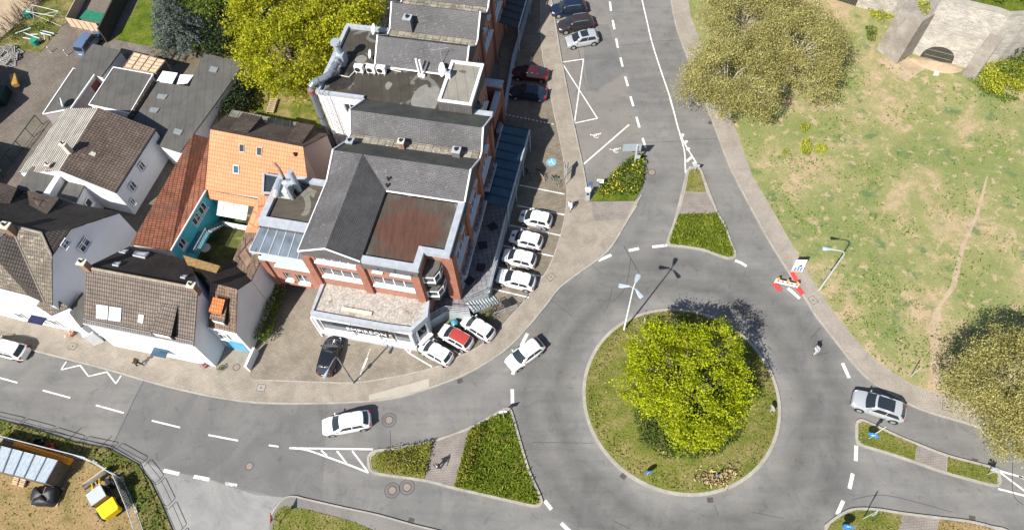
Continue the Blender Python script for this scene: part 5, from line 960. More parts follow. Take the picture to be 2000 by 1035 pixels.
bush('hedge', 'round dark evergreen hedge under the maple on the roundabout', [(1232, 815), (1245, 765), (1300, 720), (1370, 712), (1430, 745), (1455, 800), (1445, 855), (1405, 890), (1350, 904), (1290, 900), (1250, 870)], .9, ivy, 110, .2, z=.4, cat='hedge')
bush('hedge', 'tall green hedge beside the white gable wall and the driveway', [(504, 671), (528, 678), (541, 648), (562, 590), (566, 574), (545, 566), (530, 600), (518, 640)], 1.5, leafmat('box_hedge', [(0, (.03, .06, .008)), (.5, (.08, .13, .015)), (1, (.2, .25, .02))], .2), 260, .17, cat='hedge')
for px, lb, h in (([(1561, 250), (1568, 245), (1577, 252), (1574, 262), (1564, 266)], 'small lime green bush on the park lawn, uppermost of the cluster', .7), ([(1560, 285), (1574, 281), (1582, 292), (1578, 308), (1562, 308)], 'lime green bush on the park lawn, widest of the cluster', .8), ([(1588, 290), (1606, 287), (1612, 298), (1600, 306), (1588, 304)], 'lime green bush on the park lawn, right of the widest one', .6), ([(1525, 297), (1534, 294), (1539, 300), (1532, 306), (1526, 304)], 'tiny lime green bush on the park lawn, left of the cluster', .4)):
    bush('bush', lb, px, h, limeg, 200, .17, cat='bush', group='lime bushes on the park lawn')
bush('bush', 'dark leafy weeds at the foot of the concrete buttress', [(1750, 118), (1765, 108), (1773, 107), (1766, 118), (1755, 126)], .5, green, 120, .18, cat='bush')
for px, lb, h, mt in (([(1905, 155), (1920, 118), (1950, 112), (1985, 100), (2030, 120), (2030, 205), (1960, 190), (1925, 175)], 'large yellow green shrub at the right buttress', 1.6, limeg), ([(1925, 150), (1985, 130), (2050, 130), (2050, 175), (1990, 180), (1945, 170)], 'dense mid green shrub above the right buttress at the border', 2.6, green), ([(1950, 118), (2050, 90), (2050, 130), (1955, 140)], 'dark shrub at the right border beside the end of the stone wall', 3.6, dark), ([(1880, 150), (1905, 165), (1940, 180), (1990, 200), (1960, 205), (1915, 185)], 'low bright ground plants below the right buttress', .4, green)):
    bush('shrub', lb, px, h, mt, 90, .22, cat='shrub')
for px, lb, z, mt in (([(1865, -25), (1940, 12), (2000, 8), (2060, -10), (2040, -60), (1860, -60)], 'green shrubs on the ground above the stone wall', 8.2, green), ([(1785, -2), (1800, 2), (1815, 10), (1812, 30), (1800, 32), (1790, 12)], 'weeds hanging over the top of the left concrete buttress', 6.4, limeg)):
    q = [P(x, y, z) for x, y in px]; c = np.mean(q, 0); t_ = thing('shrub', lb, 'shrub', (c[0], c[1], z)); obj('foliage', leafmesh('foliage', bushpts(q, .9 if z > 7 else .35, 70, z), .24, mt), parent=t_)
# bare twig hedge along the dirt track
tw = MB(); q0 = np.array(P(-20, 100)); q1 = np.array(P(92, -10))
for i in range(170):
    s_ = rng.uniform(); p_ = q0+(q1-q0)*s_+rng.normal(0, .45, 2); h = rng.uniform(.8, 2.4); e = (p_[0]+rng.normal(0, .35), p_[1]+rng.normal(0, .35), h); tw.tube([(p_[0], p_[1], .05), e], [.03, .012], n=4, caps=False)
    for _ in range(2): tw.tube([(p_[0]*.5+e[0]*.5, p_[1]*.5+e[1]*.5, h*.5), (e[0]+rng.normal(0, .4), e[1]+rng.normal(0, .4), h*rng.uniform(.6, 1.1))], [.018, .008], n=3, caps=False)
tag(obj('bare_hedge', tw, plain('bare_twigs', (.11, .08, .07), .9, var=.3)), 'leafless brown twig hedge along the dirt track, top left corner', 'hedge')
# garden corner
for px, lb, mt, h in (([(60, 55), (90, 35), (110, 50), (80, 75)], 'patch of low garden plants beside the twig hedge', green, .4), ([(85, 45), (100, 40), (104, 52), (88, 56)], 'lime garden bush beside the wire frames', limeg, .7), ([(20, 70), (45, 48), (60, 60), (30, 86)], 'dark weeds at the foot of the twig hedge', dark, .5)):
    bush('garden_plants', lb, px, h, mt, 60, .2, cat='plants')
# ------------------------------------------------------------------ the old stone wall with its arch
M['rubble'] = bricks('rubble_stone', (.5, .46, .41), (.3, .29, .28), (.44, .4, .345), .6, .22, .05, uv=True, dirt=.2, dscale=.6, lichen=(.27, .26, .26), bstr=.5)
M['rubble'].node_tree.nodes['Principled BSDF'].inputs['Roughness'].default_value = .95
M['conc'] = ground('old_concrete', [(.3, (.2, .175, .15)), (.5, (.27, .24, .21)), (.7, (.36, .33, .3))], .5, 7, .25, .9, .5)
sw = thing('stone_wall', 'pale rubble stone fortress wall with a barred arch between two concrete buttresses', 'wall', P3(1830, 110, .15))
WH = 8.5; tp = [P(x, y, .1) for x, y in ((1560, -22), (1690, 19), (1742, 27), (1779, 104), (1800, 112), (1876, 131), (1897, 139), (1935, 137), (2030, 112))]
m_ = MB(); L_ = 0
for a_, b_ in zip(tp[:-1], tp[1:]):
    d_ = np.hypot(*(b_-a_)); m_.face([(*a_, 0), (*b_, 0), (*b_, WH), (*a_, WH)], 0, [(L_, 0), (L_+d_, 0), (L_+d_, WH), (L_, WH)]); L_ += d_
obj('wall', m_, M['rubble'], sw); m_ = MB(); m_.strip(tp, .5, WH-.25, h=.32, off=.2); obj('coping', m_, M['kerb'], sw)
g = MB(); g.prism([p+np.array([0, .15]) for p in tp]+[np.array((90., 125.)), np.array((30., 125.))], 0, WH-.3); setting('embankment', g, M['lushgrass'])
AF = Fac(tp[4], tp[5]); ua, za_ = AF.uz(1796, 112); ub, _ = AF.uz(1860, 122); 
ap = [(ua+(ub-ua)*(.5-.5*math.cos(k*math.pi/14)), .3+1.9*math.sin(k*math.pi/14)**.8) for k in range(15)]
m_ = MB(); m_.face([AF.pt(u, z, .02) for u, z in [(ua, 0)]+ap+[(ub, 0)]]); m_a = obj('arch', m_, plain('arch_painted_dark', (.02, .022, .018), .9), sw)  # flat face on the wall, the unlit inside painted as near black
m_ = MB()
for k in range(1, 22):
    u = ua+(ub-ua)*k/22; zt = np.interp(u, [p[0] for p in ap], [p[1] for p in ap]); m_.tube([AF.pt(u, .05, .07), AF.pt(u, zt, .07)], .02, n=4)
for z in (.7, 1.5): m_.tube([AF.pt(ua+.3, z, .08), AF.pt(ub-.3, z, .08)], .03, n=4)
obj('arch_grille', m_, plain('rusty_iron', (.2, .19, .15), .7), m_a)
m_ = MB(); m_.strip([np.array(AF.pt(u, z, .0)[:2]) for u, z in ap], .1, 0); 
def buttress(px, h, back, nm, mat):
    a_, b_ = [np.array(P(*p, .15)) for p in px]; d_ = b_-a_; n_ = np.array([-d_[1], d_[0]]); n_ /= np.hypot(*n_); n_ = n_ if n_[1] > 0 else -n_
    m_ = MB(); A_, B_ = a_, b_; C_, D_ = b_+n_*back, a_+n_*back; sl = n_*.5
    v = [(*A_, 0), (*B_, 0), (*C_, 0), (*D_, 0), (*(A_+sl), h), (*(B_+sl), h), (*C_, h), (*D_, h)]
    for f in ((0, 1, 5, 4), (1, 2, 6, 5), (2, 3, 7, 6), (3, 0, 4, 7), (4, 5, 6, 7)): m_.face([v[i] for i in f])
    obj(nm, m_, mat, sw)
buttress([(1711, 97), (1750, 126)], 6.4, 2.6, 'buttress', M['conc']); buttress([(1877, 147), (1900, 158)], 5.6, 3.6, 'buttress', M['conc'])

AF2 = Fac(tp[0], tp[1]); u0_, z0_ = AF2.uz(1650, 8)
m_ = MB(); m_.face([AF2.pt(u0_+1.3*math.cos(t), 1.4+1.5*math.sin(t) if t < math.pi else 0, .03) for t in np.linspace(0, math.pi, 13)]+[AF2.pt(u0_-1.3, .1, .03), AF2.pt(u0_+1.3, .1, .03)]); a2_ = obj('arch', m_, bpy.data.materials['arch_painted_dark'], sw); m_ = MB()
for k in range(1, 14): m_.tube([AF2.pt(u0_-1.3+2.6*k/14, .1, .08), AF2.pt(u0_-1.3+2.6*k/14, 2.2, .08)], .025, n=4)
obj('arch_grille', m_, bpy.data.materials['rusty_iron'], a2_)
bush('shrub', 'yellow green scrub at the foot of the stone wall left of the buttress', [(1690, 22), (1715, 28), (1745, 38), (1722, 48), (1700, 40)], .6, limeg, 90, .2, cat='shrub')
bush('shrub', 'mid green scrub beside the left face of the concrete buttress', [(1688, 55), (1712, 60), (1705, 88), (1690, 82)], .5, green, 90, .2, cat='shrub')

g = MB(); q = [P(*p) for p in ((1775, 118), (1800, 113), (1830, 122), (1866, 128), (1880, 140), (1850, 146), (1810, 138))]; c = np.mean(q, 0); pts_ = smoothline(q, 4, True); g.grid([[(*(c+(p-c)*k), .14+.5*(1-k)**.8) for p in pts_] for k in (1, .8, .55, .3, .02)], closed=True); setting('soil_mound', g, M['dirt'])
bush('shrub', 'yellow green low scrub right of the stone wall arch and the right buttress', [(1905, 160), (1935, 150), (1960, 165), (1950, 195), (1915, 185)], .9, limeg, 100, .2, cat='shrub')
# ================================================================== terrace, canopies, roof equipment
tr_ = thing('raised_terrace', 'raised slab terrace with retaining wall along the car park', 'terrace', W(3.5, 8, 0))
tp_ = Wp([(-.3, -.9, 0), (.2, -.6, 0), (1.3, .55, 0), (3.7, .75, 0), (3.05, 1.95, 0), (4.93, 3.3, 0), (4.93, 23.2, 0), (2.2, 23.2, 0), (2.2, 2.1, 0), (0, 2.1, 0), (.0, -.1, 0)])
m_ = MB(); m_.prism(tp_, PV, 1.9); obj('wall', m_, plain('terrace_wall', (.33, .36, .37), .8, var=.12), tr_)
m_ = MB(); m_.face([(p[0], p[1], 1.906) for p in tp_]); obj('paving', m_, M['slab'], tr_)
m_ = MB(); m_.strip([np.array(W(*p)[:2]) for p in ((4.93, 3.3), (4.93, 23.2))], .3, 1.9, h=.12); m_.prism(Wp([(.9, 24.5, 0), (1.3, 24.5, 0), (1.3, 29, 0), (.65, 37, 0), (.65, 60, 0), (.25, 60, 0), (.25, 37, 0), (.9, 29, 0)]), PV, .7); obj('coping', m_, M['greymetal'], tr_)
st = thing('stairs', 'grey steel stairs with handrails leading from terrace to car park', 'stairs', W(4.4, 1.9, 0)); s0, s1 = np.array(P(917, 601, 1.9)), np.array(P(969, 583, .1)); d_ = s1-s0; L_ = np.hypot(*d_); d_ /= L_; n_ = np.array([-d_[1], d_[0]])
for k in range(10):
    m_ = MB(); q = s0+d_*(L_*k/10); zz = 1.85-k*.18; m_.obox((*(q-n_*.62), zz), (*(d_*L_/10*.72), 0), (*(n_*1.24), 0), (0, 0, .07)); obj('tread', m_, plain('stair_tread', (.42, .46, .47), .5, var=.06) if k == 0 else bpy.data.materials['stair_tread'], st)
for s_ in (-1, 1):
    m_ = MB(); a_ = (*(s0+n_*.66*s_), 2.85); b_ = (*(s1+n_*.66*s_), 1.05); m_.tube([a_, b_], .035, n=5); m_.tube([(a_[0], a_[1], 2.4), (b_[0], b_[1], .6)], .02, n=4); m_.tube([(a_[0], a_[1], 1.85), (b_[0], b_[1], .12)], .06, n=4)
    for k in range(6): q = s0+d_*(L_*k/5)+n_*.66*s_; zz = 1.9-k*.36; m_.tube([(*q, zz-.1), (*q, zz+.95)], .025, n=4)
    obj('handrail', m_, M['steel'], st)
def railing(nm, lb, pts, z, h=1.0, step=1.3, infill=True, mat='steel', grp=None):
    t_ = thing(nm, lb, 'railing', (*pts[0][:2], z), 0, grp); m_ = MB(); pp = []
    for a_, b_ in zip(pts[:-1], pts[1:]):
        a_, b_ = np.array(a_[:2]), np.array(b_[:2]); n = max(1, int(np.hypot(*(b_-a_))/step))
        for k in range(n+1): pp.append(a_+(b_-a_)*k/n)
    m_.tube([(*p, z+h) for p in pp], .035, n=5); m_.tube([(*p, z+h*.55) for p in pp], .02, n=4); m_.tube([(*p, z+.15) for p in pp], .02, n=4)
    obj('rail', m_, M[mat], t_); m_ = MB()
    for p in pp: m_.tube([(*p, z-.02), (*p, z+h)], .025, n=4)
    if infill:
        for a_, b_ in zip(pp[:-1], pp[1:]):
            L_ = np.hypot(*(b_-a_)); n = int(L_/.14)
            for k in range(1, n): q = a_+(b_-a_)*k/n; m_.tube([(*q, z+.15), (*q, z+h*.95)], .01, n=3, caps=False)
    obj('balusters', m_, M[mat], t_); return t_
railing('railing', 'steel railing on the terrace edge above the white parked cars', [W(4.9, 3.5), W(4.9, 12.4)], 2.02, 1.0)
railing('railing', 'steel railing on the terrace edge around the stair head', [W(-.25, -.85), W(1.3, .6), W(3.65, .8)], 1.92, 1.0)
railing('railing', 'steel railing running from stair top to the terrace corner', [W(3.1, 2.0), W(4.85, 3.3)], 1.92, 1.0)
def canopy(lb, q, posts, mat, nb, bmat):
    c = np.mean([p[:2] for p in q], 0); t_ = thing('glass_canopy' if 'glass' in lb else 'canopy', lb, 'canopy', (c[0], c[1], 0)); m_ = MB(); slab(m_, q, .05); o = obj('roof', m_, mat, t_); qa = [np.array(p) for p in q]
    m_ = MB()
    for k in range(nb+1): m_.tube([qa[0]+(qa[1]-qa[0])*k/nb+[0, 0, .05], qa[3]+(qa[2]-qa[3])*k/nb+[0, 0, .05]], .06, n=4)
    obj('roof_bar', m_, bmat, o); m_ = MB(); m_.tube([qa[2], qa[3]], .1, n=6); m_.tube([qa[0], qa[1]], .08, n=6); obj('gutter', m_, M['greymetal'], t_)
    for k in range(posts): p = qa[3]+(qa[2]-qa[3])*k/(posts-1); m_ = MB(); m_.tube([(p[0], p[1], 0.1), p], .07, n=7); obj('post', m_, M['greymetal'], t_)
    return t_
canopy('long blue glass canopy along the right side of the brick building', [W(2.3, 12.4, 4.2), W(2.3, 22.9, 4.2), W(5.3, 22.9, 3.9), W(5.1, 12.3, 3.9)], 4, M['blueglass'], 9, plain('dark_blue_bar', (.01, .022, .035), .4))
canopy('dark grey seamed canopy beside the brick building at the top border', [W(-1.65, 38.5, 4.3), W(-1.65, 52, 4.3), W(.85, 52, 3.9), W(.85, 38.4, 3.9)], 3, plain('dark_sheet_roof', (.05, .055, .062), .5, var=.15), 11, plain('seam', (.03, .033, .04), .5))
for k, (u, v) in enumerate(((3.7, 5.6), (3.3, 8.2), (3.8, 10.6), (3.0, 3.9))):
    c = W(u, v, 1.91); t_ = thing('patio_table', 'dark patio table on the terrace, '+('third', 'second', 'furthest', 'nearest')[k]+' from the stairs', 'table', c, 0, 'patio tables on the terrace'); m_ = MB(); m_.box((c[0], c[1], 2.62), (.9, .9, .05), rz=R(-10+k*20)); obj('tabletop', m_, M['darkmetal'], t_); m_ = MB(); m_.tube([c, (c[0], c[1], 2.6)], .05, n=6); obj('leg', m_, M['darkmetal'], t_)
pb_ = P3(885, 637, PV); bn = thing('waste_bin', 'round teal waste bin by the red roofed parked car', 'bin', (*P(889, 636, PV), PV)); b0 = P(889, 636, PV); m_ = MB(); m_.tube([(*b0, PV), (*b0, .9), (*b0, 1.1)], [.3, .36, .2], n=14); obj('body', m_, plain('teal_plastic', (.03, .2, .26), .35), bn); m_ = MB(); m_.tube([(*b0, 1.02), (*b0, 1.22)], [.33, .12], n=14); obj('lid', m_, plain('teal_lid', (.05, .26, .33), .3), bn)
# ---- roof equipment
def acunit(px, lb, z=9.73):
    c = P3(*px, z); t_ = thing('air_conditioner', lb, 'air conditioner', c, 0, 'air conditioners on the wet flat roof'); m_ = MB(); m_.box((c[0], c[1], z+.62), (.95, .5, .85), rz=R(-10)); obj('casing', m_, plain('ac_white', (.66, .66, .65), .5, var=.04), t_)
    f = Fac((c[0]-.5*BU[0]-.27*BV[0], c[1]-.5*BU[1]-.27*BV[1]), (c[0]+.5*BU[0]-.27*BV[0], c[1]+.5*BU[1]-.27*BV[1])); m_ = MB(); m_.face([f.pt(.38+.3*math.cos(a), z+.62+.3*math.sin(a), .01) for a in np.linspace(0, 6.28, 17)[:-1]]); obj('fan', m_, M['darkmetal'], t_)
    m_ = MB()
    for s_ in (-.32, .32): m_.box((c[0]+BU[0]*s_, c[1]+BU[1]*s_, z+.1), (.08, .6, .2), rz=R(-10))
    m_.box((c[0], c[1], z+.2), (.9, .08, .05), rz=R(-10)); obj('stand', m_, plain('timber_stand', (.5, .4, .32), .8), t_)
acunit((704, 142), 'white air conditioner on the wet roof, leftmost of three'); acunit((727, 143), 'white air conditioner on the wet roof, middle of three'); acunit((747, 144), 'white air conditioner on the wet roof, rightmost of three')
dz = 9.73
du = thing('ventilation_duct', 'big silver ventilation duct climbing the white rear wall', 'duct', W(-17, 19, 0)); M['duct'] = plain('duct_metal', (.42, .46, .5), .35, .35, var=.1)
m_ = MB(); m_.tube([W(-17.1, 19.1, .1), W(-17.1, 19.1, 10.2), W(-17.0, 19.25, 10.55), W(-16.8, 19.5, 10.75), W(-16.5, 19.8, 10.8), W(-15.75, 20.5, 10.8), W(-15.5, 20.85, 10.8), W(-15.4, 21.3, 10.8), W(-15.3, 23.1, 10.8)], .36, n=16)
for a_, b_ in ((W(-17.1, 19.1, 3), W(-17.1, 19.1, 3.08)), (W(-17.1, 19.1, 6), W(-17.1, 19.1, 6.08)), (W(-16.45, 19.85, 10.8), W(-16.38, 19.91, 10.8)), (W(-15.38, 21.4, 10.8), W(-15.375, 21.48, 10.8)), (W(-15.33, 22.6, 10.8), W(-15.325, 22.68, 10.8))): m_.tube([a_, b_], .42, n=16); obj('pipe', m_, M['duct'], du)
c = W(-15.3, 23.7, 0); m_ = MB(); m_.box((c[0], c[1], 10.5), (1.1, 1.1, 1.5), rz=R(-10)); obj('fan_box', m_, M['duct'], du); m_ = MB(); m_.tube([(c[0], c[1], 11.2), (c[0], c[1], 12.5)], .36, n=12); m_.tube([(c[0], c[1], 12.5), (c[0], c[1], 12.55), (c[0], c[1], 12.8)], [.36, .55, .5], n=12); obj('stack', m_, M['duct'], du)
m_ = MB(); m_.tube([W(-17.1, 19.1, 9.7), W(-17.1, 19.1, 10.2)], .41, n=12); obj('collar', m_, plain('rust_collar', (.28, .09, .05), .7), du)
ld = thing('escape_ladder', 'caged steel ladder on the white rear wall beside the big duct', 'ladder', W(-15.6, 18.7, 0)); m_ = MB()
for u in (-15.9, -15.3): m_.tube([W(u, 18.7, .3), W(u, 18.7, 10.9), W(u, 19.3, 10.9)], .035, n=5)
obj('rail', m_, M['steel'], ld); m_ = MB()
for k in range(32): m_.tube([W(-15.9, 18.7, .5+k*.3), W(-15.3, 18.7, .5+k*.3)], .018, n=4)
obj('rung', m_, M['steel'], ld); m_ = MB()
for k in range(7): m_.tube([W(-15.6-.38*math.cos(a), 18.7-.75*math.sin(a), 3+k*1.2) for a in np.linspace(0, math.pi, 9)], .02, n=4)
for a in np.linspace(.4, 2.7, 5): m_.tube([W(-15.6-.38*math.cos(a), 18.7-.75*math.sin(a), 3), W(-15.6-.38*math.cos(a), 18.7-.75*math.sin(a), 10.2)], .015, n=3)
obj('cage', m_, M['steel'], ld)
hv = thing('ventilation_unit', 'cluster of grey ventilation ducts and stacks on the small flat roof', 'ventilation unit', P3(565, 372, 9.65)); z9 = 9.64
c = P3(558, 378, z9); m_ = MB(); m_.box((c[0], c[1], z9+.7), (1.5, 1.3, 1.2), rz=R(-10)); obj('box', m_, plain('pale_duct_box', (.48, .52, .5), .5), hv)
m_ = MB(); c = P3(585, 372, z9); m_.tube([c, (c[0], c[1], z9+3.0)], .27, n=12); m_.tube([(c[0], c[1], z9+1.2), P3(560, 357, z9+1.4), P3(549, 358, z9+1.3)], .3, n=12); obj('stack', m_, M['duct'], hv)
m_ = MB(); c = P3(572, 388, z9); m_.tube([c, (c[0], c[1], z9+2.0)], .2, n=10); m_.tube([P3(546, 352, z9+1.5), P3(539, 372, z9+1.5), P3(538, 382, z9+1.0)], .33, n=12); obj('duct', m_, M['duct'], hv)
m_ = MB(); c = P3(562, 362, z9); m_.tube([(c[0], c[1], z9+.2), (c[0], c[1], z9+2.6), (c[0]-.3, c[1]+.2, z9+3.2)], .14, n=9); obj('flue', m_, plain('rusty_flue', (.3, .2, .16), .6), hv)
m_ = MB(); m_.tube([P3(538, 371, z9+1.25), P3(537, 383, z9+.6)], .34, n=12); m_.tube([P3(558, 357, z9+1.2), P3(562, 366, z9+1.0)], .3, n=10); obj('elbow', m_, plain('orange_primer', (.5, .2, .09), .6), hv)
m_ = MB(); m_.tube([P3(595, 366, z9), P3(574, 350, z9+1.8)], .02, n=4); m_.tube([P3(583, 392, z9), P3(572, 376, z9+1.6)], .02, n=4); obj('guy_wire', m_, M['steel'], hv)
rw = thing('roof_window_well', 'small glazed roof well beside the ventilation cluster', 'roof window', P3(525, 352, 6.5)); m_ = MB(); q = up([(516, 340, 6.6), (546, 345, 6.6), (536, 378, 6.6), (514, 377, 6.6)]); m_.prism([p[:2] for p in q], 5.5, 6.6); obj('well', m_, M['glass'], rw); m_ = MB(); m_.strip([np.array(p[:2]) for p in q], .22, 6.5, 0, True, h=.25); obj('frame', m_, M['greymetal'], rw)
def smallbox(nm, lb, cat, px, z, s, h, mat, capm=None, grp=None):
    c = P3(*px, z); t_ = thing(nm, lb, cat, c, 0, grp); m_ = MB(); m_.box((c[0], c[1], z+h/2-.2), (s[0], s[1], h+.4), rz=R(-10)); obj('body', m_, mat, t_); m_ = MB(); m_.box((c[0], c[1], z+h+.04), (s[0]*1.15, s[1]*1.15, .08), rz=R(-10)); obj('cap', m_, capm or M['greymetal'], t_)
    m_ = MB(); m_.tube([(c[0], c[1], z+h+.08), (c[0], c[1], z+h+.3)], s[0]*.25, n=8); obj('pipe', m_, M['darkmetal'], t_); return t_
lead = plain('lead_grey', (.15, .15, .155), .5, var=.15)
smallbox('roof_vent', 'square roof vent in the valley of the slate roof, left of three', 'roof vent', (687, 287), 10, (.65, .6), .9, lead, grp='roof vents in the slate valley')
smallbox('roof_vent', 'brick roof vent with pale cap in the middle of the slate valley', 'roof vent', (786, 288), 10, (.6, .6), .9, M['chim'], M['cream'], 'roof vents in the slate valley')
smallbox('roof_vent', 'square roof vent in the valley of the slate roof, right of three', 'roof vent', (893, 305), 10, (.75, .7), .9, lead, grp='roof vents in the slate valley')
smallbox('chimney', 'dark square chimney on the upper slate slope near the yellow trees', 'chimney', (799, 52), 10.6, (.8, .8), 1.2, lead)
smallbox('roof_vent', 'white vent box at the edge of the plant room roof', 'roof vent', (876, 151), 11.3, (.5, .5), .8, M['whiteframe'])
for px, w_ in (((759, 353), 'upper'), ((757, 366), 'lower')):
    rp_ = RP(W(uL, 7.65, 10.75), W(uR, 7.65, 10.75), W(uL, 10.5, 12)); p_ = rp_.at(*px); m_ = MB(); m_.tube([p_, p_+[0, 0, .45]], .07, n=7); m_.tube([p_+[0, 0, .4], p_+[0, 0, .5]], .13, n=7); tag(obj('vent_pipe', m_, M['darkmetal']), w_+' of two thin dark vent pipes on the slate slope above the rusty flat roof', 'vent pipe', 'thin vent pipes above the rusty roof')
for k, px in enumerate(((820, 148), (827, 150))):
    p_ = P3(*px, 9.75); m_ = MB(); m_.tube([p_, (p_[0]-.1, p_[1]+.1, 12.0)], .11, n=8); m_.tube([(p_[0], p_[1], 9.7), (p_[0], p_[1], 10.0)], .22, n=8); tag(obj('flue', m_, M['whiteframe']), ('left', 'right')[k]+' white flue pipe of the pair beside the plant room', 'flue', 'white flue pipe pair')
def dish(lb, px, z, r_, az, base=.5, el=25, grp=None):
    c = np.array(P3(*px, z)); t_ = thing('satellite_dish', lb, 'satellite dish', c, 0, grp); d_ = np.array([math.cos(R(az))*math.cos(R(el)), math.sin(R(az))*math.cos(R(el)), math.sin(R(el))]); a_ = np.cross(d_, [0, 0, 1.0]); a_ /= np.linalg.norm(a_); b_ = np.cross(a_, d_); o = c+[0, 0, base]
    m_ = MB(); rows = [[o+d_*(.18*r_*k*k-.1*r_)+(a_*math.cos(t)+b_*math.sin(t))*r_*k for t in np.linspace(0, 6.283, 19)[:-1]] for k in (.02, .35, .7, 1)]; m_.grid(rows, closed=True); rows2 = [[p-d_*.03 for p in rw_] for rw_ in rows]; m_.grid(rows2[::-1], closed=True); obj('reflector', m_, plain('dish_grey', (.55, .58, .58), .4, var=.04) if 'dish_grey' not in bpy.data.materials else bpy.data.materials['dish_grey'], t_, smooth=True)
    m_ = MB(); m_.tube([c, o-d_*.08], .03, n=6); m_.tube([o-b_*r_*.9, o+d_*r_*.8], .015, n=4); m_.tube([o+d_*r_*.75, o+d_*r_*.9], .05, n=6); obj('arm', m_, M['steel'], t_)
dish('grey satellite dish at the left end of the upper roof valley', (733, 70), 10.2, .62, 200, .9); dish('pale satellite dish above the air conditioners', (726, 118), 9.75, .5, 200, .9); dish('large satellite dish beside the plant room', (866, 150), 9.75, .75, 205, 1.0); dish('satellite dish on the garage roof beside the pale ridged tiles', (126, 207), 2.85, .55, 215, .6)
an_ = thing('antenna', 'thin rake antenna on a mast beside the plant room', 'antenna', P3(866, 138, 9.75)); p_ = np.array(P3(866, 138, 9.75)); m_ = MB(); m_.tube([p_, p_+[0, 0, 3.2]], .03, n=5); obj('mast', m_, M['steel'], an_); m_ = MB(); m_.tube([p_+[-.9, -.2, 3.0], p_+[.9, .2, 3.0]], .015, n=4)
for k in range(7): q = p_+np.array([-.85+k*.28, -.19+k*.06, 3.0]); m_.tube([q+[.08, -.3, 0], q+[-.08, .3, 0]], .01, n=3)
obj('aerial', m_, M['steel'], an_)
pp_ = thing('roof_pipe', 'pale pipe running across the wet flat roof to the air conditioners', 'pipe', W(-13, 23, 9.8)); m_ = MB(); m_.tube([W(-15, 21.8, 9.9), W(-13.8, 21.7, 9.9), W(-13.2, 23.4, 9.95), W(-12.6, 23.9, 9.95), W(-8.5, 23.3, 9.95)], .06, n=6); obj('pipe', m_, M['cream'], pp_)
gp_ = thing('garage_gate', 'dark lattice gate under the driveway overhang', 'gate', W(-13.5, 3, 0)); m_ = MB(); m_.obox(W(-16.1, 3.4, .15), np.array(W(-11.2, 3.4, 0))-np.array(W(-16.1, 3.4, 0)), (0, .08, 0), (0, 0, 2.1)); obj('panel', m_, plain('dark_green_gate', (.03, .04, .04), .6), gp_)
ps = thing('parasol', 'red parasol at the building corner above the driveway', 'parasol', P3(607, 585, PV)); c = np.array(P3(606, 553, 2.7)); m_ = MB(); m_.tube([c-[0, 0, .05], c+[0, 0, .3]], [.62, .05], n=8); obj('canopy', m_, plain('red_cloth', (.4, .07, .04), .8), ps); m_ = MB(); m_.tube([(c[0], c[1], PV), c+[0, 0, .3]], .03, n=6); obj('pole', m_, M['steel'], ps)
# ================================================================== cars
def paint(name, col, metal=0.0): return plain(name, col, .28, metal, .02, .5, .5, coat=.6)
PT_ = dict(white=paint('white_paint', (.78, .78, .78)), silver=paint('silver_paint', (.5, .52, .54), .35), black=paint('black_paint', (.012, .013, .018)), navy=paint('navy_paint', (.01, .018, .04)), brown=paint('brown_paint', (.035, .026, .026)), maroon=paint('maroon_shaded_paint', (.05, .012, .018)), blue=paint('light_blue_paint', (.14, .2, .32), .3), red=plain('red_soft_top', (.34, .045, .04), .75, var=.06), cream=paint('ivory_paint', (.76, .73, .66)))  # maroon is darkened to carry the building shade that car stands in
M['carglass'] = plain('car_glass', (.02, .028, .034), .05, 0, .1, 1, .7); M['tyre'] = plain('tyre', (.015, .015, .016), .85); M['rim'] = plain('alloy_rim', (.42, .43, .45), .35, .5); M['lamp'] = plain('head_lamp', (.6, .62, .65), .15); M['tail'] = plain('tail_lamp', (.35, .02, .02), .25); M['plate'] = plain('number_plate', (.7, .7, .68), .5); M['trim'] = plain('black_trim', (.02, .02, .022), .5); M['decal'] = plain('grey_decal', (.3, .27, .32), .5, var=.5, scale=5); M['decaldark'] = plain('dark_decal', (.12, .14, .17), .5, var=.4, scale=8)
SHAPES = dict(  # L, W, H, hood length, windscreen run, rear glass run, tail deck, belt height, hood front z
    city=(3.55, 1.64, 1.49, .72, .72, .34, .1, .93, .74), hatch=(4.05, 1.74, 1.46, .98, .82, .5, .12, .95, .72), estate=(4.55, 1.79, 1.48, 1.08, .8, .55, .12, .96, .72), suv=(4.6, 1.9, 1.66, 1.1, .75, .55, .14, 1.05, .86), sedan=(4.5, 1.8, 1.43, 1.1, .85, .7, .5, .94, .7), van=(4.3, 1.78, 1.8, .8, .8, .25, .06, 1.05, .8), mini=(4.1, 1.75, 1.58, .85, .85, .35, .1, 1.0, .78))
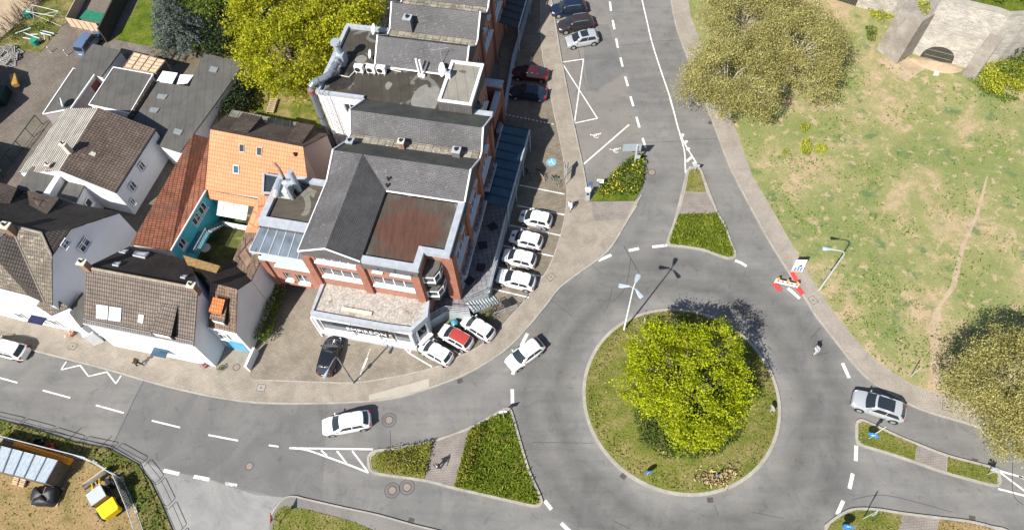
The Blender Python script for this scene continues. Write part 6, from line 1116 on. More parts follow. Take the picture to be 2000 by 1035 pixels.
def car(name, label, front, rear, shape, pm_, group=None, roof=None, rails=False, sunroof=None, decals=0, zc=.75, cat='car', z0=.0, plates=True):
    L, Wd, H, hl, ws, rg, td, zb, zh = SHAPES[shape]
    f_, r_ = np.array(P(*front, zc)), np.array(P(*rear, zc)); c = (f_+r_)/2; rz = math.atan2(f_[1]-r_[1], f_[0]-r_[0]); root = thing(name, label, cat, (c[0], c[1], z0), rz, group)
    ob = lambda n, mb, mt, par=None, sm=False: _car_obj(n, mb, mt, par or root, sm)
    hw0 = Wd/2; ts = np.array([0, .006, .02, .05, .1, .16, .24, .32, .42, .52, .62, .72, .8, .88, .94, .98, .994, 1])
    def hw(t): e = abs(2*t-1); return hw0*(1-.26*e**7-.05*e**2)
    xw = L/2-hl; xr = -L/2+td
    def zt(x):
        if x > xw: q = (L/2-x)/hl; return zh+(zb-zh)*min(1, q*.85+.15*(q > .0))**.8
        if x < xr and td > .3: return zb-.02
        return zb+.02*(xw-x)/L
    rows = []
    for t in ts:
        x = L/2-t*L; h = hw(t); top = zt(x); e = abs(2*t-1); dr = .16*max(0, (e-.93)/.07)**2; top -= dr
        rows.append([(x, s*h*a, z) for s, a, z in [(-1, .86, .2), (-1, .96, .28), (-1, 1, .45), (-1, 1.0, .62), (-1, .985, top-.13), (-1, .93, top-.04), (-1, .6, top+.015), (0, 0, top+.03), (1, .6, top+.015), (1, .93, top-.04), (1, .985, top-.13), (1, 1.0, .62), (1, 1, .45), (1, .96, .28), (1, .86, .2)]])
    b = MB(); b.grid(rows); b.face(rows[0][::-1]); b.face(rows[-1]); b.face([r[0] for r in rows]+[r[-1] for r in rows][::-1])
    # cabin
    hb, ht = hw0*.93, hw0*.76; xf, xe = xw-ws, xr+rg
    def wsx(s, y): return np.array([xw+(xf-xw)*s+.14*(1-y*y)*(1-s*.4), y*(hb+(ht-hb)*s), zb-.03+(H-.05-zb+.03)*s+.03*s*(1-y*y)])
    def rgx(s, y): return np.array([xr+(xe-xr)*s-.1*(1-y*y)*(1-s*.3), y*(hb*.97+(ht-hb*.97)*s), zb-.03+(H-.07-zb+.03)*s+.03*s*(1-y*y)])
    def rfx(s, y): x = xf+(xe-xf)*s; return np.array([x+(.084*(1-y*y))*(1-s)-.07*(1-y*y)*s, y*ht, H-.05-.02*s+.03*(1-y*y)+.045*math.sin(math.pi*s)])
    ys = np.linspace(-1, 1, 9)
    b.grid([[wsx(s, y) for y in ys] for s in (0, .5, 1)]); b.grid([[rfx(s, y) for y in ys] for s in np.linspace(0, 1, 7)]); b.grid([[rgx(s, y) for y in ys] for s in (1, .5, 0)])
    def sd(sg, u, s): lo = np.array([xw+(xr-xw)*u, sg*hb*(1-.03*u), zb-.03]); uu = rfx(u, 1); hi = np.array([uu[0], sg*ht, uu[2]]); q = lo+(hi-lo)*s; q[1] += sg*.03*math.sin(math.pi*s); return q
    us = np.linspace(0, 1, 9)
    for sg in (-1, 1): b.grid([[sd(sg, u, s) for u in (us if sg < 0 else us[::-1])] for s in (0, .5, 1)])
    ob('body', b, PT_[pm_], sm=True)
    def patch(fn, s0, s1, a0, a1, off, ns=4, na=8): return [[fn(s, a)+np.array(off) for a in np.linspace(a0, a1, na)] for s in np.linspace(s0, s1, ns)]
    m = MB(); m.grid(patch(wsx, .1, .93, -.9, .9, (.014, 0, .012))); ob('windscreen', m, M['carglass'], sm=True)
    m = MB(); m.grid(patch(rgx, .93, .25, -.86, .86, (-.016, 0, .01))); ob('rear_window', m, M['carglass'], sm=True)
    for sg in (-1, 1):
        for a0, a1 in ((.13, .5), (.53, .9)):
            m = MB(); m.grid([[sd(sg, u, s)+np.array([0, sg*.014, .004]) for u in np.linspace(a0, a1, 5)][::-sg] for s in (.14, .5, .88)]); ob('side_window', m, M['carglass'], sm=True)
    if roof: m = MB(); m.grid(patch(rfx, -.02, 1.0, -.94, .94, (0, 0, .012), 7, 9)); m.grid(patch(rgx, .98, .3, -.95, .95, (-.01, 0, .006))); ob('soft_top', m, PT_[roof], sm=True)
    if sunroof: m = MB(); m.grid(patch(rfx, sunroof[0], sunroof[1], -.8, .8, (0, 0, .012), 5, 7)); ob('sunroof', m, M['carglass'], sm=True)
    if rails:
        for sg in (-1, 1): m = MB(); m.tube([rfx(s, sg*.97)+np.array([0, 0, .02+.05*math.sin(math.pi*s)**.4]) for s in np.linspace(.08, .92, 8)], .022, n=5); ob('roof_rail', m, M['rim'])
    wr = .315 if shape != 'suv' else .36; xa, xb_ = L/2-.78*L/4.2, -L/2+.74*L/4.2
    for x in (xa, xb_):
        for sg in (-1, 1):
            yy = sg*(hw0*.985)
            m = MB(); m.tube([(x, yy-sg*.02, wr+.02), (x, yy+sg*.002, wr+.02)], wr+.075, n=18); ob('wheel_arch', m, M['trim'])
            m = MB(); m.tube([(x, yy-sg*.2, wr), (x, yy-sg*.01, wr), (x, yy+sg*.012, wr)], [wr, wr, wr*.9], n=18); wo_ = ob('wheel', m, M['tyre']); m = MB(); m.tube([(x, yy, wr), (x, yy+sg*.022, wr)], [wr*.72, wr*.6], n=14); ob('rim', m, M['rim'], wo_)
    for sg in (-1, 1):
        m = MB(); x = L/2-.16; m.box((x-.08, sg*hw(.04)*.8, zt(x)-.1), (.34, .3, .13), rz=-sg*.45); ob('headlight', m, M['lamp']); x = -L/2+.1; m = MB(); m.box((x+.03, sg*hw(.96)*.86, zb-.12), (.2, .24, .24), rz=sg*.4); ob('tail_light', m, M['tail'])
        m = MB(); m.box((xw-.25, sg*(hw0+.07), zb+.04), (.1, .17, .12), rz=sg*.2); ob('mirror', m, PT_[pm_])
    if plates: m = MB(); m.box((-L/2-.002, 0, zb-.32), (.03, .46, .11)); m.box((L/2-.0, 0, .42), (.03, .46, .11)); 
    if plates: 
        m = MB(); m.box((-L/2-.002, 0, zb-.36), (.04, .48, .12)); ob('number_plate', m, M['plate'])
    m = MB(); m.box((L/2-.03, 0, .42), (.1, Wd*.62, .16)); ob('grille', m, M['trim'])
    if decals:
        if decals != 2: m = MB(); cx_ = L/2-hl*.5; m.face([(cx_+.2*math.cos(a), .2*math.sin(a), zt(cx_+.2*math.cos(a))+.04) for a in np.linspace(0, 6.283, 15)[:-1]]); ob('bonnet_emblem', m, M['decaldark'])
        for sg in (-1, 1): m = MB(); m.box((-L*.2, sg*hw0*1.0, .62), (.85, .016, .34)); ob('door_decal', m, M['decal'])
    return root
def _car_obj(n, mb, mt, par, sm):
    me = mesh(n, mb, mt)
    if sm: me.polygons.foreach_set('use_smooth', [True]*len(me.polygons)); bmesh_merge(me); me.set_sharp_from_angle(angle=R(38))
    o = bpy.data.objects.new(n, me); S.collection.objects.link(o); o.parent = par; return o
import bmesh
def bmesh_merge(me):
    bm = bmesh.new(); bm.from_mesh(me); bmesh.ops.remove_doubles(bm, verts=bm.verts, dist=.002); bmesh.ops.recalc_face_normals(bm, faces=bm.faces); bm.to_mesh(me); bm.free(); me.polygons.foreach_set('use_smooth', [True]*len(me.polygons))
WC = 'white cars parked in the bays beside the terrace'; LT = PV
car('estate_car', 'white estate car driving on the left road towards the left border', (629, 834), (723, 817), 'estate', 'white', rails=True)
car('hatchback_car', 'white hatchback leaving the roundabout towards the lower left', (996, 712), (1054, 670), 'hatch', 'white')
car('suv_car', 'silver sport utility car with dark glass roof at the right of the roundabout', (1668, 776), (1766, 809), 'suv', 'silver', sunroof=(.05, .72), rails=False)
car('estate_car', 'ivory estate car with roof rails cut by the left border', (-37, 668), (59, 692), 'estate', 'cream', rails=True)
car('dark_car', 'dark car with silver rear bumper parked before the shop front', (653, 662), (634, 728), 'hatch', 'black', z0=PV)
car('city_car', 'white city car parked in front of the shop, leftmost of three', (819, 669), (883, 706), 'city', 'white', decals=3, z0=PV, group='small cars parked by the shop corner')
car('city_car', 'white city car with dark red soft top parked by the shop corner', (858, 641), (923, 677), 'city', 'white', roof='red', z0=PV, group='small cars parked by the shop corner')
car('city_car', 'white city car parked closest to the stairs, with pink grey door decal', (903, 621), (964, 659), 'city', 'white', decals=2, z0=PV, group='small cars parked by the shop corner')
car('city_car', 'white city car parked uppermost of the four in the bays', (1014, 421), (1078, 435), 'city', 'white', WC, decals=1, z0=PV)
car('city_car', 'white city car with bonnet emblem parked second from top in the bays', (995, 460), (1060, 477), 'city', 'white', WC, decals=1, z0=PV)
car('city_car', 'white city car parked third from top in the bays', (981, 497), (1047, 513), 'city', 'white', WC, decals=2, z0=PV)
car('hatchback_car', 'plain white hatchback parked lowest of the four in the bays', (973, 538), (1042, 555), 'hatch', 'white', WC, z0=PV)
PG = 'cars parked along the upper road'
car('suv_car', 'dark navy sport utility car parked by the kerb at the top border', (1077, 20), (1145, 13), 'suv', 'navy', PG, rails=True); car('suv_car', 'dark brown sport utility car parked between the navy and the silver car', (1085, 53), (1164, 41), 'suv', 'brown', PG, rails=True); car('hatchback_car', 'silver compact car with sunroof parked by the upper kerb', (1105, 82), (1169, 71), 'mini', 'silver', PG, sunroof=(.1, .55))
car('dark_car', 'maroon car parked in the shade beside the brick building', (1003, 141), (1068, 147), 'sedan', 'maroon', 'cars parked in the shade', z0=PV); car('dark_car', 'dark blue car parked in the shade below the maroon car', (994, 178), (1070, 185), 'sedan', 'navy', 'cars parked in the shade', z0=PV)
car('blue_van', 'light blue van parked beside the garage in the paved yard', (187, 66), (160, 103), 'van', 'blue', cat='van', z0=.06)
# ================================================================== people
def skinned(name, joints, edges, mat, parent, sub=1, root=0):
    me = bpy.data.meshes.new(name); me.from_pydata([j[:3] for j in joints], edges, []); o = bpy.data.objects.new(name, me); S.collection.objects.link(o)
    sk = o.modifiers.new('s', 'SKIN'); o.modifiers.new('u', 'SUBSURF').levels = sub
    for i, j in enumerate(joints): r_ = j[3] if isinstance(j[3], tuple) else (j[3], j[3]); me.skin_vertices[0].data[i].radius = r_; me.skin_vertices[0].data[i].use_root = (i == root)
    bpy.context.view_layer.update(); dg = bpy.context.evaluated_depsgraph_get(); m2 = bpy.data.meshes.new_from_object(o.evaluated_get(dg)); bpy.data.objects.remove(o); m2.name = name
    m2.materials.clear(); m2.materials.append(mat); m2.polygons.foreach_set('use_smooth', [True]*len(m2.polygons)); o = bpy.data.objects.new(name, m2); S.collection.objects.link(o); o.parent = parent; return o
SKIN = plain('skin', (.5, .3, .21), .6, var=.05)
def person(label, px, heading, top, trousers, hair, stride=.25, h=1.74, z=PV, bag=None, arms=(.25, -.25), open_shirt=None, skirt=False):
    p = P(*px, z); t_ = thing('person', label, 'person', (p[0], p[1], z), R(heading)); k = h/1.74; J = []; E_ = []
    def add(x, y, zz, r_, par=None): J.append((x*k, y*k, zz*k, r_*k)); i = len(J)-1; E_.append((par, i)) if par is not None else None; return i
    pel = add(0, 0, .93, .13); wa = add(.01, 0, 1.1, .12, pel); chs = add(.02, 0, 1.32, .15, wa); nk = add(.03, 0, 1.49, .055, chs); hd = add(.05, 0, 1.6, .085, nk); hd2 = add(.045, 0, 1.69, .075, hd); ns = add(.145, 0, 1.6, .018, hd)
    legs = []; armsi = []
    for sg, s_ in ((1, stride), (-1, -stride)):
        hp = add(0, sg*.1, .88, .085, pel); kn = add(s_*.55+.03, sg*.1, .5, .06, hp); an = add(s_*1.0-.03, sg*.1, .1, .042, kn); to = add(s_*1.0+.16, sg*.11, .035, .035, an); legs.append((hp, kn, an, to))
    for sg, a_ in ((1, arms[0]), (-1, arms[1])):
        sh = add(.02, sg*.19, 1.4, .06, chs); el = add(.02+a_*.35, sg*.25, 1.14, .042, sh); wr = add(.02+a_*1.1+.05, sg*.24, .92, .03, el); pa = add(.02+a_*1.25+.07, sg*.24, .85, .035, wr)
        for q in range(4): add(.02+a_*1.3+.05+q*.02, sg*(.225+.01*q), .77+.006*abs(q-1.5), .009, pa)
        add(.02+a_*1.3+.13, sg*.215, .83, .01, pa); armsi.append((sh, el, wr))
    skinned('body', J, E_, SKIN, t_)
    g = lambda i, r_: (J[i][0], J[i][1], J[i][2], r_*k)
    JT = [g(pel, .15), g(wa, .145), g(chs, .175), (J[nk][0], J[nk][1], J[nk][2]-.04, .08*k)]; ET = [(0, 1), (1, 2), (2, 3)]
    for sh, el, wr in armsi: b0 = len(JT); JT += [g(sh, .078), g(el, .06), (*(np.array(J[wr][:3])*.9+np.array(J[el][:3])*.1), .05*k)]; ET += [(2, b0), (b0, b0+1), (b0+1, b0+2)]
    skinned('jacket', JT, ET, top, t_)
    JL = [(0, 0, .97*k, .15*k)]; EL = []
    for hp, kn, an, to in legs: b0 = len(JL); JL += [g(hp, .105), g(kn, .08), (J[an][0], J[an][1], J[an][2]+.04, .065*k)]; EL += [(0, b0), (b0, b0+1), (b0+1, b0+2)]
    skinned('trousers', JL, EL, trousers, t_)
    for hp, kn, an, to in legs: skinned('shoe', [(J[an][0]-.03, J[an][1], .06, .05*k), (J[to][0], J[to][1], .05, .05*k)], [(0, 1)], M['black'], t_)
    skinned('hair', [(J[hd][0]-.03, 0, J[hd][2]+.02, .092*k), (J[hd2][0]-.015, 0, J[hd2][2]+.035, .085*k)], [(0, 1)], hair, t_)
    m = MB()
    for sg in (-1, 1): m.box((J[hd][0]+.083, sg*.032, J[hd][2]+.02), (.012, .022, .012))
    m.box((J[hd][0]+.083, 0, J[hd][2]-.045), (.012, .05, .01)); o = obj('face_features', m, M['darkmetal'], t_, glob=False)
    if open_shirt: skinned('shirt', [(.11*k, 0, 1.0*k, .1*k), (.13*k, 0, 1.35*k, .11*k)], [(0, 1)], open_shirt, t_)
    if bag: bt = skinned('bag', [(-.18*k, .0, 1.1*k, .13), (-.18*k, 0, 1.35*k, .13)], [(0, 1)], bag, t_)
    return t_
cl = lambda n, c: plain(n, c, .85, var=.1, scale=6)
person('person in white top and pale blue trousers walking by the parking bays', (1113, 410), 250, cl('white_cloth', (.75, .75, .76)), cl('pale_denim', (.4, .48, .58)), cl('dark_brown_hair', (.03, .02, .015)), .2, 1.68)
person('person in olive jacket with a brown rucksack walking on the street pavement', (275, 714), 168, cl('olive_cloth', (.14, .115, .04)), cl('black_trousers', (.02, .02, .022)), cl('fair_hair', (.45, .33, .17)), .32, 1.76, bag=cl('brown_bag', (.07, .05, .03)))
person('person in grey top and pale green trousers crossing the roundabout road', (1590, 689), 215, cl('light_grey_cloth', (.3, .3, .33)), cl('pale_green_cloth', (.42, .5, .44)), cl('black_hair', (.015, .015, .015)), .22, 1.75, z=0)
person('person in dark open jacket on the crossing path between the hedges', (856, 914), 280, cl('dark_cloth', (.02, .02, .028)), cl('dark_blue_cloth', (.03, .035, .06)), cl('near_black_hair', (.02, .015, .012)), .12, 1.72, z=.13, open_shirt=cl('pale_blue_cloth', (.5, .58, .75)))
# ================================================================== street furniture
M['signblue'] = plain('sign_blue', (.03, .2, .55), .35, var=.05); M['signwhite'] = plain('sign_white', (.8, .8, .8), .35, var=.03); M['pole'] = plain('galvanised_pole', (.55, .57, .58), .4, .3, var=.06)
M['redplastic'] = plain('red_plastic', (.55, .06, .05), .6, var=.1); M['amber'] = plain('amber_lamp', (.75, .4, .02), .3, var=.05); M['orange'] = plain('orange_plastic', (.85, .3, .02), .45, var=.08)
M['lampglass'] = plain('lamp_glass', (.36, .41, .46), .25, var=.12)
def lamp_head(par, a, d, L_=.95, wd=.45, nm='lamp_head'):
    d = np.array([*d, 0.0]); d /= np.linalg.norm(d); n = np.array([-d[1], d[0], 0]); m = MB()
    rows = [[a+d*L_*s+n*wd*.5*w_*y+np.array([0, 0, zz]) for y, zz in ((-1, 0), (-.6, .07), (.6, .07), (1, 0), (.6, -.07), (-.6, -.07))] for s, w_ in ((0, .25), (.3, .6), (.7, 1), (1, .95))]
    m.grid(rows, closed=True); m.face(rows[0]); m.face(rows[-1][::-1]); return obj(nm, m, M['lampglass'], par)
b = P(1219.1, 642.4, .3); t_ = thing('street_lamp', 'tall white street lamp with three heads at the edge of the roundabout island', 'street lamp', (*b, .2)); hA = 9.0
m_ = MB(); m_.tube([(*b, .2), (*b, 1.2), (*b, hA)], [.1, .085, .055], n=10); obj('pole', m_, plain('white_pole', (.72, .73, .72), .5, var=.05), t_)
for q, nm in (((1245, 543), 1), ((1219, 558.5), 2), ((1246, 571), 3)):
    e = np.array(P(*q, hA+.1)); d = e-b; d /= np.hypot(*d); m_ = MB(); m_.tube([(*b, hA-.05), (*(b+d*.35), hA+.12)], .045, n=6); obj('arm', m_, M['pole'], t_); lamp_head(t_, np.array([*(b+d*.3), hA+.12]), d, 1.0, .46)
b = P(1599.8, 566.4, .15); t_ = thing('street_lamp', 'grey street lamp with one curved arm leaning over the park edge', 'street lamp', (*b, .1)); hB = 7.6; e = P(1620, 488, hB); d = (e-b)/np.hypot(*(e-b))
m_ = MB(); m_.tube([(*b, .1), (*b, hB-.5), (*(b+d*.12), hB-.12), (*(b+d*.45), hB+.06), (*(b+d*1.3), hB+.1)], [.1, .065, .055, .05, .045], n=9); obj('pole', m_, M['pole'], t_); lamp_head(t_, np.array([*(b+d*1.25), hB+.1]), d, .85, .42)
b = P(691.3, 747.5, PV); t_ = thing('street_lamp', 'grey street lamp with bent arm reaching over the dark parked car', 'street lamp', (*b, PV)); hC = 6.9; e = P(641, 722, hC); d = (e-b)/np.hypot(*(e-b))
m_ = MB(); m_.tube([(*b, .1), (*b, hC-.4), (*(b+d*.12), hC-.1), (*(b+d*.5), hC+.05), (*(b+d*1.4), hC)], [.09, .06, .055, .05, .045], n=9); obj('pole', m_, plain('grey_pole', (.2, .2, .2), .5, var=.1), t_); lamp_head(t_, np.array([*(b+d*1.35), hC]), d, .9, .3)
m_ = MB(); m_.box((b[0], b[1], 2.4), (.1, .34, .4), rz=R(35)); obj('small_plate', m_, plain('purple_plate', (.12, .05, .12), .5), t_)
def sign(label, base, h, faces, z0=.14, pole=.04, nm='road_sign', cat='sign', grp=None, pm='pole'):
    b = P(*base, z0); t_ = thing(nm, label, cat, (*b, z0), 0, grp); m_ = MB(); m_.tube([(*b, z0-.05), (*b, z0+h)], pole, n=7); obj('pole', m_, M[pm], t_)
    for kind, z, s, az, mt in faces:
        d = np.array([math.cos(R(az)), math.sin(R(az)), 0]); a = np.array([-d[1], d[0], 0]); c = np.array([*b, z0+z])+d*.05; upv = np.array([0, 0, 1.0]); m_ = MB(); m2 = None
        if kind == 'round': pl = [(s*math.cos(k*math.pi/10), s*math.sin(k*math.pi/10)) for k in range(20)]
        elif kind == 'tri': pl = [(-s, s*.55), (s, s*.55), (0, -s*1.15)]
        elif kind == 'arrow': pl = [(s*math.cos(k*math.pi/10), s*math.sin(k*math.pi/10)) for k in range(20)]
        else: w_, h_ = s; pl = [(-w_/2, -h_/2), (w_/2, -h_/2), (w_/2, h_/2), (-w_/2, h_/2)]
        f = [c+a*p+upv*q for p, q in pl]; bk = [q-d*.03 for q in f]; m_.face(f); m_.face(bk[::-1])
        for k in range(len(f)): k2 = (k+1) % len(f); m_.face([f[k], bk[k], bk[k2], f[k2]])
        o = obj('sign_face', m_, M[mt], t_)
        if kind == 'arrow':
            m2 = MB(); s2 = s*.62; e = c+d*.006
            for w2 in ([(-.14, -.8), (.14, -.8), (.14, .2), (-.14, .2)], [(-.5, .15), (.5, .15), (0, .85)]):
                ca, sa = math.cos(R(140)), math.sin(R(140)); m2.face([e+a*(p*ca-q*sa)*s2+upv*(p*sa+q*ca)*s2 for p, q in w2]); e = e+d*.002
            obj('arrow', m2, M['signwhite'], o)
        if kind == 'tri':
            m2 = MB(); m2.face([c+d*.006+a*p*.68+upv*(q*.68+.0) for p, q in pl]); obj('sign_field', m2, M['signwhite'], o)
    return t_
sign('blue round arrow sign at the lower left edge of the roundabout island', (1264, 926), 1.0, [('arrow', .85, .42, -75, 'signblue')], .2)
sign('small blue round sign among dry tufts at the lower right of the roundabout island', (1400, 931), .8, [('arrow', .7, .28, -60, 'signblue')], .2)
sign('grey backed round sign at the right edge of the roundabout island', (1504, 803), 1.0, [('round', .85, .33, 20, 'greymetal')], .2)
sign('small post with grey plate on the roundabout island near the tall lamp', (1257, 631), .9, [('rect', .75, (.3, .35), 20, 'greymetal')], .2)
sign('blue arrow sign at the tip of the island by the silver car', (1697, 856), 1.9, [('arrow', 1.1, .44, -115, 'signblue')])
sign('white direction board with two blue circles behind the arrow sign near the silver car', (1703, 852), 2.3, [('rect', 1.9, (.75, .95), -60, 'signwhite'), ('round', 2.1, .16, -60, 'signblue')])
sign('thin pole with two blue roundels on white plate at the lower right island', (1686.3, 1011.7), 2.8, [('rect', 2.4, (.42, .8), -40, 'signwhite'), ('round', 2.55, .17, -40, 'signblue'), ('round', 2.18, .17, -40, 'signblue')])
sign('blue arrow sign at the bottom border on the lower right island', (1648, 1032), 1.6, [('arrow', 1.2, .44, -110, 'signblue'), ('round', .5, .3, -110, 'signblue')])
sign('grey backed sign at the far end of the right traffic island', (1929, 926), 1.5, [('rect', 1.2, (.6, .6), 60, 'greymetal')])
sign('grey backed sign at the upper tip of the top traffic island', (1357, 334), 1.2, [('rect', .95, (.75, .5), 75, 'greymetal')])
sign('white sign on a pole at the upper tip of the large grass island', (984, 815), 1.7, [('rect', 1.5, (.75, .5), 100, 'signwhite')], .14)
sign('red edged give way sign seen edge on at the bottom left corner island', (545, 1020), 2.2, [('tri', 2.0, .45, 190, 'redplastic')], .15)
sign('thin green grey signpost on the park edge beside the worn path', (1779, 734), 2.1, [('rect', 1.9, (.12, .5), -60, 'pole')], .15)
sign('small white sign with blue field next to the shrub bed', (1171, 368), 1.5, [('rect', 1.35, (.75, .65), -95, 'signwhite'), ('rect', 1.4, (.4, .3), -95, 'signblue')], PV)
sign('thin pole with flat sign seen edge on beside the parking bays', (1102, 348), 2.6, [('rect', 2.4, (.6, .5), 10, 'darkmetal')], PV)
# notice board, marker posts
nb = thing('notice_board', 'grey notice board on two posts between car park and pavement', 'notice board', P3(1107, 357, PV)); a_, b_ = np.array(P(1105, 361, PV)), np.array(P(1109, 334, PV)); m_ = MB(); m_.obox((*a_, 1.0), (*(b_-a_), 0), (.05, 0, 0), (0, 0, .9)); obj('board', m_, M['greymetal'], nb)
for p in (a_, b_): m_ = MB(); m_.tube([(*p, .1), (*p, 1.95)], .035, n=6); obj('post', m_, M['pole'], nb)
gs = thing('direction_sign', 'large grey direction board on a post in the shrub bed', 'direction sign', P3(1239, 321, PV)); b = P(1239.1, 321, PV); h = 3.3; m_ = MB(); m_.tube([(*b, PV), (*b, PV+h)], .1, n=9); obj('post', m_, M['pole'], gs)
l_, r_ = P(1217, 290, 3.0), P(1253, 289, 3.0)
for k in range(4): m_ = MB(); d = r_-l_; n = np.array([-d[1], d[0]])/np.hypot(*d); m_.obox((*(l_+n*.08), 2.35+k*.3), (*d, 0), (*(n*.05), 0), (0, 0, .27)); obj('board', m_, plain('sign_back_grey', (.36, .42, .47), .4, .2, var=.06) if k == 0 else bpy.data.materials['sign_back_grey'], gs)
m_ = MB(); c = P(1246, 308, 1.5); m_.box((c[0], c[1], 1.6), (.5, .08, .55)); obj('lower_plate', m_, M['greymetal'], gs)
pmt = thing('parking_meter', 'grey parking ticket machine with solar panel by the kerb', 'parking meter', P3(1147, 388, PV)); c = P(1147, 388, PV); m_ = MB(); m_.box((c[0], c[1], .95), (.5, .42, 1.65)); obj('cabinet', m_, plain('meter_grey', (.33, .36, .38), .45), pmt); m_ = MB(); m_.box((c[0], c[1], 1.82), (.62, .5, .1)); obj('hood', m_, M['signwhite'], pmt)
m_ = MB(); m_.box((c[0], c[1]-.225, 1.25), (.26, .03, .3)); obj('screen', m_, M['darkmetal'], pmt); m_ = MB(); m_.tube([(c[0]+.2, c[1]+.1, 1.8), (c[0]+.25, c[1]+.15, 2.6)], .03, n=6); obj('mast', m_, M['pole'], pmt); m_ = MB(); m_.box((c[0]+.25, c[1]+.15, 2.62), (.45, .45, .04), tilt=R(20)); obj('solar_panel', m_, plain('solar_blue', (.05, .09, .17), .2), pmt)
for q, lb in (((1146, 388), ''),): pass
def post(nm, lb, px, h, r_, mt, z0=PV, tilt=(0, 0), cat='post', grp=None, stripe=None):
    b = P(*px, z0); t_ = thing(nm, lb, cat, (*b, z0), 0, grp); m_ = MB(); m_.tube([(*b, z0-.05), (b[0]+tilt[0], b[1]+tilt[1], z0+h)], r_, n=8); obj('shaft', m_, M[mt], t_)
    if stripe:
        for k in range(3): m_ = MB(); s0, s1 = .2+k*.27, .32+k*.27; m_.tube([(b[0]+tilt[0]*s0, b[1]+tilt[1]*s0, z0+h*s0), (b[0]+tilt[0]*s1, b[1]+tilt[1]*s1, z0+h*s1)], r_*1.08, n=8); obj('stripe', m_, M[stripe], t_)
    return t_
post('marker_post', 'striped black and white post in the paved yard, left one', (100, 103), .95, .07, 'signwhite', .06, cat='post', stripe='darkmetal'); post('marker_post', 'striped black and white post in the paved yard, near the blue van', (132, 109), .95, .07, 'signwhite', .06, cat='post', stripe='darkmetal')
post('wooden_post', 'pale weathered post on the park edge beside the grey street lamp', (1614, 541), 1.2, .06, 'palebark', .15)
post('bollard', 'dark bollard at the end of the lowest parking bay line', (1024, 586), .8, .05, 'greymetal')
# ---- roadworks
rb = thing('roadworks_barrier', 'white and red roadworks barrier board with three yellow lamps', 'barrier', P3(1537, 556, 0)); a_, b_ = np.array(P(1513, 551, .3)), np.array(P(1557, 561, .3)); d = b_-a_; L_ = np.hypot(*d); u = d/L_; n = np.array([u[1], -u[0]])
m_ = MB(); m_.obox((*a_, .65), (*d, 0), (*(n*.05), 0), (0, 0, .3)); m_.obox((*(a_+n*.003), .32), (*d, 0), (*(n*.05), 0), (0, 0, .26)); obj('board', m_, M['signwhite'], rb)
for k in range(5): m_ = MB(); m_.obox((*(a_+u*L_*(k+.3)/5+n*.052), .655), (*(u*.22), 0), (*(n*.006), 0), (0, 0, .29)); obj('red_stripe', m_, M['redplastic'], rb)
for k in range(3): q = a_+u*L_*(.08+.42*k); m_ = MB(); m_.tube([(*q, .95), (*q, 1.02)], .06, n=8); m_.tube([(*(q-n*.05), 1.14), (*(q+n*.09), 1.14)], .13, n=14); obj('warning_lamp', m_, M['amber'], rb)
for q in ((1518, 560), (1562, 567)): c = P(*q, .1); m_ = MB(); m_.box((c[0], c[1], .09), (.42, 1.0, .16), rz=R(28)); m_.box((c[0], c[1], .2), (.16, .3, .1), rz=R(28)); obj('rubber_foot', m_, M['redplastic'], rb)
for q in (a_, b_): m_ = MB(); m_.box((*q, .55), (.06, .06, 1.0)); obj('upright', m_, M['signwhite'], rb)
rs = thing('roadworks_sign', 'white road closure board with blue arrows and orange beacon strip on red foot', 'sign', P3(1552, 540, 0)); c = P(1551, 541, .1); m_ = MB(); m_.box((c[0], c[1], .09), (.45, 1.1, .16), rz=R(15)); obj('rubber_foot', m_, M['redplastic'], rs)
a_ = np.array(P(1546, 529, .5)); b_ = np.array(P(1568, 529, .5)); d = b_-a_; m_ = MB(); m_.obox((*a_, .3), (*d, 0), (0, .05, 0), (0, .25, 1.9)); obj('board', m_, M['signwhite'], rs)
m_ = MB(); m_.obox((*(a_-[0, .004]), .34), (*(d*.94), 0), (0, .003, 0), (0, .01, .16)); obj('beacon_strip', m_, M['orange'], rs); m_ = MB()
for k in range(3): m_.face([(a_[0]+d[0]*(.12+.26*k), a_[1]+.02+.03-.02, .6), (a_[0]+d[0]*(.3+.26*k), a_[1]+.03, .6), (a_[0]+d[0]*(.34+.26*k), a_[1]+.09, 1.1), (a_[0]+d[0]*(.16+.26*k), a_[1]+.09, 1.1)])
m_.v = [(x, y-.06, z) for x, y, z in m_.v]; obj('blue_arrow', m_, M['signblue'], rs)
m_ = MB(); m_.face([(a_[0]+d[0]*.3, a_[1]+.08, 1.2), (a_[0]+d[0]*.75, a_[1]+.09, 1.3), (a_[0]+d[0]*.6, a_[1]+.13, 1.6)]); m_.v = [(x, y-.06, z) for x, y, z in m_.v]; obj('dark_symbol', m_, M['darkmetal'], rs)
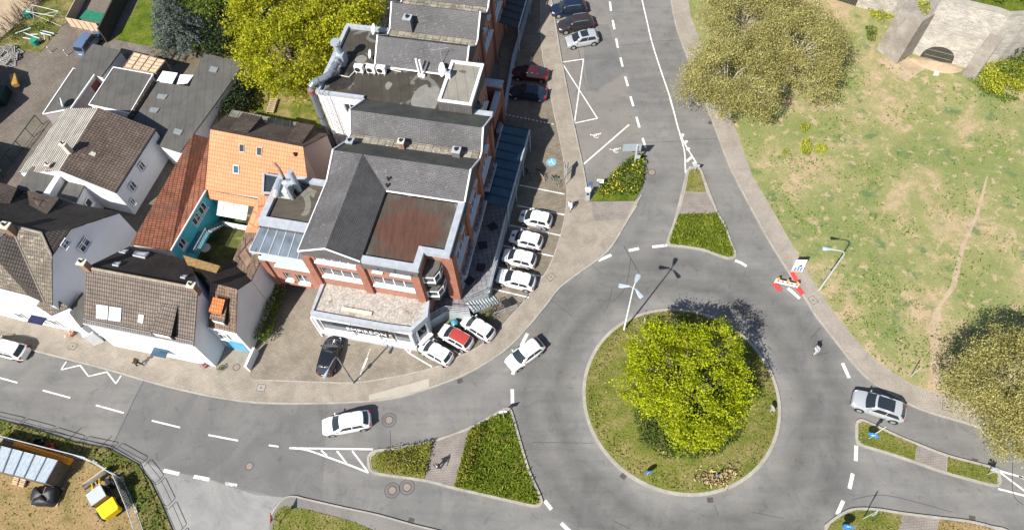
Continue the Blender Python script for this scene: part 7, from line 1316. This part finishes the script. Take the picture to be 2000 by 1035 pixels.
# ---- covers and drains
def cover(px, r_, lb, z, square=False, ring=None, rz=0):
    c = P(*px, z); t_ = thing('manhole_cover', lb, 'manhole cover', (*c, z), 0, 'manhole covers'); m_ = MB()
    if square:
        m_.box((*c, z+.008), (r_*2, r_*1.7, .012), rz=R(rz)); obj('frame', m_, M['crack'], t_); m_ = MB(); m_.box((*c, z+.012), (r_*1.82, r_*1.52, .012), rz=R(rz)); obj('lid', m_, M['kerb'] if square != 2 else M['pave'], t_); m_ = MB(); m_.disc((*c, z+.02), .07, h=.004); obj('lift_hole', m_, M['darkmetal'], t_)
    else:
        if ring: m_.disc((*c, z+.004), ring, n=28, h=.003); obj('patch', m_, M['asphalt_dark'], t_); m_ = MB(); m_.strip([c+ring*np.array([math.cos(a), math.sin(a)]) for a in np.linspace(0, 6.283, 29)[:-1]], .05, z+.009, 0, True); obj('seam', m_, M['crack'], t_); m_ = MB()
        m_.disc((*c, z+.008), r_, n=24, h=.004); obj('frame', m_, M['crack'], t_); m_ = MB(); m_.disc((*c, z+.014), r_*.82, n=24, h=.003); obj('lid', m_, plain('rusty_iron_lid', (.24, .19, .16), .8, var=.2, scale=8) if 'rusty_iron_lid' not in bpy.data.materials else bpy.data.materials['rusty_iron_lid'], t_)
for px, r_, lb, ring in (((760, 820), .4, 'round manhole in a dark asphalt disc ahead of the white estate car', .68), ((795, 951), .4, 'round manhole in a dark disc below the small hedge island, right of two', .68), ((766, 957), .4, 'round manhole in a dark disc below the small hedge island, left of two', .68), ((1273, 337), .45, 'round manhole in the road right of the shrub bed', None), ((487, 910), .38, 'round manhole near the light driveway mouth on the left road', None)): cover(px, r_, lb, 0, ring=ring)
cover((462, 717), .38, 'round manhole in the gateway between the white houses', PV); cover((796, 903), .3, 'round pale cover in the small hedge island', .15)
for px, lb, rz, k in (((510, 757), 'pale square cover in the pavement below the driveway', -5, 1), ((142, 676), 'square paved cover in the street pavement at the far left', -14, 2), ((1076, 541), 'square paved cover beside the lowest parking bay', 40, 2), ((1588, 586), 'square paved cover in the pavement near the roadworks', -60, 2), ((1850, 795), 'square paved cover in the pavement above the right road', -18, 2), ((1076, 67), 'square paved cover in the pavement by the parked navy car', 80, 2)): cover(px, .42, lb, PV, k, rz=rz)
M['grate'] = plain('iron_grate', (.1, .075, .06), .7, var=.3, scale=8)
for px, lb, rz in (((898, 744), 'drain grate at the kerb below the three small cars by the shop', 25), ((1217, 930), 'drain grate at the lower left kerb of the roundabout', -40), ((1387, 976), 'drain grate at the bottom kerb of the roundabout', 5), ((803, 1016), 'drain grate by the foot strip at the bottom border', -15), ((1904, 900), 'drain grate beside the second part of the right island', -15), ((1899, 1012), 'drain grate at the lower right island kerb', -8), ((1387, 240), 'drain grate at the kerb below the plane tree', 60)):
    c = P(*px, 0); t_ = thing('drain_grate', lb, 'drain', (*c, 0), R(rz), 'road drains'); m_ = MB(); m_.box((0, 0, .012), (.5, .42, .014)); obj('frame', m_, M['crack'], t_, glob=False); m_ = MB()
    for k in range(6): m_.box((-.19+k*.076, 0, .022), (.045, .36, .012))
    obj('bars', m_, M['grate'], t_, glob=False)
# ---- rails and fences of the building site
gr = [(-30, 812), (0, 819.5), (40, 828), (56, 829), (96, 845), (140, 859), (147, 862), (206, 874), (214, 874.5), (264, 903)]
gpost = [((-30, 812), (22, 824)), ((26, 826), (82, 841)), ((86, 843), (141, 860)), ((147, 861), (207, 873)), ((214, 874), (265, 902)), ((271, 906), (296, 938)), ((298, 942), (318, 984)), ((320, 990), (340, 1036)), ((342, 1042), (355, 1080))]
def guardrail(a, b, lb):
    p, q = np.array(P(*a, .9)), np.array(P(*b, .9)); t_ = thing('guard_rail', lb, 'guard rail', (*p, .1), 0, 'dark guard rails along the verge'); m_ = MB(); m_.tube([(*p, .1), (*p, .85), (*(p+(q-p)*.04), .95), (*(q+(p-q)*.04), .95), (*q, .85), (*q, .1)], .03, n=6); obj('frame', m_, M['darkmetal'], t_); m_ = MB(); m_.tube([(*p, .5), (*q, .5)], .02, n=5); obj('mid_rail', m_, M['darkmetal'], t_)
for (a, b), w_ in zip(gpost, ('first from the left border', 'second from the left border', 'third from the left border', 'above the stacked orange pipes end', 'up to the driveway corner', 'around the driveway corner', 'along the driveway, upper', 'along the driveway, lower', 'along the driveway at the bottom border')): guardrail(a, b, 'dark tubular guard rail section '+w_)
fp = [(-20, 846), (62, 867), (165, 893), (220, 926), (246, 988), (262, 1035), (275, 1075)]
gridm = plain('fence_wire', (.5, .52, .53), .4, .4)
for k, (a, b) in enumerate(zip(fp[:-1], fp[1:])):
    p, q = np.array(P(*a, 1.9)), np.array(P(*b, 1.9)); t_ = thing('site_fence', 'galvanised mesh site fence panel '+('at the left border', 'behind the orange pipes', 'behind the loader bucket', 'beside the yellow loader', 'below the yellow loader', 'at the bottom border')[k], 'fence', (*p, .1), 0, 'mesh fence panels of the building site'); L_ = np.hypot(*(q-p))
    m_ = MB(); m_.tube([(*p, .15), (*p, 2.0), (*q, 2.0), (*q, .15), (*p, .15)], .035, n=6); obj('frame', m_, M['pole'], t_); m_ = MB()
    for j in range(1, int(L_/.35)): s_ = p+(q-p)*j*.35/L_; m_.tube([(*s_, .2), (*s_, 1.95)], .008, n=3, caps=False)
    for j in range(1, 6): m_.tube([(*p, .15+j*.31), (*q, .15+j*.31)], .008, n=3, caps=False)
    obj('wire_mesh', m_, gridm, t_); m_ = MB(); m_.box((*p, .2), (.6, .25, .14), rz=math.atan2(*(q-p)[::-1])); obj('foot', m_, M['kerb'], t_)
# ---- stack, pipes, loader
z6 = lambda x, y: (x/6.09, 830+y/6.09)
ct = thing('site_shelter', 'pale blue corrugated metal roof of a site store with brown end wall', 'shelter', P3(60, 930, .13)); q = up([(*z6(-250, 180), 2.3), (*z6(690, 420), 2.3), (*z6(540, 690), 2.3), (*z6(-330, 470), 2.3)]); qa = [np.array(p) for p in q]
m_ = MB(); nrib = 22
for k in range(nrib):
    s0, s1, sm = k/nrib, (k+1)/nrib, (k+.55)/nrib; A = lambda s: qa[0]+(qa[3]-qa[0])*s; B = lambda s: qa[1]+(qa[2]-qa[1])*s; e = np.array([0, 0, .07]); m_.face([A(s0)+e, A(sm), B(sm), B(s0)+e][::-1]); m_.face([A(sm), A(s1)+e, B(s1)+e, B(sm)][::-1])
obj('roof', m_, plain('pale_blue_sheet', (.5, .56, .6), .4, .2, var=.08), ct, glob=True); m_ = MB(); drop(m_, q, .1, 0, .05, .08); obj('end_wall', m_, plain('brown_sheet', (.13, .11, .085), .7, var=.3), ct)
for k in range(6): s_ = .28+k*.145; m_ = MB(); m_.tube([qa[0]+(qa[1]-qa[0])*s_+[0, 0, .1], qa[3]+(qa[2]-qa[3])*s_+[0, 0, .1]], .05, n=5); obj('strap', m_, plain('blue_grey_strap', (.2, .22, .3), .5) if k == 0 else bpy.data.materials['blue_grey_strap'], ct)
for k in range(14):
    a_ = P(*z6(190+8*(k % 5), 250-(k % 5)*8), .9); b_ = P(*z6(840+10*(k % 5), 470-(k % 5)*14), .9); zz = 1.0+.16*(k//5)+.02*(k % 2)
    m_ = MB(); m_.tube([(*a_, zz), (*b_, zz)], .085, n=8); tag(obj('orange_pipe', m_, M['orange']), 'orange plastic pipe in the bundle between site store and mesh fence', 'pipe', 'bundle of orange pipes')
for k, px in enumerate(((34, 940), (47, 944))): c = P3(*px, .15); t_ = thing('timber_stack', 'small stack of raw timber blocks beside the site store, '+('left of two', 'right of two')[k], 'timber', c); 
for k, t_ in enumerate([o for o in S.objects if o.name.startswith('timber_stack')]):
    for j in range(4): m_ = MB(); c = t_.location; m_.box((c[0]+(.02 if j % 2 else -.03), c[1]-.25+.17*j, .3+.08*(j % 2)), (.55, .14, .22), rz=R(-12)); obj('block', m_, plain('raw_timber', (.5, .38, .25), .8, var=.2) if 'raw_timber' not in bpy.data.materials else bpy.data.materials['raw_timber'], t_)
bp = thing('wrapped_pallet', 'pallet load wrapped in black foil beside the site store end', 'pallet', P3(95, 972, .13)); c = P3(95, 970, .13); m_ = MB(); N_ = 14
rows = [[(c[0]+1.15*r_*math.copysign(abs(math.cos(t))**.45, math.cos(t))*(1+.06*math.sin(5*t+zz*7)), c[1]+.85*r_*math.copysign(abs(math.sin(t))**.45, math.sin(t))*(1+.07*math.sin(4*t+zz*5)), .2+zz+.1*math.sin(3*t)*(zz > .5)) for t in np.linspace(0, 6.283, 33)[:-1]] for r_, zz in ((1, 0), (1.02, .35), (.98, .7), (.8, .9), (.45, .98), (.02, .95))]
m_.grid(rows, closed=True); obj('foil', m_, plain('black_foil', (.014, .016, .02), .5, var=.3, spec=.35), bp, smooth=True); m_ = MB()
for j in range(4): m_.box((c[0], c[1]-.75+.5*j, .17), (2.4, .14, .1))
for j in range(5): m_.box((c[0]-1.1+.55*j, c[1], .245), (.12, 1.7, .03))
obj('pallet_base', m_, M['wood'], bp); m_ = MB()
for j in range(3): m_.tube([(c[0]-.8+.7*j, c[1]-.75, 1.05), (c[0]-.6+.7*j, c[1]+.7, 1.1)], .03, n=4)
obj('strap', m_, M['wood'], bp)
for px, lb, mt in (((98, 876), 'red crate in the grass behind the orange pipes', 'redplastic'), ((80, 864), 'dark box in the grass behind the orange pipes', 'darkmetal')):
    c = P3(*px, .12); t_ = thing('crate', lb, 'crate', c); m_ = MB(); m_.box((c[0], c[1], .2), (.8, .55, .1), rz=.5); obj('base', m_, M[mt], t_); m_ = MB()
    for dx, dy, sx, sy in ((0, .26, .8, .04), (0, -.26, .8, .04), (.39, 0, .04, .55), (-.39, 0, .04, .55)): m_.box((c[0]+dx*math.cos(.5)-dy*math.sin(.5), c[1]+dx*math.sin(.5)+dy*math.cos(.5), .4), (sx, sy, .4), rz=.5)
    obj('sides', m_, M[mt], t_)
lr = P(218, 985, .9); ff = P(192, 948, .9); lt_ = thing('wheel_loader', 'yellow compact wheel loader with grey cab roof and raised bucket arms', 'wheel loader', (*P(210, 975, .5), .13), math.atan2(*(ff-P(222, 1003, .9))[::-1]))
lo = lambda nm, boxes, mt, par=None: (lambda m: obj(nm, m, mt, par or lt_, glob=False))(([m__ := MB()], [m__.box(c_, s_, tilt=0, rz=rz_) for c_, s_, rz_ in boxes])[0][0])
yelm = plain('machine_yellow', (.78, .5, .015), .4, var=.06); dg = M['darkmetal']
m_ = MB(); m_.prism([(-1.9, -.62), (-1.75, -.75), (-.65, -.78), (-.65, .78), (-1.75, .75), (-1.9, .62)], .6, lambda x, y: 1.35+.12*(x+1.9)); obj('rear_hood', m_, yelm, lt_, glob=False)
lo('chassis', [((-.6, 0, .62), (2.4, 1.0, .4), 0), ((.9, 0, .7), (.8, .7, .5), 0)], dg); lo('cab_frame', [((-.62+.0, .68, 1.6), (.08, .08, 1.3), 0), ((-.62, -.68, 1.6), (.08, .08, 1.3), 0), ((.55, .62, 1.6), (.08, .08, 1.3), 0), ((.55, -.62, 1.6), (.08, .08, 1.3), 0)], dg)
lo('cab_glass', [((-.03, 0, 1.55), (1.14, 1.2, 1.1), 0)], M['carglass']); lo('cab_roof', [((-.05, 0, 2.3), (1.25, 1.35, .12), 0)], plain('cab_roof_grey', (.42, .45, .47), .5, var=.05))
for x in (-1.15, 1.05):
    for s_ in (-1, 1):
        m_ = MB(); m_.tube([(x, s_*.72, .5), (x, s_*1.02, .5)], .5, n=18); wl_ = obj('wheel', m_, M['tyre'], lt_, glob=False); m_ = MB(); m_.tube([(x, s_*1.02, .5), (x, s_*1.04, .5)], .26, n=14); obj('rim', m_, M['rim'], wl_, glob=False); m_ = MB(); m_.box((x, s_*.88, 1.06), (.7, .34, .05)); obj('mudguard', m_, M['darkmetal'], lt_, glob=False)
for s_ in (-1, 1): m_ = MB(); m_.tube([(.55, s_*.32, 1.35), (1.3, s_*.32, 1.25), (2.0, s_*.36, .75)], .09, n=6); obj('lift_arm', m_, yelm, lt_, glob=False)
m_ = MB(); m_.tube([(.6, 0, 1.1), (1.9, 0, .95)], .06, n=6); obj('ram', m_, M['steel'], lt_, glob=False); m_ = MB()
m_.grid([[(x, y, z) for y in (-1.1, -.4, .4, 1.1)] for x, z in ((2.75, .35), (2.3, .28), (2.05, .45), (2.02, .85), (2.2, 1.05))]); 
for s_ in (-1, 1): m_.face([(2.75, s_*1.1, .35), (2.3, s_*1.1, .28), (2.05, s_*1.1, .45), (2.02, s_*1.1, .85), (2.2, s_*1.1, 1.05)])
obj('bucket', m_, plain('worn_steel', (.2, .19, .17), .5, .3, var=.3), lt_, glob=False); m_ = MB(); m_.box((2.78, 0, .35), (.14, 2.3, .06)); obj('bucket_lip', m_, M['wood'], lt_, glob=False)
# ---- yard corner objects
en = thing('timber_enclosure', 'tan timber walled enclosure with green tarpaulin roof at the yard end', 'enclosure', P3(165, 45, .1)); a_, b_, c_, d_ = P(139, 52, .1), P(199, 64, .1), P(243, -8, .1), P(178, -22, .1); tan = plain('tan_boarding', (.55, .4, .28), .8, var=.1, scale=.7)
for p, q, nm in ((a_, b_, 'front_wall'), (d_, a_, 'side_wall')):
    m_ = MB(); d = q-p; n = np.array([-d[1], d[0]]); n /= np.hypot(*n); m_.obox((*p, .05), (*d, 0), (*(n*.08), 0), (0, 0, 1.5)); obj(nm, m_, tan, en)
    m_ = MB()
    for k in range(1, 5): s_ = p+d*k/5; m_.tube([(*(s_-n*.03), .05), (*(s_-n*.03), 1.55)], .03, n=4)
    obj('wall_batten', m_, plain('dark_batten', (.2, .13, .08), .8) if 'dark_batten' not in bpy.data.materials else bpy.data.materials['dark_batten'], en)
m_ = MB(); q = up([(168, 20, 1.7), (214, 28, 1.7), (204, 45, 1.7), (155, 36, 1.7)]); m_.prism([p[:2] for p in q], 1.64, 1.7); obj('tarpaulin', m_, plain('green_tarp', (.02, .16, .09), .6, var=.2), en)
df = thing('boundary_fence', 'tall dark boundary fence casting a wide shadow on the back lawn', 'fence', P3(235, 30, .1)); a_, b_ = P(208, 84, .1), P(268, -40, .1); d = b_-a_; m_ = MB(); m_.obox((*a_, .05), (*d, 0), (.18, 0, 0), (0, 0, 2.4)); obj('panel', m_, plain('dark_fence', (.05, .045, .04), .9), df)
gf = thing('green_fence', 'dark green wire fence along the paved yard beside the pale ridged roof', 'fence', P3(40, 300, .06)); a_, b_ = P(84, 243, .06), P(-12, 372, .06); d = b_-a_; m_ = MB(); m_.tube([(*a_, 1.7), (*b_, 1.7)], .06, n=5); m_.tube([(*a_, .3), (*b_, .3)], .03, n=4)
obj('rail', m_, plain('fence_green', (.015, .06, .035), .5), gf)
for k in range(6): s_ = a_+d*k/5; m_ = MB(); m_.tube([(*s_, .06), (*s_, 1.75)], .05, n=5); obj('post', m_, bpy.data.materials['fence_green'], gf)
m_ = MB()
for k in range(60): s_ = a_+d*k/59; m_.tube([(*s_, .3), (*s_, 1.7)], .008, n=3, caps=False)
obj('wire', m_, bpy.data.materials['fence_green'], gf)
teal = plain('teal_tub', (.02, .25, .17), .45)
for px, lb in (((58, 34), 'teal water butt beside the twig hedge, upper one'), ((72, 88), 'teal tub on the grass strip beside the metal scraps')): b = P(*px, .1); t_ = thing('water_butt', lb, 'water butt', (*b, .1)); m_ = MB(); m_.tube([(*b, .1), (*b, .9)], [.36, .45], n=14); obj('tub', m_, teal, t_); m_ = MB(); m_.tube([(*b, .9), (*b, .95)], .48, n=14); obj('rim', m_, teal, t_)
cg = thing('wire_cage', 'wire frame garden cage between twig hedge and timber enclosure', 'cage', P3(100, 40, .1)); A = [np.array(P(*p, .1)) for p in ((78, 30), (128, 42), (120, 52), (66, 42))]; m_ = MB()
for k in range(4): p, q = A[k], A[(k+1) % 4]; m_.tube([(*p, .1), (*p, 1.8), (*q, 1.8)], .04, n=4); m_.tube([(*p, .1), (*q, 1.8)], .025, n=4)
obj('frame', m_, plain('pale_frame', (.55, .57, .54), .5), cg)
for k, (a, b) in enumerate((((55, 68), (86, 67)), ((40, 62), (84, 78)), ((80, 60), (106, 66)), ((78, 64), (100, 70)), ((45, 74), (80, 80)), ((86, 68), (87, 78)), ((30, 66), (60, 55)))):
    m_ = MB(); m_.tube([P3(*a, .25+.06*k), P3(*b, .3+.05*k)], .07, n=5); tag(obj('metal_profile', m_, plain('zinc_profile', (.5, .55, .55), .5) if k == 0 else bpy.data.materials['zinc_profile']), 'loose pale metal profile lying on the grass strip beside the yard', 'metal profile', 'loose metal profiles in the yard corner')
for k in range(18):
    x, y = rng.uniform(-5, 38), rng.uniform(97, 128); 
    if x > 38-(y-97)*.45+4: x *= .6
    c = P3(x, y, .1); m_ = MB(); rz = rng.uniform(0, 3)
    for j in range(4): m_.box((c[0]+math.cos(rz+1.57)*(j-1.5)*.28, c[1]+math.sin(rz+1.57)*(j-1.5)*.28, .2+.1*(k % 5)), (1.3, .1, .05), rz=rz)
    for s_ in (-.5, .5): m_.box((c[0]+math.cos(rz)*s_, c[1]+math.sin(rz)*s_, .15+.1*(k % 5)), (.1, 1.0, .06), rz=rz)
    tag(obj('pallet', m_, plain('grey_timber', (.3, .29, .27), .85, var=.3) if k == 0 else bpy.data.materials['grey_timber']), 'weathered grey pallet in the heap at the left border of the yard', 'pallet', 'heap of grey pallets')
gc = thing('skip_container', 'dark green container with yellow crate at the left border of the yard', 'container', P3(5, 185, .06)); c = P3(2, 195, .06); m_ = MB(); m_.prism([(c[0]-1.8, c[1]-1.4), (c[0]+1.2, c[1]-1.1), (c[0]+1.0, c[1]+1.3), (c[0]-1.8, c[1]+1.2)], .06, 1.3); obj('body', m_, plain('dark_green_steel', (.01, .035, .03), .5), gc); m_ = MB(); m_.box((c[0]+1.5, c[1]+2.3, 1.0), (.7, 2.0, .5), rz=R(30)); obj('crate', m_, plain('ochre_board', (.35, .2, .05), .7), gc)
bn_ = thing('bench', 'weathered slatted garden bench frame lying in the rear garden', 'bench', P3(533, 210, .12)); c = P3(533, 210, .12); m_ = MB()
for k in range(7): m_.box((c[0], c[1]-1.0+k*.33, .5), (.9, .16, .05), rz=R(-5))
obj('seat', m_, M['wood'], bn_)
for dx in (-.38, .38): m_ = MB(); m_.box((c[0]+dx, c[1], .3), (.07, 2.2, .4), rz=R(-5)); obj('leg', m_, M['wood'], bn_)
# ---- bicycles and plants
def bicycle(lb, px, rz, mt):
    c = P3(*px, PV+.005); t_ = thing('bicycle', lb, 'bicycle', c, R(rz), 'bicycles at the car park stand')
    tl = R(8)
    for x in (-.52, .52):
        m_ = MB(); pts = [(x+.33*math.cos(a), .0, .34+.33*math.sin(a)) for a in np.linspace(0, 6.283, 19)]; m_.tube(pts, .022, n=5); w_ = obj('wheel', m_, M['tyre'], t_, glob=False); m_ = MB()
        for k in range(5): a = k*math.pi/5; m_.tube([(x+.31*math.cos(a), 0, .34+.31*math.sin(a)), (x-.31*math.cos(a), 0, .34-.31*math.sin(a))], .004, n=3)
        obj('spokes', m_, M['steel'], w_, glob=False)
    m_ = MB()
    for a, b in (((-.52, 0, .34), (-.1, 0, .3)), ((-.1, 0, .3), (.36, 0, .78)), ((-.1, 0, .3), (-.2, 0, .82)), ((-.2, 0, .8), (.36, 0, .82)), ((-.52, 0, .34), (-.19, 0, .75)), ((.52, 0, .34), (.36, 0, .95))): m_.tube([a, b], .022, n=5)
    obj('frame', m_, mt, t_, glob=False); m_ = MB(); m_.box((-.22, 0, .9), (.26, .14, .06)); obj('saddle', m_, M['black'], t_, glob=False); m_ = MB(); m_.tube([(.3, -.28, 1.0), (.38, -.12, 1.02), (.38, .12, 1.02), (.3, .28, 1.0)], .016, n=5); obj('handlebar', m_, M['darkmetal'], t_, glob=False); m_ = MB(); m_.box((-.52, 0, .72), (.4, .14, .03)); obj('rack', m_, M['darkmetal'], t_, glob=False); return t_
bicycle('green bicycle in the sun beside the blue bay marking', (1085, 358), -55, plain('bike_green', (.06, .22, .15), .4)); bicycle('dark bicycle leaning at the hoop stand next to the green bicycle', (1056, 345), -50, M['darkmetal']); bicycle('dark bicycle in the shade furthest from the green bicycle', (1032, 345), -60, M['darkmetal'])
bs = thing('bicycle_stand', 'yellow grey metal hoop stand between the bicycles', 'bicycle stand', P3(1060, 352, PV)); a_, b_ = P(1053, 343, PV), P(1063, 357, PV); m_ = MB(); m_.tube([(*a_, .1), (*a_, .85), (*b_, .85), (*b_, .1)], .03, n=6); obj('hoop', m_, M['pole'], bs); m_ = MB(); m_.tube([(*a_, .45), (*b_, .45)], .02, n=5); obj('bar', m_, M['orange'], bs)
os_ = thing('shrub', 'half bare shrub with some green growth between the stairs and the bays', 'shrub', P3(968, 610, PV)); c = np.array(P3(968, 610, PV)); m_ = MB()
for k in range(60): d = rng.normal(0, 1, 3); d[2] = abs(d[2])*.8+.5; d /= np.linalg.norm(d); m_.tube([c, c+d*rng.uniform(.6, 1.6)], [.025, .006], n=4, caps=False)
obj('branches', m_, plain('bare_branch', (.16, .12, .09), .9, var=.3), os_); obj('leaves', leafmesh('leaves', c+np.array([-.7, -.5, .5])+rng.normal(0, .38, (170, 3)), .17, green), parent=os_); obj('dry_leaves', leafmesh('dry_leaves', c+np.array([0, 0, .8])+rng.normal(0, .5, (120, 3)), .12, leafmat('dry_leaf', [(0, (.12, .09, .06)), (1, (.26, .2, .13))], .1)), parent=os_)
bsn = thing('sign_board', 'dark flat board on posts beside the half bare shrub', 'board', P3(990, 597, PV)); c = P3(990, 600, PV); m_ = MB(); m_.box((c[0], c[1], 1.0), (.75, .95, .06), rz=R(40)); obj('board', m_, M['darkmetal'], bsn); m_ = MB(); m_.tube([c, (c[0], c[1], 1.0)], .05, n=6); obj('post', m_, M['darkmetal'], bsn)
railing('railing', 'slanted steel handrail between the half bare shrub and the pavement', [P(965, 620, PV), P(1010, 602, PV)], PV, .9, 1.0, False)
def pot(lb, px, mats, z=PV):
    c = np.array(P3(*px, z)); t_ = thing('flower_pot', lb, 'flower pot', c); m_ = MB(); m_.tube([c, c+[0, 0, .4]], [.2, .28], n=12); obj('pot', m_, plain('terracotta', (.35, .15, .08), .8) if 'terracotta' not in bpy.data.materials else bpy.data.materials['terracotta'], t_); obj('flowers', leafmesh('flowers', c+np.array([0, 0, .6])+rng.normal(0, .2, (60, 3)), .16, mats), parent=t_)
pot('flower pot with orange and white blossom by the white house wall', (141, 655), leafmat('orange_flower', [(0, (.7, .2, .05)), (.5, (.75, .3, .1)), (.6, (.75, .72, .7))], .1)); pot('flower pot with purple blossom at the corner of the white terraced house', (402, 715), leafmat('purple_flower', [(0, (.12, .02, .2)), (1, (.25, .06, .35))], .1))
bush('bush', 'small green plants at the gateway beside the manhole', [(424, 722), (438, 715), (443, 722), (432, 730)], .4, green, 200, .14, z=PV, cat='bush')
wb_ = thing('white_stone', 'white block lying on the bare soil near the barred arch', 'stone', P3(1827, 145, .16)); c = P3(1827, 145, .16); m_ = MB(); m_.prism([(c[0]-.32, c[1]-.2), (c[0]+.25, c[1]-.25), (c[0]+.33, c[1]+.15), (c[0]-.1, c[1]+.27)], .1, .4); obj('block', m_, M['signwhite'], wb_)
q = np.array([P(x, y) for x, y in zip(rng.uniform(1360, 1470, 260), rng.uniform(915, 945, 260))]); q = np.vstack([c_+rng.normal(0, .35, (60, 2)) for c_ in (P(1370, 932), P(1382, 938), P(1415, 930), P(1400, 940), P(1428, 923))]); o = obj('dry_tufts', blades('dry_tufts', q, .18, .3, leafmat('straw_clump', [(0, (.38, .28, .14)), (1, (.55, .44, .26))], .2), .08)); o['kind'] = 'stuff'
# low weeds that speckle the worn parts of the park
wq = np.vstack([P(x, y)+rng.normal(0, .28, (int(rng.integers(6, 22)), 2)) for x, y in zip(np.r_[rng.uniform(1480, 1720, 130), rng.uniform(1640, 1800, 50)], np.r_[rng.uniform(310, 640, 130), rng.uniform(560, 730, 50)])]); wq = wq[inpoly(wq, np.array(pk))]
o = obj('park_weeds', leafmesh('park_weeds', np.c_[wq, .16+rng.uniform(0, .12, len(wq))], .17, M['weed_leaf'], 1, 1.2)); o['kind'] = 'stuff'

for px, lb in (((114, 875), 'thin dark pole on the verge behind the red crate'), ((172, 893), 'thin dark pole on the verge behind the mesh fence corner')):
    post('marker_pole', lb, px, 2.6, .035, 'darkmetal', .1, cat='pole')
# ------------------------------------------------------------------ one object per loose piece of trim
def split_loose(o):
    me = o.data; n = len(me.vertices); co = np.empty(n*3); me.vertices.foreach_get('co', co); co = np.round(co.reshape(-1, 3), 3); _, inv = np.unique(co, axis=0, return_inverse=True); inv = inv.reshape(-1); par = list(range(inv.max()+1))
    def fd(a):
        while par[a] != a: par[a] = par[par[a]]; a = par[a]
        return a
    for p in me.polygons:
        v = [fd(inv[i]) for i in p.vertices]
        for b in v[1:]: par[fd(b)] = fd(v[0])
    comp = {}
    for p in me.polygons: comp.setdefault(fd(inv[p.vertices[0]]), []).append(p)
    if len(comp) < 2: return
    uvl = me.uv_layers[0].data if me.uv_layers else None
    for ps in comp.values():
        m = MB()
        for p in ps: m.face([me.vertices[i].co for i in p.vertices], p.material_index, [tuple(uvl[l].uv) for l in p.loop_indices] if uvl else None)
        c = bpy.data.objects.new(o.name.split('.')[0], mesh(o.name, m, list(me.materials))); S.collection.objects.link(c); c.parent = o.parent; c.matrix_parent_inverse = o.matrix_parent_inverse.copy(); c.location = o.location
        for ch in list(o.children): ch.parent = c
    bpy.data.objects.remove(o)
for o in [o for o in S.objects if o.type == 'MESH' and o.parent is not None and o.name.split('.')[0] in ('coping', 'valley_gutter', 'portal_cap')]: split_loose(o)
